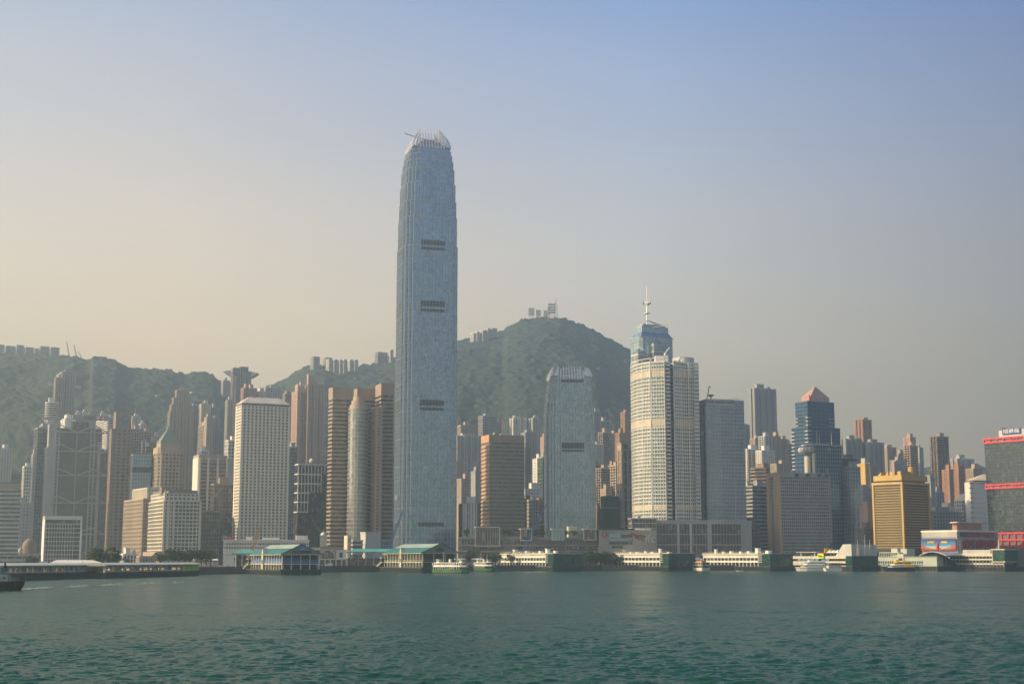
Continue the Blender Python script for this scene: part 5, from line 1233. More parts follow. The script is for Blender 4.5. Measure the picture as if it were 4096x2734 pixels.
m = MB(); m.box(x - .14, x + .14, -.75, -.6, z - 1.7, z + 1.7)
for s_ in (-1, 1):
    for t in range(4): a0, a1 = R(-60 + 30 * t), R(-30 + 30 * t); m.beam((x + s_ * (1.6 - 1.2 * cos(a0)), -.7, z + 1.35 * sin(a0)), (x + s_ * (1.6 - 1.2 * cos(a1)), -.7, z + 1.35 * sin(a1)), .26, .2)
T.part('disc_mark', m, M['white'], parent=dsk)
for a, b, y0, y1, mm in ((2436, 2482, 2134, 2148, 'g_teal'), (2482, 2530, 2136, 2148, 'g_dark'), (2436, 2532, 2152, 2162, 'g_teal'), (2436, 2530, 2165, 2176, 'g_dark'), (2448, 2490, 2180, 2192, 'g_dark')):
    m = MB(); T.rct(m, a, b, y0, y1, out=.3); T.part('shop_window', m, M[mm])
x, z = T.fx(2600, 2153); letters(T, 'ifc', x, -.6, z, 10.5, M['alu'], bold=.12)
m = MB(); pts = [(2521, 2132), (2535, 2136), (2548, 2142), (2562, 2141), (2575, 2146), (2583, 2142)]
for p, q in zip(pts, pts[1:]): a, b = T.fx(*p), T.fx(*q); m.beam((a[0], -.4, a[1]), (b[0], -.4, b[1]), .7, 1.6)
for p, q in (((2548, 2142), (2556, 2158)), ((2535, 2136), (2548, 2148)), ((2562, 2141), (2540, 2150))): a, b = T.fx(*p), T.fx(*q); m.beam((a[0], -.35, a[1]), (b[0], -.35, b[1]), .5, 1.1)
T.part('banner_red', m, plain('banner_red', (.20, .05, .05)))
m = MB(); pts = [(2550, 2150), (2566, 2152), (2580, 2160), (2592, 2172)]
for p, q in zip(pts, pts[1:]): a, b = T.fx(*p), T.fx(*q); m.beam((a[0], -.35, a[1]), (b[0], -.35, b[1]), .5, 1.8)
T.part('banner_gold', m, plain('banner_gold', (.24, .20, .10)))
MW = T

# ---------------------------------------------------------------- hilltop things
def lattice(mb, a, b, w0, w1, n, t):
    a = Vector(a); b = Vector(b); d = (b - a); up = Vector((0, 0, 1)) if abs(d.normalized().z) < .95 else Vector((1, 0, 0))
    r = d.cross(up).normalized(); q = r.cross(d).normalized(); prev = None
    for i in range(n + 1):
        p = a + d * i / n; w = (w0 + (w1 - w0) * i / n) / 2
        c = [p + r * (sx * w) + q * (sy * w) for sx, sy in ((-1, -1), (1, -1), (1, 1), (-1, 1))]
        for j in range(4): mb.beam(c[j], c[(j + 1) % 4], t * .7)
        if prev:
            for j in range(4): mb.beam(prev[j], c[j], t); mb.beam(prev[j], c[(j + 1) % 4], t * .7)
        prev = c
MASTG = 'transmitter masts on the summit'
for px, yt_, w0, w1, lab, dish in ((2126, 1231, 11, 11, 'squat square lattice mast at the left end of the summit', 1), (2154, 1239, 9, 9, 'short square mast second from the left on the summit', 1),
    (2182, 1241, 7, 6, 'smallest mast in the middle of the summit', 1), (2195, 1228, 5, 4, 'slim mast touching the broad lattice tower', 1), (2207, 1212, 14, 13, 'broad lattice tower with many dishes on the summit', 1), (2224, 1197, 9, 1.5, 'tallest pointed mast at the right of the summit', 0)):
    Yp = 3205; x, y, zt_ = at(px, yt_, Yp); _, _, zb_ = at(px, 1266, Yp); T = Thing('transmitter_mast', lab, 'radio mast', (x, y, zb_ - 8), 0, MASTG)
    m = MB(); hh = zt_ - zb_ + 8; lattice(m, (0, 0, 0), (0, 0, hh), w0, w1, 6, .45); T.part('lattice', m, M['pale'])
    if dish:
        for i in range(4): m = MB(); z = hh * (.45 + .15 * i); m.box(-w0 * .6, w0 * .6, -w0 * .6, w0 * .6, z, z + .7); T.part('antenna_ring', m, M['grey'])
for px, yt_, lab, s in ((270, 1363, 'taller lattice crane leaning left on the left ridge', -6), (299, 1378, 'second lattice crane leaning left on the left ridge', -5), (322, 1406, 'low folded crane on the left ridge', -12)):
    x, y, zt_ = at(px, yt_, 2815); zb_ = ground_z(x, y); T = Thing('ridge_crane', lab, 'crane', (x, y, zb_), 0, 'cranes on the left ridge')
    m = MB(); lattice(m, (8, 0, 0), (s * .3, 0, (zt_ - zb_)), 2.2, 1.2, 8, .4); T.part('jib', m, M['steel']); m = MB(); m.box(5, 11, -3, 3, 0, 6); T.part('cab', m, M['steel'])
Yp = 2830; O_ = at(965, 1500, Yp); T = Thing('peak_tower', 'upturned bowl shaped viewing tower on the ridge saddle', 'viewing tower', (O_[0], Yp, ground_z(O_[0], Yp)), 0)
def pk(px, py): p = at(px, py, Yp); return (p[0] - O_[0], p[2] - T.o.location[2])
pts = [pk(*q) for q in ((896, 1488), (922, 1484), (965, 1487), (1006, 1488), (1034, 1494), (1020, 1503), (1005, 1511), (985, 1520), (965, 1523), (945, 1520), (928, 1512), (912, 1502))]
m = MB(); n = len(pts); m.v += [(x, -14, z) for x, z in pts] + [(x, 14, z) for x, z in pts]
m.f += [tuple(range(n))[::-1], tuple(range(n, 2 * n))] + [(i, (i + 1) % n, n + (i + 1) % n, n + i) for i in range(n)]; T.part('bowl', m, M['grey'])
m = MB(); m.box(-18, 18, -9, 9, -10, pts[8][1] + 2); T.part('base', m, M['pale'])
T = Hero('dark_mast_tower', 'dark grey apartment tower with two roof masts before the bowl tower', 926, 932, 1005, 1484, 2080, 22, cat='apartment tower')
w, d, h = T.w, T.d, T.h; shaft(T, plan(w, d, 'bays4'), 0, h, 3.1, .9, .3, 3.6, .9, .4, M['grey'], M['g_res'], top=1, bands=False)
shaft(T, rectp(0.5, w * .38, 2, d), h, T.zz(1471), 3.1, .9, .3, 3.6, .9, .4, M['grey'], M['g_res'], top=1, bands=False, wname='upper_wall', gname='upper_glazing'); shaft(T, rectp(w * .40, w * .84, 1, d), h, T.zz(1466), 3.1, .9, .3, 3.6, .9, .4, M['grey'], M['g_res'], top=1, bands=False, wname='upper_wall', gname='upper_glazing')
m = MB(); a = T.fx(935, 1600)[0]
for i in range(44): m.box(a, a + 3.4, -1.6, .2, h * .35 + i * h * .014, h * .35 + i * h * .014 + 1.1)
T.part('balcony_stack', m, M['white'])
for px, py in ((943, 1435), (958, 1432)): m = MB(); x = T.fx(px, 1480)[0]; m.tube((x, 5, T.zz(1470)), (x, 5, T.zz(py)), .45, .2, 5); T.part('mast', m, M['steel'])
tower('hillside_house', 'small houses below the bowl tower on the saddle', 888, 893, 920, 1520, 2700, 'grid', 'pale', cat='house', bands=False, roof=1)
for lb, px, py, Yh in (('lone small white house high on the left wooded slope', 628, 1578, 2500), ('pale rooftop poking out of the trees left of the porthole tower', 770, 1566, 2500), ('small pale house on the slope above the teal glass tower', 1990, 1500, 2800), ('tiny house near the right shoulder of the peak', 2390, 1470, 2900)):
    Yh = next((y for y in range(1900, 3300, 12) if proj((px - CX) / F * y, y, float(land_z(px, y)))[1] <= py + 9), Yh)
    tower('hillside_house', lb, px - 8, px - 3, px + 9, py, Yh, 'grid', 'white', cat='house', bands=False, roof=0, dmax=12)
for a in [('tall pink tower standing right of the porthole tower, left wing', 1168, 1191, 1203, 1561, 'punch'), ('tall pink tower right of the porthole tower, middle wing with sloped top', 1196, 1202, 1232, 1566, 'res'),
    ('tall pink tower right of the porthole tower, highest right wing', 1226, 1233, 1298, 1534, 'res')]:
    Tq = tower('pink_tower', a[0], *a[1:5], 1980, a[5], 'pink', cat='apartment tower', bands=False, roof=0, pl='bays3' if a[5] == 'res' else 'rect')
    m = MB(); w, d, h = Tq.w, Tq.d, Tq.h; v = [(0, 0, h), (w * .55, 0, h), (w * .55, d * .5, h), (0, d * .5, h)]
    hh = 9 if a[3] < 1230 else 14; m.v += v + [(x, y, z + (hh if x == 0 else hh * .2)) for x, y, z in v]; m.f += [(0, 1, 5, 4), (1, 2, 6, 5), (2, 3, 7, 6), (3, 0, 4, 7), (4, 5, 6, 7)]; Tq.part('raked_roof', m, M['pink'])
# ---------------------------------------------------------------- trees
def crown_mesh(seed, R0=3.6, n=620):
    r = random.Random(seed); m = MB(); lobes = [(r.uniform(-2.2, 2.2), r.uniform(-2.2, 2.2), r.uniform(3.6, 7.2), r.uniform(1.3, 2.3)) for _ in range(9)]
    for i in range(n):
        cx, cy, cz, q = lobes[i % 9]; a, b = r.uniform(0, 2 * pi), math.acos(r.uniform(-.8, 1)); k = q * r.uniform(.55, 1.08)
        p = Vector((cx + k * sin(b) * cos(a), cy + k * sin(b) * sin(a), cz + k * cos(b) * .8)); s = r.uniform(.22, .5)
        u = Vector((r.uniform(-1, 1), r.uniform(-1, 1), r.uniform(-.6, .6))).normalized(); v = u.cross(Vector((r.uniform(-1, 1), r.uniform(-1, 1), r.uniform(-1, 1)))).normalized()
        m.quad(p - u * s, p - v * s * .7, p + u * s, p + v * s * .7)
    return m
leafm = wall('leaf_green', (.045, .075, .022), amp=.45, scale=1.2, streak=False); barkm = wall('bark', (.09, .065, .045))
protos = []
for i in range(4):
    t = MB(); t.tube((0, 0, 0), (.1, 0, 3.6), .34, .2, 7)
    for k in range(5): a = k * 1.3 + i; t.tube((.1, 0, 2.6 + .2 * k), (2.0 * cos(a), 2.0 * sin(a), 4.8 + .4 * k), .16, .05, 5)
    protos.append((crown_mesh(i).mesh('crown', leafm), t.mesh('trunk', barkm)))
tn = 0
def tree(px, Y, hgt, label, group='trees along the waterfront road', z=None):
    global tn
    X = (px - CX) / F * (Y * CP); z = ground_z(X, Y) if z is None else z
    T = Thing('shade_tree', label, 'tree', (X, Y, z), tn * 1.7, group); s = hgt / 8.4; T.o.scale = (s * 1.1, s * 1.1, s)
    for nm, me in zip(('crown', 'trunk'), protos[tn % 4]): o = bpy.data.objects.new(nm, me); COL.objects.link(o); o.parent = T.o
    tn += 1; return T
for px, Y, hh, lab in [(950, 1010, 8, 'left tree of the dark clump beside the blue pier'), (966, 1014, 9, 'middle tree of the dark clump beside the blue pier'), (984, 1018, 8, 'right tree of the dark clump beside the blue pier'), (994, 1040, 6, 'small tree hiding behind the clump beside the blue pier'),
    (640, 1120, 8, 'tree at the foot of the cream hotel left corner'), (735, 1130, 11, 'tall tree before the cream hotel right corner'), (760, 1125, 9, 'tree right of the cream hotel base'), (825, 1120, 12, 'large tree at the foot of the chocolate glass block'), (845, 1130, 10, 'tree beside the white low office'),
    (380, 1080, 9, 'tree right of the white framed slab'), (410, 1090, 8, 'second tree right of the white framed slab'), (470, 1090, 8, 'tree before the low cream hall'), (510, 1100, 6, 'low tree between the two cream halls'), (110, 980, 8, 'tree before the long grey left building'), (135, 985, 7, 'second tree before the long grey left building'),
    (1870, 1225, 9, 'tree right of the gabled ferry pier'), (1890, 1222, 8, 'second tree right of the gabled ferry pier'), (1925, 1226, 10, 'large tree behind the smaller green ferry'), (1945, 1224, 11, 'broad dark tree behind the smaller green ferry'), (1965, 1226, 10, 'tree left of the first white pier stairs'), (1985, 1230, 7, 'small tree touching the first white pier'),
    (2345, 1235, 11, 'tree right of the first green glass pier end'), (2362, 1236, 12, 'tall tree between the first two white piers'), (2382, 1238, 11, 'dark tree between the first two white piers'), (2400, 1238, 10, 'tree near the stairs of the second white pier'), (2425, 1240, 8, 'low tree above the second white pier stairs'), (2460, 1242, 10, 'tree under the maroon disc sign'), (2480, 1242, 9, 'tree below the mall wing windows'),
    (3205, 1250, 9, 'first tree behind the lime sign'), (3230, 1252, 10, 'tree under the grid slab left'), (3255, 1250, 11, 'tree under the grid slab middle'), (3280, 1254, 10, 'tree under the grid slab right'), (3305, 1250, 8, 'tree left of the white roof tents'), (3500, 1240, 8, 'tree at the foot of the gold office'), (3525, 1240, 8, 'second tree at the foot of the gold office'), (2705, 1245, 9, 'thin tree beside the hotel podium columns'),
    (1425, 1160, 7, 'tree under the left teal canopy'), (1400, 1162, 6, 'low tree left under the teal canopy'), (1540, 1235, 6, 'bush tree on the terrace beside the beige box')]:
    tree(px, Y, hh, lab)
for px, lab in ((1866, 'roof garden tree beside the tallest tower'), (2016, 'left of two dark roof garden trees on the podium'), (2040, 'right of two dark roof garden trees on the podium'), (2150, 'roof garden tree near the crane tip'), (2170, 'second roof garden tree near the crane tip'),
    (2262, 'yellowish roof garden tree left of the cream roof box'), (2298, 'roof garden tree before the cream roof box'), (2385, 'roof garden tree above the disc sign'), (2140, 'low roof garden tree right of the mid glass box')):
    x, y, z = at(px, 2150, PT.Y + 18); tree(px, PT.Y + 18, 7 + rnd.random() * 2, lab, 'trees on the podium roof garden', PT.g0 + PT.h)

for x0, x1, n, lab in ((1858, 2000, 12, 'left of the first white pier'), (2335, 2440, 10, 'between the first and second white piers'), (2440, 2520, 6, 'behind the roof of the second white pier'), (3185, 3340, 12, 'behind the blue panelled pier'), (3480, 3600, 7, 'behind the pale green terminal'), (640, 860, 10, 'at the foot of the cream hotel'), (360, 480, 8, 'right of the small white framed slab'), (2035, 2330, 14, 'behind the roof of the first white pier')):
    for i in range(n): px = x0 + (x1 - x0) * (i + rnd.random() * .7) / n; tree(px, shore_Y(px) + 32 + 14 * rnd.random(), 8 + 5 * rnd.random(), 'dark green street tree in the belt ' + lab, 'street trees ' + lab)
# ---------------------------------------------------------------- piers
fen = M['fender']; pilem = wall('pile_concrete', (.06, .07, .07), amp=.4, scale=.6)
WZ = 0.0
def fender(T, x0, x1, y0, y1, zd, sp=1.6):
    """pier base: dark wall and piles down into the water, z measured from the thing"""
    m = MB(); m.box(x0 + .5, x1 - .5, y0 + .5, y1, -6, zd); T.part('pier_base', m, fen)
    m = MB(); x = x0 + .3
    while x < x1: m.box(x - .22, x + .22, y0 - .1, y0 + .6, -6, zd - .5); x += sp
    y = y0 + .3
    while y < y1: m.box(x0 - .1, x0 + .6, y - .22, y + .22, -6, zd - .5); y += sp
    m.box(x0 - .3, x1 + .3, y0 - .3, y0 + .8, zd - .5, zd + .15); m.box(x0 - .3, x0 + .8, y0 + .8, y1, zd - .5, zd + .15); T.part('pile_row', m, pilem)
def white_pier(label, xl, xm, xr, yt, Y, glass_from, th=27, green=True):
    T = Hero('ferry_pier', label, xl, xm, xr, yt, Y, th, cat='pier', dmax=110, group='white ferry piers'); T.o.location.z = 0; T.g0, dz = 0, T.g0; T.h += dz
    w, d, h = T.w, T.d, T.h; zd = 3.6; fl2 = zd + (h - zd) * .40; fl3 = zd + (h - zd) * .78
    fender(T, -1.5, w + 1.5, -1.5, d, zd)
    yg = T.lx(glass_from, yt + 20)[0]          # glass end from 0 to yg
    f1, f2 = zd + (h - zd) * .30, zd + (h - zd) * .46; f3 = zd + (h - zd) * .68
    m = MB(); m.box(0, w, yg, d, f3, h); m.box(-.8, w + .4, yg - .5, d + 1, h, h + .5); m.box(-.2, w, yg, d, f1, f2); m.box(-1.0, .3, yg, d, f3 + (h - f3) * .72, f3 + (h - f3) * .80); T.part('white_wall', m, M['white'])
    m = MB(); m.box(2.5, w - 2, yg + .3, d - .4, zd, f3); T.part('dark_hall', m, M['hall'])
    n = int((d - yg) / 5.2); m = MB()
    for i in range(n + 1): y = yg + (d - yg - .7) * i / n; m.box(-.1, .7, y, y + .7, zd, f1); m.box(-.05, .6, y, y + .6, f2, f3)
    T.part('columns', m, M['white'])
    for i in range(n):
        if i % 5 == 4: continue
        y = yg + (d - yg - .7) * i / n + .7; g = MB(); g.box(.55, .8, y, y + (d - yg) / n - .8, f2 + .9, f3); T.part('window', g, M['g_dark'])
    gg = MB(); gg.box(0, w, 0, yg - .6, zd + .2, h - .1); T.part('glass_end', gg, M['g_green'])
    m = MB(); n = 9
    for i in range(n): z = zd + .4 + (h - zd - .6) * i / (n - 1); m.box(-.12, w + .1, -.12, yg * .6, z - .08, z + .05)
    piers(m, rectp(0, w, 0, yg - .6), zd + .2, h - .1, 2.6, .12, .1, only=(0, 3)); T.part('glass_frame', m, plain('green_frame', (.04, .12, .10)))
    for i in range(5): m = MB(); z = f1 + (h - f1) * i / 5; m.box(-.7, -.1, yg * .62, yg - .4, z, z + .55); T.part('end_louvre', m, M['alu'])
    m = MB(); m.box(-.2, w + .2, -.2, yg, h - .1, h + .35); T.part('roof_slab', m, M['pale'])
    m = MB(); k = int(d / 3)
    for i in range(k): m.beam((.1, i * 3, h + .5), (.1, i * 3, h + 1.5), .1)
    m.beam((.1, 0, h + 1.5), (.1, d, h + 1.5), .12); T.part('roof_railing', m, M['white'])
    for i, t in enumerate((.12, .27, .40, .52, .66, .78, .90)):
        m = MB(); s = rnd.uniform(1.2, 2.6); hh = rnd.uniform(1, 2.6) + (2 if i in (1, 6) else 0); m.box(w * .3, w * .3 + s * 1.4, d * t, d * t + s * 1.6, h + .35, h + hh)
        if hh > 3: m.box(w * .3 - .4, w * .3 + s * 1.4 + .4, d * t - .4, d * t + s * 1.6 + .4, h + hh, h + hh + .3)
        T.part('roof_unit', m, M['white'])
    m = MB(); st = 9
    for i in range(st): m.box(-1, 2, d + .5 + i * 1.1, d + 1.6 + i * 1.1, f2 - (f2 - zd) * (i + 1) / st, f2 - (f2 - zd) * i / st + .3)
    m.beam((-1.0, d + .5, f2 + 1.2), (-1.0, d + 10.5, zd + 1.2), .15); T.part('stairs', m, M['white'])
    m = MB(); m.frustum(rectp(-2, 5, d + 6, d + 13), f3 - 1.5, rectp(1.2, 1.8, d + 9.2, d + 9.8), f3 + .8); T.part('stair_canopy', m, M['white'])
    return T
WPs = [white_pier('first white ferry pier from the gabled piers, with a dark green glass end', 2004, 2212, 2331, 2213, 1165, 2182),
       white_pier('second white ferry pier, in front of the mall wing', 2444, 2674, 2780, 2212, 1178, 2640),
       white_pier('third white ferry pier, beside the large white catamaran', 2812, 3080, 3171, 2213, 1182, 3033)]
T = Hero('ferry_pier', 'fourth pier with blue panels, roof tents and a sloped white roof house', 3171, 3408, 3512, 2222, 1182, 27, cat='pier', dmax=115, group='white ferry piers'); T.o.location.z = 0; T.h += T.g0; T.g0 = 0
w, d, h = T.w, T.d, T.h; zd = 3.6; fender(T, -1.5, w + 1.5, -1.5, d, zd); f1, f2, f3 = zd + (h - zd) * .3, zd + (h - zd) * .5, zd + (h - zd) * .74
yg = T.lx(3383, 2240)[0]; m = MB(); m.box(0, w, yg, d, f3, h); m.box(-.2, w, yg, d, f1, f2); m.box(0, w, d * .5, d, zd, f1); m.box(0, .3, yg, d, zd, zd + .6); T.part('white_wall', m, M['cream'])
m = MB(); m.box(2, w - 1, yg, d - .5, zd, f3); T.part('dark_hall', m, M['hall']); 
for t in (.38, .45, .56, .63, .72, .79, .86): m = MB(); m.box(.2, .5, d * t, d * (t + .055), f2 + .3, f3); T.part('blue_panel', m, plain('pier_blue', (.12, .30, .50)))
m = MB(); m.box(0, w, 0, yg - .4, zd, h); T.part('glass_end', m, M['g_green']); m = MB()
for i in range(8): z = zd + (h - zd) * i / 7; m.box(-.12, w + .1, -.12, yg, z - .08, z + .05)
T.part('glass_frame', m, plain('green_frame', (.04, .12, .10)))
ya, za = T.lx(3275, 2232); yb2, zb2 = T.lx(3298, 2213); m = MB(); m.box(-1.2, -.8, yb2, ya, za, zb2); sgp = T.part('lime_sign', m, plain('sign_lime', (.62, .85, .03)))
letters(T, 'Dbay', -1.3, (ya + yb2) / 2, (za + zb2) / 2, 2.4, M['black'], face='left', parent=sgp, width=(ya - yb2) * .7); m = MB(); m.box(-1.2, -.8, yb2, ya, zb2, zb2 + .6); T.part('sign_strip', m, plain('sign_pink', (.65, .05, .25)), parent=sgp)
for t in (.30, .36, .42): m = MB(); m.frustum(rectp(2, 7, d * t - 3, d * t + 3), h + 2.6, rectp(4.4, 4.6, d * t - .1, d * t + .1), h + 5.2); m.beam((4.5, d * t, h), (4.5, d * t, h + 5), .2); T.part('roof_tent', m, M['white'])
m = MB(); y0, y1 = yg * .2, yg + 14; v = [(1, y0, h), (9, y0, h), (9, y1, h), (1, y1, h), (1, y0, h + 9.5), (9, y0, h + 9.5), (9, y1 - 10, h + 9.5), (1, y1 - 10, h + 9.5)]; m.v += v; m.f += [(0, 3, 7, 4), (0, 1, 5, 4)[::-1], (1, 2, 6, 5)[::-1], (3, 2, 6, 7), (4, 5, 6, 7)]; T.part('sloped_roof_house', m, M['pale'])
m = MB(); m.box(9, w, 1, yg, h, h + 9); T.part('roof_screen', m, M['alu'])
for i, (px, py) in enumerate(((3430, 2157), (3459, 2139), (3478, 2158))):
    m = MB(); x, _ = T.fx(px, 2200); zt_ = T.zz(py, px); m.tube((x, -.5, h), (x, -.5, zt_), .28, .1, 6); m.beam((x - 3, -.5, h + (zt_ - h) * .72), (x + 3, -.5, h + (zt_ - h) * .72), .16); m.beam((x - 2, -.5, h), (x, -.5, h + (zt_ - h) * .7), .14); m.beam((x + 2, -.5, h), (x, -.5, h + (zt_ - h) * .7), .14); T.part('mast', m, M['white'])
m = MB(); m.box(2, 6, d * .62, d * .98, h + 3, h + 3.5); m.box(3, 3.4, d * .66, d * .67, h, h + 3); m.box(3, 3.4, d * .9, d * .91, h, h + 3); T.part('roof_canopy', m, M['pale'])

T = Hero('ferry_terminal', 'pale green terminal with tall windows and a slanted glass end', 3512, 3747, 3829, 2226, 1185, 34, cat='pier', dmax=115); T.o.location.z = 0; T.h += T.g0; T.g0 = 0
w, d, h = T.w, T.d, T.h; fender(T, -1.5, w + 1.5, -1.5, d, 3.6, sp=3.4); pg = wall('pale_green_wall', (.44, .50, .42))
m = MB(); m.box(0, w * .3, 0, d, h * .70, h); m.box(-.6, w * .4, -1, d, h, h + .4); m.box(0, w * .3, 0, d, 3.6, 4.2); m.box(0, w * .3, 0, d * .22, 4.2, h * .7); n = 20
for i in range(n + 1): y = d * .22 + d * .775 * i / n; m.box(0, 1, y, y + .8, 4.2, h * .7)
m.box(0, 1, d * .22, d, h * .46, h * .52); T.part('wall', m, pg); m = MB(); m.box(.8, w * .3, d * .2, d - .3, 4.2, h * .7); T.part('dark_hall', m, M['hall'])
v = [(0.3, -.2, 3.6), (w, -.2, 3.6), (w, d * .5, 3.6), (.3, d * .5, 3.6), (-2.0 + 2.3, 5, h), (w - 6, 5, h), (w - 6, d * .5, h), (.3, d * .5, h)]; m = MB(); m.v += v; m.f += [(0, 1, 5, 4), (1, 2, 6, 5), (2, 3, 7, 6), (3, 0, 4, 7), (4, 5, 6, 7)]; T.part('slanted_glass', m, M['g_dark'])
y0, y1 = T.lx(3617, 2240)[0], T.lx(3593, 2240)[0]; m = MB(); zt_ = T.lx(3600, 2214)[1]; m.box(-.8, 5, y0, y1, 3.6, zt_); T.part('stair_tower', m, M['cream'])
m = MB(); m.box(-.9, -.7, y0 + 1, y1 - 1, zt_ - 5.5, zt_ - 3.4); T.part('opening', m, M['black'])
for a, b, t_2 in ((3545, 3570, 2192), (3583, 3607, 2193)): m = MB(); m.box(6, 16, T.lx(b, 2200)[0], T.lx(a, 2200)[0], h, T.lx(a, t_2)[1]); T.part('roof_house', m, pg)
m = MB(); y0, y1 = T.lx(3590, 2215)[0], T.lx(3500, 2215)[0]; k = 11
for i in range(k + 1): y = y0 + (min(y1, d) - y0) * i / k; m.box(2, 2.3, y - .15, y + .15, h, h + 3.6)
m.box(1.8, 6, y0, min(y1, d), h + 3.6, h + 4); T.part('roof_pergola', m, M['white'])
m = MB(); ya, yb2 = T.lx(3676, 2205)[0], -10; k = 12; pr = [(ya + (yb2 - ya) * i / k, h + 1.2 + 3.4 * sin(pi * (i / k) ** .9)) for i in range(k + 1)]
for (a, za), (b, zb2) in zip(pr, pr[1:]): m.quad((0, a, za), (22, a, za), (22, b, zb2), (0, b, zb2)); m.quad((0, a, za - .7), (0, b, zb2 - .7), (22, b, zb2 - .7), (22, a, za - .7)); m.quad((0, a, za), (0, b, zb2), (0, b, zb2 - .7), (0, a, za - .7))
T.part('arched_roof', m, M['steel']); m = MB(); m.box(3, 18, yb2 + 8, ya - 6, h, h + 2.4); T.part('roof_hall', m, M['g_dark'])
T = Hero('banded_terminal', 'long low terminal with cream and dark glass bands at far right', 3795, 4014, 4094, 2212, 1160, 34, cat='pier', dmax=120); T.o.location.z = 0; T.h += T.g0; T.g0 = 0
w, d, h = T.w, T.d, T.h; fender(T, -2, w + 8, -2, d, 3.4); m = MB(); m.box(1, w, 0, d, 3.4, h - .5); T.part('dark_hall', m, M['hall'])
m = MB(); m.box(0, w * .9, 0, d, h - 2.2, h); m.box(-.4, w * .5, 0, d, h * .62, h * .70); m.box(.4, w * .5, 0, d, h * .36, h * .46); T.part('cream_band', m, M['cream'])
m = MB(); n = 16
for i in range(n): y = d * i / n; m.box(.1, .8, y, y + .4, 3.4, h - 2.2)
T.part('columns', m, M['grey'])
m = MB(); a = T.zz(2198, 4030); m.box(-1.0, w * .62, -2, 10, h * .55, a); T.part('glass_box', m, M['g_green']); m = MB(); m.box(-1.5, w * .7, -2.5, 11, a, a + .8); m.box(-1.4, -.9, 9.5, 10.2, h * .55, a); m.box(-1.5, w * .5, -2.4, 11, h * .5, h * .55); T.part('box_frame', m, M['cream'])
m = MB(); m.box(w * .62, w + 4, -2, 14, 3.4, a + .4); T.part('end_block', m, M['dgrey'])
m = MB(); x = 1; zt_ = T.lx(4026, 2158)[1]; m.tube((x, 5, a), (x, 5, zt_), .4, .3, 6); m.beam((x, 9, a), (x, 5, zt_ - 4), .2); m.beam((x + 4, 5, a), (x, 5, zt_ - 4), .2); T.part('mast', m, M['white'])
m = MB(); k = 18
for i in range(k): y = 14 + (d * .5) * i / k; m.box(2, 2.3, y, y + 1.8, h, h + 3)
T.part('roof_fence', m, M['pale'])

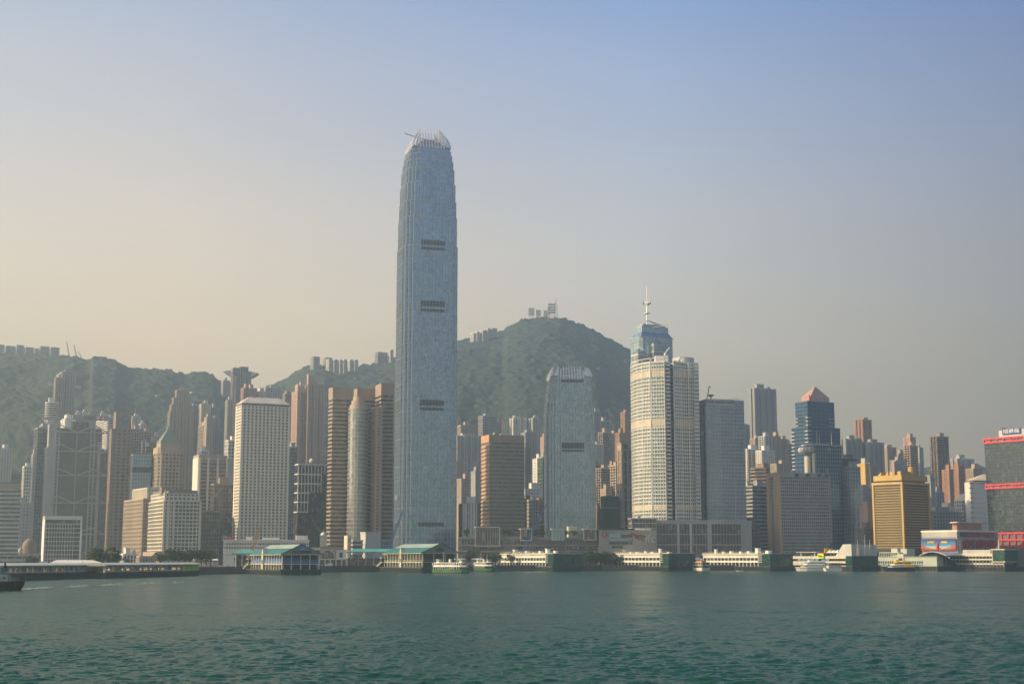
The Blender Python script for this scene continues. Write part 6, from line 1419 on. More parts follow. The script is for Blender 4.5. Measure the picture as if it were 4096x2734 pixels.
# ---- the two gabled star ferry piers
def gabled_pier(label, xl, xm, xr, ye, Y, zbase_y, panels, wing):
    T = Hero('gabled_pier', label, xl, xm, xr, ye, Y, 27, cat='pier', dmax=75); T.o.location.z = 0; T.h += T.g0; T.g0 = 0
    w, d, h = T.w, T.d, T.h; zd = T.zz(zbase_y); mid = zd + (h - zd) * .36; fender(T, -1.5, w + 1.5, -1.5, d + 6, zd)
    cw = wall('cream_column', (.62, .58, .44)); n = 12 if panels else 13
    m = MB(); m.box(-.3, w, -.3, d, mid - .25, mid + .25); m.box(-1.2, w + 1.2, -1.2, d + 1, h - .5, h + .1); T.part('floor_slab', m, cw)
    for i in range(n + 1):
        y = d * i / n; m = MB(); m.box(-.35, .35, y - .3, y + .3, zd, mid - .25); m.tube((0, y, mid + .25), (0, y, h - .5), .38, .3, 8); T.part('column', m, cw)
    for i in range(1, 4 if not panels else 5):
        x = w * i / (3 if not panels else 4); m = MB(); m.box(x - .35, x + .35, -.35, .35, zd, mid - .25); m.tube((x, 0, mid + .25), (x, 0, h - .5), .38, .3, 8); T.part('column', m, cw)
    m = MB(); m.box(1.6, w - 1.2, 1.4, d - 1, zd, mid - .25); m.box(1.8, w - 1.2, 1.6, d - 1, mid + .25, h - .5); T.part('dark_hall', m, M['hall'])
    if panels:
        bp_ = plain('pier_deep_blue', (.02, .10, .34))
        for i in range(n): y = d * i / n; m = MB(); m.box(.02, .2, y + .4, y + d / n - .4, mid + .3, mid + (h - mid) * .55); T.part('blue_panel', m, bp_)
        for i in range(4): x = w * i / 4; m = MB(); m.box(x + .5, x + w / 4 - .5, .5, .8, mid + .3, mid + (h - mid) * (.62 if i < 2 else .45)); T.part('blue_panel', m, bp_)
    m = MB(); m.beam((-.1, 0, mid + 1.4), (-.1, d, mid + 1.4), .12); m.beam((0, -.1, mid + 1.4), (w, -.1, mid + 1.4), .12)
    k = int(d / 1.2)
    for i in range(k): m.beam((-.1, i * 1.2, mid + .2), (-.1, i * 1.2, mid + 1.4), .07)
    T.part('balustrade', m, cw)
    # roof
    zr = T.zz(2172 if not panels else 2175, xr - 60); e = 1.6; x2 = w / 2; zc = h + (zr - h) * .55; xc = w * .27
    m = MB(); v = [(-e, -e, h), (xc, -e, zc), (xc, d, zc), (-e, d + e, h)]; m.quad(*v); m.quad(*[(w - x, y, z) for x, y, z in v][::-1])
    m.quad((-e, d + e, h), (xc, d, zc), (w - xc, d, zc), (w + e, d + e, h)); m.quad((-e, -e, h), (-e, d + e, h), (w + e, d + e, h), (w + e, -e, h)); rf = T.part('tiled_roof', m, M['teal'])
    m = MB(); v = [(xc - .6, -e, zc + .1), (x2, -e, zr), (x2, d * .96, zr), (xc - .6, d * .96, zc + .1)]; m.quad(*v); m.quad(*[(w - x, y, z) for x, y, z in v][::-1]); m.quad((xc - .6, d * .96, zc), (x2, d * .96, zr), (w - xc + .6, d * .96, zc)); T.part('upper_roof', m, wall('pale_sheet_roof', (.30, .38, .33)))
    m = MB(); y = -e + .5; m.quad((-e + .6, y, h), (w + e - .6, y, h), (w - xc, y, zc), (x2, y, zr - .2), (xc, y, zc)); m.quad(*[(p[0], p[1] + .6, p[2]) for p in ((xc, y, zc), (x2, y, zr - .2), (w - xc, y, zc), (w + e - .6, y, h), (-e + .6, y, h))]); gb = T.part('gable', m, wall('gable_stone', (.24, .26, .24)))
    m = MB()
    for p, q in (((-e, h + .1), (xc, zc + .2)), ((xc, zc + .2), (x2, zr + .2)), ((x2, zr + .2), (w - xc, zc + .2)), ((w - xc, zc + .2), (w + e, h + .1))): m.beam((p[0], -e, p[1]), (q[0], -e, q[1]), .45, .5)
    T.part('gable_trim', m, M['teal'], parent=gb)
    if not panels:
        m = MB(); k = 12; c = [(x2 + 3.6 * cos(pi * i / k), h + .7 + 3.2 * sin(pi * i / k)) for i in range(k + 1)]; m.quad(*[(x, y - .1, z) for x, z in c][::-1]); T.part('half_round_window', m, M['g_dark'], parent=gb)
        m = MB(); k = 12; c = [(x2 + 4.6 * cos(pi * (i + .5) / k), h + 1.0 + 4.1 * sin(pi * (i + .5) / k)) for i in range(k)]
        for x, z in c[1:-1]: m.box(x - .25, x + .25, y - .16, y - .02, z - .3, z + .3)
        T.part('gable_lettering', m, plain('gable_red', (.25, .06, .05)), parent=gb)
    else:
        m = MB(); zc2 = h + (zr - h) * .62; k = 18; m.quad(*[(x2 + .4 + 2.3 * cos(2 * pi * i / k), y - .15, zc2 + 1.6 * sin(2 * pi * i / k)) for i in range(k)][::-1]); em = T.part('oval_emblem', m, plain('emblem_sky', (.04, .22, .60)), parent=gb)
        m = MB()
        for a, b in (((-1.4, -.1), (-.2, .5)), ((-.2, .5), (.3, -.3)), ((.3, -.3), (1.5, .2)), ((-1.2, -.7), (1.2, -.7))): m.beam((x2 + .4 + a[0], y - .25, zc2 + a[1]), (x2 + .4 + b[0], y - .25, zc2 + b[1]), .16, .22)
        o = T.part('emblem_wave', m, M['white'])
        letters(T, '香港海事博物館', x2 + .3, y - .2, h + 1.35, 1.55, M['black'], width=w * .52, parent=gb, bold=.03)
    # the small gabled entrance bay with a plaque
    yb3 = T.lx(1055 if panels else 1606, ye + 20)[0]; m = MB(); zt_ = h + 3.2
    m.box(-1.0, .2, yb3 - 1.4, yb3 + 1.4, zd, h + .6); v = [(-1.0, yb3 - 1.7, h + .6), (-1.0, yb3 + 1.7, h + .6), (-1.0, yb3, zt_ + .8)]; m.quad(*v[::-1]); m.quad(*[(2.2, p[1], p[2]) for p in v]); m.quad(v[0], (2.2, v[0][1], v[0][2]), (2.2, v[2][1], v[2][2]), v[2]); m.quad(v[1], v[2], (2.2, v[2][1], v[2][2]), (2.2, v[1][1], v[1][2])); en = T.part('entrance_bay', m, cw)
    m = MB(); m.box(-1.15, -1.0, yb3 - .7, yb3 + .7, h - 2.6, h - .4); T.part('plaque', m, M['white'] if panels else plain('plaque_gold', (.6, .42, .12)), parent=en)
    m = MB(); m.box(-1.15, -1.0, yb3 - .8, yb3 + .8, mid + .2, mid + 2.6); T.part('doorway', m, M['black'], parent=en)
    # stairs and the lower teal wing behind
    yw = T.lx(wing[0], ye + 10)[0]
    m = MB(); st = 10
    for i in range(st): m.box(-2.2, .2, d + .6 + i * 1.15, d + 1.75 + i * 1.15, zd + (mid - zd) * (1 - (i + 1) / st), zd + (mid - zd) * (1 - i / st) + .25)
    m.beam((-2.2, d + .6, mid + 1.3), (-2.2, d + 12, zd + 1.3), .14); m.box(-2.4, 3, d + .4, d + 4, mid + 3, mid + 3.4); T.part('stairs', m, cw)
    return T
P8 = gabled_pier('gabled museum pier with teal roof and blue panels', 1007, 1130, 1276, 2215, 890, 2277, True, (935, 2210))
P7 = gabled_pier('gabled ferry pier with teal roof and cream columns before the tallest tower', 1540, 1690, 1826, 2210, 1035, 2268, False, (1380, 2200))
def canopy_wing(name, label, px0, px1, Y, yt, ye, depth, cols=6, half=False):
    a, b = at(px0, ye, Y), at(px1, ye, Y); T = Thing(name, label, 'canopy', (a[0], Y, 4.0), R(8)); L_ = b[0] - a[0]; h = a[2] - 4; zt_ = zat(yt, Y) - 4
    m = MB(); e = .8; m.frustum(rectp(-e, L_ + e, -e, depth + e), h, rectp(depth * .35, L_ - depth * .3, depth * .45, depth * .55), zt_); m.box(-e, L_ + e, -e, depth + e, h - .6, h - .01); T.part('hipped_roof', m, M['teal'] if not half else wall('bright_teal_roof', (.10, .38, .33)))
    for i in range(cols): x = L_ * (i + .5) / cols; m = MB(); m.tube((x, .5, 0), (x, .5, h - .6), .4, .32, 8); T.part('column', m, M['pale'])
    m = MB(); m.box(1, L_ - 1, depth * .4, depth - 1, 0, h * .55); T.part('kiosk_row', m, M['g_dark']); return T
canopy_wing('teal_canopy', 'pale teal hipped canopy left of the museum pier', 932, 1030, 985, 2196, 2211, 16, 4, True)
canopy_wing('teal_canopy', 'wide bright teal canopy between the clock hall and the ferry pier', 1388, 1600, 1140, 2193, 2205, 20, 7, True)

# ---- clock hall between them
T = Hero('clock_hall', 'cream arched hall with a round topped clock tower', 1272, 1277, 1388, 2196, 1120, 8, cat='building', dmax=20)
w, d, h = T.w, T.d, T.h; cw = wall('clock_cream', (.55, .54, .40)); sw = wall('clock_stone', (.30, .27, .22))
x, z = T.fx(1311, 2224); m = MB(); m.box(T.fx(1279, 2200)[0], T.fx(1344, 2200)[0], 0, d, 0, T.zz(2186, 1310)); T.part('arched_front', m, sw)
m = MB(); k = 14; r = 4.6; m.quad(*[(x + r * cos(pi * i / k), -.1, z + r * sin(pi * i / k)) for i in range(k + 1)][::-1]); m.box(x - r, x + r, -.1, .1, z - 2.4, z); ar = T.part('arch_window', m, M['g_dark'])
m = MB(); m2 = []
for i in range(k): a, b = pi * i / k, pi * (i + 1) / k; m.beam((x + 5 * cos(a), -.25, z + 5 * sin(a)), (x + 5 * cos(b), -.25, z + 5 * sin(b)), .5, .7)
for t in (-.5, 0, .5): m.beam((x + r * t, -.2, z), (x + r * t, -.2, z + r * sqrt(1 - t * t)), .15)
T.part('arch_rim', m, cw, parent=ar)
for a, b, yt_ in ((1342, 1387, 2199), (1246, 1279, 2188)):
    m = MB(); aa, bb_ = T.fx(a, 2200)[0], T.fx(b, 2200)[0]; m.box(aa, bb_, 1, d, 0 if a > 1300 else T.zz(2198, a), T.zz(yt_, a)); wg = T.part('wing', m, M['white'] if a > 1300 else cw)
    m = MB(); m.box((aa + bb_) / 2 - 1.2, (aa + bb_) / 2 + 1.2, .8, 1.1, T.zz(2228, a), T.zz(2208, a)); T.part('window', m, M['g_dark'], parent=wg) if a > 1300 else None
m = MB(); za = T.zz(2233, 1320); m.box(0, w, -.9, .2, za - .8, za); m.box(T.fx(1279, 2200)[0], w, -.5, .1, T.zz(2198, 1310) - .2, T.zz(2198, 1310) + .3); T.part('cornice', m, cw)
m = MB(); m.box(1, w - 1, -.3, .3, 0, za - .9); T.part('dark_arcade', m, M['g_dark'])
for i in range(6): m = MB(); xx = w * i / 5.05; m.box(xx, xx + .8, -.8, .1, 0, za - .8); T.part('column', m, cw)
m = MB(); a, b = T.fx(1281, 2160)[0], T.fx(1306, 2160)[0]; zt0, zt1 = T.zz(2184, 1290), T.zz(2142, 1290); m.box(a, b, 1, 1 + b - a, zt0, zt1); m.box(a - .5, b + .5, .5, 1.5 + b - a, zt1, zt1 + .6); m.box(a - .5, b + .5, .5, 1.5 + b - a, zt0 + 2.6, zt0 + 3.0)
ct = T.part('clock_tower', m, cw); cx, cy = (a + b) / 2, 1 + (b - a) / 2
m = MB(); r = (b - a) / 2; m.lathe(cx, cy, [(r * .95 * cos(R(q)), zt1 + .6 + r * .95 * sin(R(q))) for q in range(0, 88, 14)], 16); m.tube((cx, cy, zt1 + r), (cx, cy, T.zz(2112, 1294)), .18, .06, 5); T.part('dome', m, M['white'], parent=ct, smooth=False)
for f_ in (0, 1):
    m = MB(); zc = (zt0 + zt1) / 2 + 1.1
    if f_ == 0: m.tube((cx, .98, zc), (cx, .8, zc), 1.55, 1.55, 20)
    else: m.tube((a - .02, cy, zc), (a - .2, cy, zc), 1.55, 1.55, 20)
    ck = T.part('clock_face', m, plain('clock_green', (.10, .20, .12)), parent=ct)
m = MB(); m.tube((cx, .81, zc), (cx, .74, zc), 1.15, 1.15, 20); T.part('clock_dial', m, M['white'], parent=ct); m = MB(); m.beam((cx, .70, zc), (cx, .70, zc + .95), .14); m.beam((cx, .70, zc), (cx - .6, .70, zc + .35), .16); T.part('clock_hands', m, M['black'], parent=ct)

# ---- two long open canopy piers at left
cm, ct_, cb_ = nodes_of('glow_sheet'); tr = ct_.nodes.new('ShaderNodeBsdfTranslucent'); tr.inputs[0].default_value = (.90, .82, .66, 1); df = ct_.nodes.new('ShaderNodeBsdfDiffuse'); df.inputs[0].default_value = (.8, .76, .68, 1)
ms = ct_.nodes.new('ShaderNodeMixShader'); ms.inputs[0].default_value = .3; ct_.links.new(tr.outputs[0], ms.inputs[1]); ct_.links.new(df.outputs[0], ms.inputs[2]); ct_.links.new(ms.outputs[0], ct_.nodes['Material Output'].inputs[0]); M['glow_sheet'] = cm  # translucent sheet, made to let the sun glow through under the canopies
def canopy_pier(label, A, Bp, zdeck, zroof, wd, ncol, extra=0):
    ax, ay = (A[0] - CX) / F * A[1] * CP, A[1]; bx, by = (Bp[0] - CX) / F * Bp[1] * CP, Bp[1]; L_ = math.hypot(bx - ax, by - ay); th = atan2(by - ay, bx - ax)
    # local x runs along the pier to the far end, the open side towards the harbour is y = 0
    T = Thing('canopy_pier', label, 'pier', (ax, ay, 0), th, 'canopy piers'); m = MB(); m.box(0, L_, .5, wd, -5, zdeck); T.part('pier_base', m, fen)
    m = MB(); x = .4
    while x < L_: m.box(x - .2, x + .2, 0, .6, -5, zdeck - .4); x += 1.5
    y = .4
    while y < wd: m.box(-.1, .4, y - .2, y + .2, -5, zdeck - .4); y += 1.5
    m.box(-.3, L_, -.2, .9, zdeck - .4, zdeck + .2); T.part('pile_row', m, pilem)
    m = MB(); k = 10; c = wd * .5; pr = [(-.8 + (wd + 1.6) * i / k) for i in range(k + 1)]
    zf = lambda y: zroof + 1.0 * (1 - ((y - c) / (c + .8)) ** 2)
    for a, b in zip(pr, pr[1:]): m.quad((-1, a, zf(a)), (L_ + 1, a, zf(a)), (L_ + 1, b, zf(b)), (-1, b, zf(b))); m.quad((-1, a, zroof - .5), (-1, b, zroof - .5), (L_ + 1, b, zroof - .5), (L_ + 1, a, zroof - .5)); m.quad((-1, a, zf(a)), (-1, b, zf(b)), (-1, b, zroof - .5), (-1, a, zroof - .5)); m.quad((L_ + 1, a, zf(a)), (L_ + 1, a, zroof - .5), (L_ + 1, b, zroof - .5), (L_ + 1, b, zf(b)))
    m.quad((-1, -.8, zroof - .5), (L_ + 1, -.8, zroof - .5), (L_ + 1, -.8, zroof), (-1, -.8, zroof)); m.quad((-1, wd + .8, zroof), (L_ + 1, wd + .8, zroof), (L_ + 1, wd + .8, zroof - .5), (-1, wd + .8, zroof - .5))
    T.part('canopy_roof', m, wall('canopy_sheet', (.46, .50, .44)))
    for i in range(ncol): x = 1 + (L_ - 2) * i / (ncol - 1); m = MB(); m.box(x - .45, x + .45, .7, 1.5, zdeck, zroof - .5); m.box(x - .35, x + .35, wd - 2, wd - 1.3, zdeck, zroof - .5); m.box(x - .25, x + .25, .9, wd - 1.3, zroof - 1.1, zroof - .5); T.part('column', m, M['white'])
    for i in range(ncol - 1):
        x = 1 + (L_ - 2) * i / (ncol - 1); q = (L_ - 2) / (ncol - 1)
        m = MB(); m.box(x + .7, x + q - .6, 1.0, 1.3, zdeck + .2, zdeck + 1.0); T.part('parapet', m, M['cream']); m = MB(); m.box(x + .8, x + q - .7, wd * .80, wd * .80 + .05, zdeck + .4, zroof - 1.1); T.part('added_glow_screen', m, M['glow_sheet'])  # the screens at the back are added to brighten the view between columns
    for i in range(max(3, ncol // 3)):
        x = 3 + (L_ - 10) * (i + rnd.random() * .4) / max(3, ncol // 3); m = MB(); m.box(x, x + 3.2, wd * .5, wd * .5 + 2.5, zdeck, zdeck + 2.6); T.part('kiosk', m, M['white'])
    m = MB(); m.box(0, L_, wd - .3, wd, zdeck, zdeck + 1.1); T.part('back_rail', m, M['grey']); T.L, T.wd = L_, wd
    return T
CP1 = canopy_pier('leftmost canopy pier behind the tugboat, with a tall dark piled base', (-60, 612), (402, 735), 2.9, 6.5, 16, 22)
CP2 = canopy_pier('second canopy pier from the left, with lime panels at its right end', (424, 716), (800, 836), 2.7, 6.5, 13, 17)
T = Hero('tent_hall', 'long hall with a cream pitched sheet roof behind the left pier', 100, 104, 400, 2258, 790, 10, cat='building', dmax=22); w, d, h = T.w, T.d, T.h
m = MB(); m.box(0, w, 0, d, 0, h); T.part('wall', m, M['dgrey']); x0, x1, x2_ = (T.fx(p, 2240)[0] for p in (182, 262, 362)); zr = T.zz(2238, 362); m = MB()
m.quad((x0, -1, h), (x1 + 30 * 0 + (x2_ - x0) * .99, -1, h), (x2_, d / 2, zr), (x0 + (x1 - x0) * .4, d / 2, zr)) ; m.quad((x0, d + 1, h), (x0 + (x1 - x0) * .4, d / 2, zr), (x2_, d / 2, zr), (x2_, d + 1, h)); m.quad((x0, -1, h), (x0 + (x1 - x0) * .4, d / 2, zr), (x0, d + 1, h)); m.quad((x2_ - .5, -1, h), (x2_ + .5, d + 1, h), (x2_, d / 2, zr)); T.part('pitched_roof', m, M['white'])
m = MB(); a, b = T.fx(153, 2245)[0], T.fx(184, 2245)[0]; m.box(a, b, 2, 8, h, T.zz(2243, 160)); T.part('small_roof', m, M['cream'])

# ---------------------------------------------------------------- boats
def hullshape(mb, prof, z0, z1, flare=1.12):
    mb.frustum([(x / flare if abs(x) > 0 else x, y / flare) for x, y in prof], z0, prof, z1)
def place(name, label, px, wl, heading, cat='boat', group=None):
    """put a vessel with its waterline seen at picture height wl"""
    Y = H * F / (wl - 2237.0); X = (px - CX) / F * Y * CP; return Thing(name, label, cat, (X, Y, 0), R(heading), group)
def star_ferry(label, px, wl, heading, L_=33):
    T = place('harbour_ferry', label, px, wl, heading, 'ferry', 'green and white harbour ferries'); a, b = L_ / 2, 4.3
    prof = [(-a, -.6), (-a * .8, -b * .75), (-a * .45, -b), (a * .45, -b), (a * .8, -b * .75), (a, -.6), (a, .6), (a * .8, b * .75), (a * .45, b), (-a * .45, b), (-a * .8, b * .75), (-a, .6)]
    gm = plain('ferry_green', (.04, .14, .055), .4); wm = plain('ferry_white', (.78, .76, .68), .4)
    m = MB(); hullshape(m, prof, -1, .55); T.part('hull', m, plain('ferry_black', (.02, .02, .02))); m = MB(); m.frustum([(x * .97, y * .97) for x, y in prof], .55, prof, 2.7); T.part('green_hull', m, gm)
    m = MB(); inn = [(x * .9, y * .86) for x, y in prof]; m.prism(inn, 2.7, 4.3); T.part('lower_deck', m, M['g_dark'])
    m = MB(); m.prism([(x * .985, y * 1.0) for x, y in prof], 4.3, 4.6); m.prism([(x * .9, y * .97) for x, y in prof], 4.6, 5.5); m.prism([(x * .88, y * 1.0) for x, y in prof], 6.8, 7.15)
    for i in range(15):
        x = -a * .78 + a * 1.56 * i / 14
        for s in (-1, 1): yy = b * .95 * min(1, 1.25 - abs(x) / a * .5) * s; m.box(x - .28, x + .28, yy - .12, yy + .12, 5.5, 6.8)
    T.part('upper_deck', m, wm); m = MB(); m.prism([(x * .84, y * .88) for x, y in prof], 5.4, 6.81); T.part('cabin_glazing', m, M['g_dark'])
    m = MB()
    for i in range(12):
        x = -a * .7 + a * 1.4 * i / 11
        for s in (-1, 1): m.box(x - .12, x + .12, s * b * .96 - .1, s * b * .96 + .1, 2.7, 4.3)
    T.part('stanchions', m, wm)
    for s in (-1, 1):
        m = MB(); m.box(s * a * .62 - 1.2, s * a * .62 + 1.2, -1.4, 1.4, 7.15, 9.0); m.box(s * a * .62 - 1.5, s * a * .62 + 1.5, -1.8, 1.8, 9.0, 9.2); wh = T.part('wheelhouse', m, wm); m = MB(); m.box(s * a * .62 - 1.25, s * a * .62 + 1.25, -1.45, 1.45, 8.0, 8.6); T.part('windows', m, M['g_dark'], parent=wh)
        m = MB(); m.tube((s * a * .38, 0, 7.1), (s * a * .38, 0, 14.5), .14, .07, 5); T.part('mast', m, wm)
        m = MB(); m.tube((s * 5, -b * 1.01, 1.9), (s * 5, -b * 1.01 - .25, 1.9), .55, .55, 10); T.part('tyre_fender', m, M['black'])
    m = MB(); m.tube((0, 0, 7.1), (0, 0, 9.4), 1.0, .9, 12); T.part('funnel', m, wm); return T
star_ferry('green and white ferry turning in front of the gabled ferry pier', 1801, 2290, -40)
star_ferry('second green and white ferry seen nearly end on, left of the white piers', 1936, 2284, -65, 30)
def fast_cat(label, px, wl, heading, L_, hm, wm, sm, stripe, name='catamaran'):
    T = place(name, label, px, wl, heading, 'ferry'); a = L_ / 2; b = 4.4     # bow towards -x
    prof = [(-a, 0), (-a * .78, -b * .55), (-a * .4, -b), (a, -b), (a, b), (-a * .4, b), (-a * .78, b * .55)]
    m = MB(); low = [(x * .86 if x < 0 else x, y * .92) for x, y in prof]; m.frustum(low, -.8, prof, 3.2); T.part('hull', m, hm)
    if stripe: m = MB(); m.prism(offset([(x * .975 if x < 0 else x, y * .985) for x, y in prof], .03), 2.2, 2.42); T.part('stripe', m, stripe)
    c1 = [(-a * .70, 0), (-a * .5, -b * .8), (a * .96, -b * .9), (a * .96, b * .9), (-a * .5, b * .8)]; c1t = [(x + (2.6 if x < 0 else 0), y * .96) for x, y in c1]
    m = MB(); m.frustum(c1, 3.2, c1t, 5.4); T.part('main_cabin', m, wm)
    c2 = [(-a * .46, 0), (-a * .32, -b * .7), (a * .72, -b * .78), (a * .72, b * .78), (-a * .32, b * .7)]; c2t = [(x + (2.6 if x < 0 else 0), y * .95) for x, y in c2]
    m = MB(); m.frustum(c2, 5.4, c2t, 7.6); T.part('upper_cabin', m, sm)
    m = MB(); m.frustum([(x * 1.005 + .1, y * 1.015) for x, y in c1], 4.0, [(x * 1.005 + .6, y * 1.01) for x, y in c1], 4.7); T.part('window_band', m, M['g_dark']); m = MB(); m.frustum([(x + .5, y * 1.02) for x, y in c2], 6.2, [(x + 1.2, y * 1.01) for x, y in c2], 6.9); T.part('window_band', m, M['g_dark'])
    m = MB(); m.frustum(rectp(-a * .22, a * .02, -1.8, 1.8), 7.6, rectp(-a * .16, a * .02, -1.6, 1.6), 9.0); T.part('wheelhouse', m, sm)
    m = MB(); m.beam((-a * .05, 0, 9), (a * .02, 0, 13), .25); m.beam((-a * .03, -1.6, 11), (-a * .03, 1.6, 11), .15); m.beam((a * .1, 0, 7.6), (a * .02, 0, 11.5), .2); T.part('radar_mast', m, M['white'])
    for i in range(6): m = MB(); x = -a * .2 + i * a * .17; m.box(x, x + .35, -b * .92, -b * .86, 3.6, 5.0); T.part('window_post', m, wm)
    return T
wv = plain('ship_white', (.80, .78, .70), .35)
t = fast_cat('large white passenger catamaran moored at the blue panelled pier', 3246, 2281, 5, 28, wv, wv, wv, plain('ship_green', (.05, .25, .12)))
m = MB(); m.quad((-9, -3.75, 5.0), (-8.2, -3.72, 5.0), (-9.4, -3.65, 6.6), (-10.0, -3.7, 6.4)); t.part('lime_slash', m, plain('sign_lime', (.62, .85, .03)))
nv = plain('ship_navy', (.012, .02, .07), .4); yv = plain('ship_yellow', (.85, .52, .02), .4)
t = fast_cat('navy hulled catamaran with yellow upper decks at the pale green terminal', 3592, 2282, 5, 25, nv, wv, yv, None)
m = MB(); m.box(3.5, 12, -4.05, 4.05, 3.3, 5.35); t.part('yellow_cabin', m, yv)
t = place('passenger_boat', 'grey double decked passenger boat behind the white catamaran stern', 3328, 2281.5, 12, 'boat')
m = MB(); m.frustum([(-6, -2.4), (7, -2.6), (7, 2.6), (-6, 2.4)], -.6, [(-7, -2.6), (7.2, -2.8), (7.2, 2.8), (-7, 2.6)], 2.4); t.part('hull', m, wv); m = MB(); m.box(-4, 6.5, -2.3, 2.3, 2.4, 4.4); m.box(-3, 6.8, -2.5, 2.5, 6.2, 6.45)
for x in (-2.5, 0.5, 3.5, 6.3): m.box(x, x + .2, -2.3, -2.1, 4.4, 6.2)
t.part('deck_house', m, M['pale'])
t = place('red_white_ferry', 'small ferry with a white hull and red trim seen end on between piers', 2801, 2281, -70, 'ferry')
m = MB(); m.frustum([(-9, 0), (-6, -3), (9, -3.2), (9, 3.2), (-6, 3)], -.8, [(-11, 0), (-7, -3.6), (10, -3.8), (10, 3.8), (-7, 3.6)], 2.6); t.part('hull', m, wv); m = MB(); m.prism(offset([(-9.6, 0), (-6.3, -3.15), (9.2, -3.3), (9.2, 3.3), (-6.3, 3.15)], .1), .1, .6); t.part('red_stripe', m, M['redp'])
m = MB(); m.box(-6, 9, -3.1, 3.1, 2.6, 4.6); m.box(-5, 9, -3.0, 3.0, 5.0, 6.8); t.part('cabin', m, M['g_dark']); m = MB(); m.box(-6.6, 9.6, -3.6, 3.6, 4.6, 5.0); m.box(-5.4, 9.4, -3.4, 3.4, 6.8, 7.1)
for x in (-5.9, -2, 2, 6, 8.9):
    for s in (-1, 1): m.box(x, x + .3, s * 3.1 - .1, s * 3.1 + .1, 2.6, 6.8)
t.part('deck_frame', m, wv); m = MB(); m.box(-4, 6, -2, 2, 7.1, 8.4); t.part('wheelhouse', m, plain('ship_orange', (.45, .15, .06)))
t = place('speedboat', 'tiny white speedboat throwing spray before the third pier', 2957, 2283, 10, 'boat')
m = MB(); m.frustum([(-2.4, 0), (-1, -.8), (2.6, -.9), (2.6, .9), (-1, .8)], -.2, [(-3.4, 0), (-1.2, -1.1), (2.8, -1.2), (2.8, 1.2), (-1.2, 1.1)], .8); t.part('hull', m, wv); m = MB(); m.frustum(rectp(-.8, 1.0, -.7, .7), .8, rectp(-.3, 1.0, -.6, .6), 1.7); t.part('windscreen', m, M['g_dark'])
# tug
T = place('tugboat', 'black hulled tugboat with a pale cabin cut by the left picture edge', -14, 2357, 184, 'tugboat')
T.o.scale = (.72, .8, 1.05)
a, b = 11.5, 3.3    # bow at +x local, stern rounded at -x, seen at right because the heading is turned
prof = [(-a, -.9), (-a * .93, -b * .8), (-a * .75, -b), (a * .5, -b), (a * .82, -b * .6), (a, 0), (a * .82, b * .6), (a * .5, b), (-a * .75, b), (-a * .93, b * .8), (-a, .9)]
bk = plain('tug_black', (.006, .006, .007), .9); m = MB(); m.frustum([(x * .84, y * .85) for x, y in prof], -.8, prof, 1.7); m.frustum(prof, 1.7, [(x * 1.02, y * 1.02) for x, y in prof], 2.6, top=True); T.part('hull', m, bk)
for i in range(9): m = MB(); x = -a * .8 + 18.0 * i / 8; m.tube((x, b * .98, 1.5), (x, b * 1.03, 1.5), .5, .5, 10); T.part('tyre_fender', m, bk)
m = MB(); tw = plain('tug_cabin', (.22, .27, .29), .5)
m = MB(); m.box(-5.5, 7, -2.3, 2.3, 2.4, 4.4); T.part('lower_cabin', m, tw); m = MB(); m.box(-2.6, 4, -2.0, 2.0, 4.4, 6.3); m.box(-3.4, 4.6, -2.5, 2.5, 6.3, 6.5); T.part('wheelhouse', m, tw)
for x in (-2.2, -.4, 1.4): m = MB(); m.box(x, x + 1.3, 2.0, 2.06, 5.0, 5.9); T.part('window', m, M['g_dark'])
for x in (-4.6, -2.6, -.6, 2.0): m = MB(); m.box(x, x + .9, 2.3, 2.36, 3.2, 3.9); T.part('window', m, M['g_dark'])
m = MB(); m.tube((-3.6, 0, 6.4), (-3.6, 0, 7.6), .45, .4, 10); T.part('funnel', m, bk); m = MB(); m.tube((2.2, 0, 6.5), (2.2, 0, 8.6), .16, .08, 6); m.beam((2.2, -1.2, 8.0), (2.2, 1.2, 8.0), .12); m.beam((3.6, 0, 7.4), (.4, 0, 7.4), .5, .3); T.part('mast', m, bk)
m = MB()
for i in range(7): m.beam((-8.5 + i * .5, 2.2, 2.6 + i * .28), (-7.9 + i * .5, 2.2, 2.6 + i * .28), .1)
m.beam((-10, 2.6, 3.5), (-5.5, 2.6, 3.5), .08); m.beam((-10, 2.6, 3.0), (-5.5, 2.6, 3.0), .08)
for x in (-10, -8.5, -7, -5.5): m.beam((x, 2.6, 2.5), (x, 2.6, 3.5), .08)
T.part('deck_rail', m, tw)
# wake
r = random.Random(5); m = MB()
for i in range(900):
    t = r.random() ** 1.2; px = 96 + 640 * t; wl = 2356 - 30 * t ** .8 + r.gauss(0, 1.3 + 1.2 * t); Y = H * F / (wl - 2237); X = (px - CX) / F * Y * CP
    if math.sin(px * .045) + r.random() < .3 and t > .1: continue
    s = r.uniform(.15, .6) * (1 - .3 * t); q = r.uniform(.2, .5); z = .22 + .1 * r.random()
    m.quad((X - s, Y - q, z), (X + s, Y - q * .6, z + .02), (X + s * .8, Y + q, z), (X - s * .7, Y + q * .8, z + .03))
single('wake_foam', m, plain('foam', (.62, .66, .60)), 'thin white wake trailing to the right of the tugboat', None, kind='stuff')

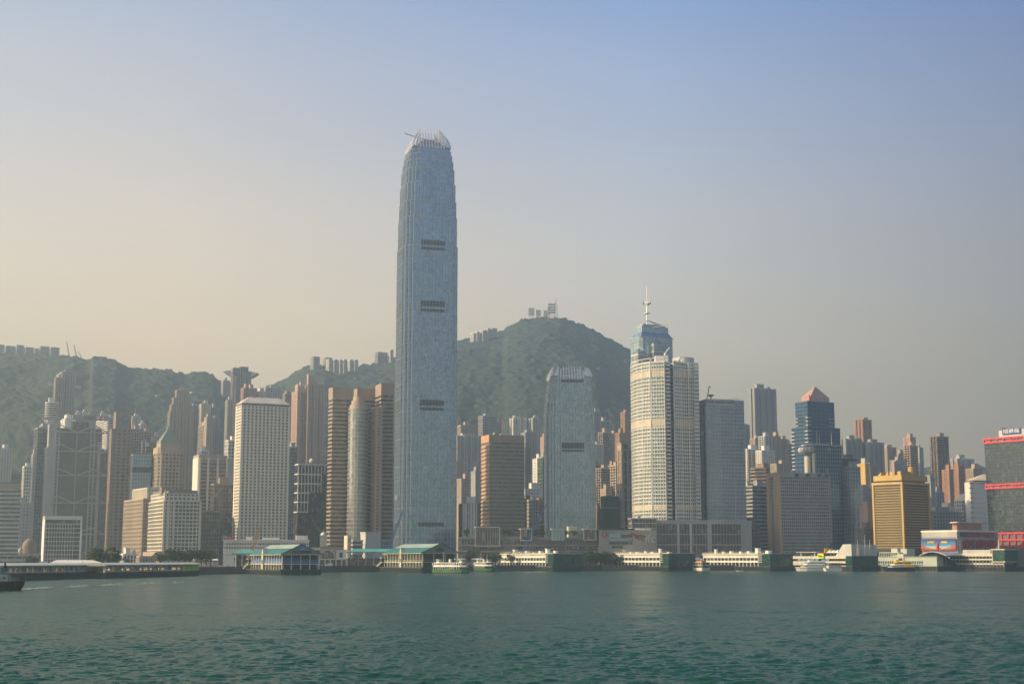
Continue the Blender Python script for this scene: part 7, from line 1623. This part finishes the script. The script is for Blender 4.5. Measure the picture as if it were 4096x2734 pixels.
# ---------------------------------------------------------------- cranes, lamps, people, small things
def crane(label, b0, tip, Y, col, t=.28):
    a = at(*b0, Y); b = at(*tip, Y); X0 = a[0]; z0 = 4.0; T = Thing('crawler_crane', label, 'crane', (X0, Y, z0), 0, 'crawler cranes on the waterfront works')
    m = MB(); lattice(m, (0, 0, a[2] - z0), (b[0] - X0, 0, b[2] - z0), 1.9, 1.0, 16, t); T.part('boom', m, col); m = MB(); zc = a[2] - z0
    m.box(-4, 2.2, -1.8, 1.8, max(zc - 3.2, 1.2), zc + .6); T.part('cab', m, plain('crane_yellow', (.55, .33, .05))); m = MB(); m.box(-3.5, 3, -2.6, -1.4, 0, 1.3); m.box(-3.5, 3, 1.4, 2.6, 0, 1.3); m.box(-1, 1, -1.4, 1.4, .6, max(zc - 3.1, 1.3)); T.part('crawler_track', m, M['black'])
    m = MB(); m.beam((-3, 0, zc + .5), (b[0] - X0, 0, b[2] - z0), .09); m.beam((b[0] - X0, 0, b[2] - z0), (b[0] - X0, 0, (b[2] - z0) * .55), .09); m.box(b[0] - X0 - .4, b[0] - X0 + .4, -.3, .3, (b[2] - z0) * .55 - 1.2, (b[2] - z0) * .55); T.part('hoist_rope', m, M['black'])
cb = plain('crane_blue', (.04, .14, .34)); crane('blue lattice crane leaning before the tallest tower base', (1548, 2206), (1612, 2042), 1190, cb, .34); crane('blue lattice crane rising before the shorter glass tower', (2086, 2212), (2186, 2016), 1245, cb, .36)
crane('yellow lattice crane above the museum pier roof', (1005, 2205), (1043, 2102), 1150, plain('crane_ochre', (.42, .25, .05)), .32); crane('faint teal lattice crane before the tallest tower', (1702, 2190), (1640, 2062), 1230, plain('crane_teal', (.06, .24, .24)), .26)
crane('thin dark crane before the grid slab', (3316, 2195), (3338, 2160), 1260, M['black'], .25)
LG = 'street lamps along the waterfront'
lm = MB(); lm.tube((0, 0, 0), (0, 0, 9), .14, .09, 6); l2 = MB(); l2.beam((-1.3, 0, 9.0), (1.3, 0, 9.0), .12); l3 = MB(); l3.box(-1.7, -.9, -.2, .2, 8.85, 9.1); l3.box(.9, 1.7, -.2, .2, 8.85, 9.1)
meshes = [('pole', lm.mesh('pole', M['grey'])), ('arm', l2.mesh('arm', M['grey'])), ('lamp_head', l3.mesh('lamp_head', M['white']))]
for i, (px, lab) in enumerate([(100, 'lamp before the domed hall'), (330, 'lamp right of the white framed slab'), (408, 'lamp behind the gap between the canopy piers'), (424, 'second lamp behind the gap between the canopy piers'), (444, 'third lamp behind the gap between the canopy piers'), (455, 'fourth lamp behind the gap between the canopy piers'),
    (1845, 'lamp just right of the ferry pier gable'), (1857, 'lamp right of the gabled ferry pier'), (1918, 'lamp behind the smaller ferry'), (1930, 'second lamp behind the smaller ferry'), (1992, 'lamp at the first white pier'), (2351, 'lamp between the first two white piers'), (2366, 'second lamp between the first two white piers'), (2790, 'lamp between second and third white piers')]):
    Y = shore_Y(px) + 25; T = Thing('street_lamp', lab, 'street lamp', ((px - CX) / F * Y * CP, Y, 4), 0, LG)
    for nm, me in meshes: o = bpy.data.objects.new(nm, me); COL.objects.link(o); o.parent = T.o
def person_mesh(seed):
    r = random.Random(seed); b = MB()   # one continuous standing or walking figure
    st = r.uniform(.05, .22); prof = [(.16, .86), (.19, 1.0), (.17, 1.15), (.23, 1.38), (.10, 1.48), (.06, 1.52), (.11, 1.60), (.11, 1.70), (.05, 1.78)]
    b.lathe(0, 0, prof, 8)
    for s in (-1, 1): b.tube((s * .09, 0, .95), (s * .1, s * st, .48), .10, .075, 6); b.tube((s * .1, s * st, .48), (s * .1, s * st * 1.5, .04), .075, .05, 6); b.tube((s * .22, 0, 1.38), (s * .28, -s * st * .6, 1.1), .055, .045, 5); b.tube((s * .28, -s * st * .6, 1.1), (s * .26, -s * st - .08, .86), .045, .035, 5)
    return b
cols = [('navy', (.03, .04, .10)), ('red', (.40, .04, .04)), ('white', (.70, .70, .68)), ('black', (.02, .02, .02)), ('grey', (.25, .25, .25)), ('pink', (.60, .18, .28)), ('lime', (.55, .80, .05))]
pm = [(c, person_mesh(i).mesh('person', plain('clothes_' + c, k, .8))) for i, (c, k) in enumerate(cols)]
spots = []
for i in range(30): spots.append((CP1 if i < 12 else CP2, i))
n_ = 0
for (P, i) in spots:
    x = P.L * ((i * 37) % 100) / 100; y = 1.9 + (i * 13 % 7) * .9; c, me = pm[(i * 5) % 7]; th = P.o.rotation_euler[2]; o = bpy.data.objects.new('person', me); COL.objects.link(o)
    o.location = (P.o.location[0] + x * cos(th) - y * sin(th), P.o.location[1] + x * sin(th) + y * cos(th), 2.9 if P is CP1 else 2.7); o.rotation_euler = (0, 0, i)
    tag(o, f'person in {c} clothes standing on the {"leftmost" if P is CP1 else "second"} canopy pier', 'person', 'people on the canopy piers')
for i in range(30):
    px = [1862, 1880, 1900, 1915, 1950, 1975, 2340, 2355, 2372, 2390, 2410, 830, 850, 870, 890, 910, 925, 1290, 1320, 1350, 1365, 1400, 1430, 1460, 1500, 1520, 2425, 2790, 2800, 2435][i]; Y = shore_Y(px) + 3 + (i % 4) * 2; c, me = pm[(i * 3) % 7]
    o = bpy.data.objects.new('person', me); COL.objects.link(o); o.location = ((px - CX) / F * Y * CP, Y, 4.0); o.rotation_euler = (0, 0, i * 2.1)
    where = 'near the smaller green ferry' if 1850 < px < 2000 else 'between the first two white piers' if px < 2450 and px > 2300 else 'left of the dark tree clump' if px < 940 else 'before the clock hall' if px < 1380 else 'under the wide teal canopy' if px < 1600 else 'left of the third white pier'
    tag(o, f'person in {c} clothes walking on the promenade {where}', 'person', 'people on the promenade')
for i, u in enumerate((.80, .86, .91, .96)):   # lime panels on the second canopy pier
    th = CP2.o.rotation_euler[2]; T = Thing('lime_banner', ['left lime panel under the second canopy pier roof', 'second lime panel under the second canopy pier roof', 'third lime panel under the second canopy pier roof', 'right lime panel under the second canopy pier roof'][i], 'banner', (CP2.o.location[0] + CP2.L * u * cos(th), CP2.o.location[1] + CP2.L * u * sin(th), 2.7), th, 'lime banners')
    m = MB(); m.box(0, 5.5, .7, .8, .3, 2.9); T.part('panel', m, plain('banner_lime', (.62, .85, .03))); m = MB(); m.box(-.1, 0, .65, .85, 0, 3); m.box(5.5, 5.6, .65, .85, 0, 3); T.part('post', m, M['grey'])
for i, (px, py, lab) in enumerate([(2182, 2193, 'parasol left of the small glass box'), (2212, 2193, 'parasol under the small glass box'), (2230, 2192, 'parasol right under the small glass box'), (2262, 2191, 'large parasol on the terrace'), (2297, 2192, 'parasol below the cream roof box'), (2314, 2192, 'parasol right of the cream roof box'), (2351, 2192, 'parasol under the right glass box'), (2380, 2192, 'parasol beside the maroon disc sign'), (2394, 2192, 'parasol at the end of the terrace')]):
    x, y, z = at(px, py, PT.Y - 4); z = PT.g0 + PT.zz(2204, 2100) + .5; T = Thing('parasol', 'white ' + lab, 'parasol', (x, PT.Y + (x - PT.X) * tan(PT.th) - 1.8, z), 0, 'white parasols on the terrace'); m = MB(); m.lathe(0, 0, [(1.9, 2.2), (.1, 2.9)], 8); T.part('canopy', m, M['white']); m = MB(); m.tube((0, 0, 0), (0, 0, 2.3), .06, .06, 5); T.part('pole', m, M['steel'])
def van(label, px, Y, col):
    T = Thing('parked_van', label, 'van', ((px - CX) / F * Y * CP, Y, 4.0), R(8)); m = MB(); m.v += [(0, 0, .5), (5.6, 0, .5), (5.6, 0, 2.5), (1.5, 0, 2.5), (.7, 0, 1.5), (0, 0, 1.3)]; k = 6; m.v += [(x, 2, z) for x, _, z in m.v[:6]]; m.f += [tuple(range(6)), tuple(range(11, 5, -1))] + [(i, i + 6, (i + 1) % 6 + 6, (i + 1) % 6) for i in range(6)]
    T.part('body', m, col); m = MB(); m.box(1.3, 2.4, -.03, .02, 1.5, 2.2); T.part('window', m, M['g_dark'])
    for x in (1.1, 4.4): m = MB(); m.tube((x, -.05, .38), (x, .3, .38), .38, .38, 12); T.part('wheel', m, M['black'])
van('white van parked before the clock hall', 1300, 1068, M['white'])
for a in (('white marquee with a long flat roof left of the dark tree clump', 770, 870, 2232, 2240, 1040), ('white flat canopy right of the gabled ferry pier', 1775, 1863, 2233, 2238, 1195), ('second white canopy behind the smaller ferry', 1885, 1935, 2233, 2238, 1200)):
    p = at(a[1], a[4], a[5]); q = at(a[2], a[4], a[5]); T = Thing('market_canopy', a[0], 'canopy', (p[0], a[5], 4), R(4)); L_ = q[0] - p[0]; h = p[2] - 4; m = MB(); m.box(0, L_, 0, 5, h, h + .25); m.frustum(rectp(0, L_, 0, 5), h + .25, rectp(.5, L_ - .5, 2.2, 2.8), h + 1.4); T.part('roof', m, M['white'])
    for i in range(6): m = MB(); x = L_ * i / 5; m.tube((x, .2, 0), (x, .2, h), .1, .1, 5); T.part('post', m, M['white'])
    m = MB(); m.box(.5, L_ - .5, 4.2, 4.4, 0, h * .8); T.part('back_wall', m, M['pale'])
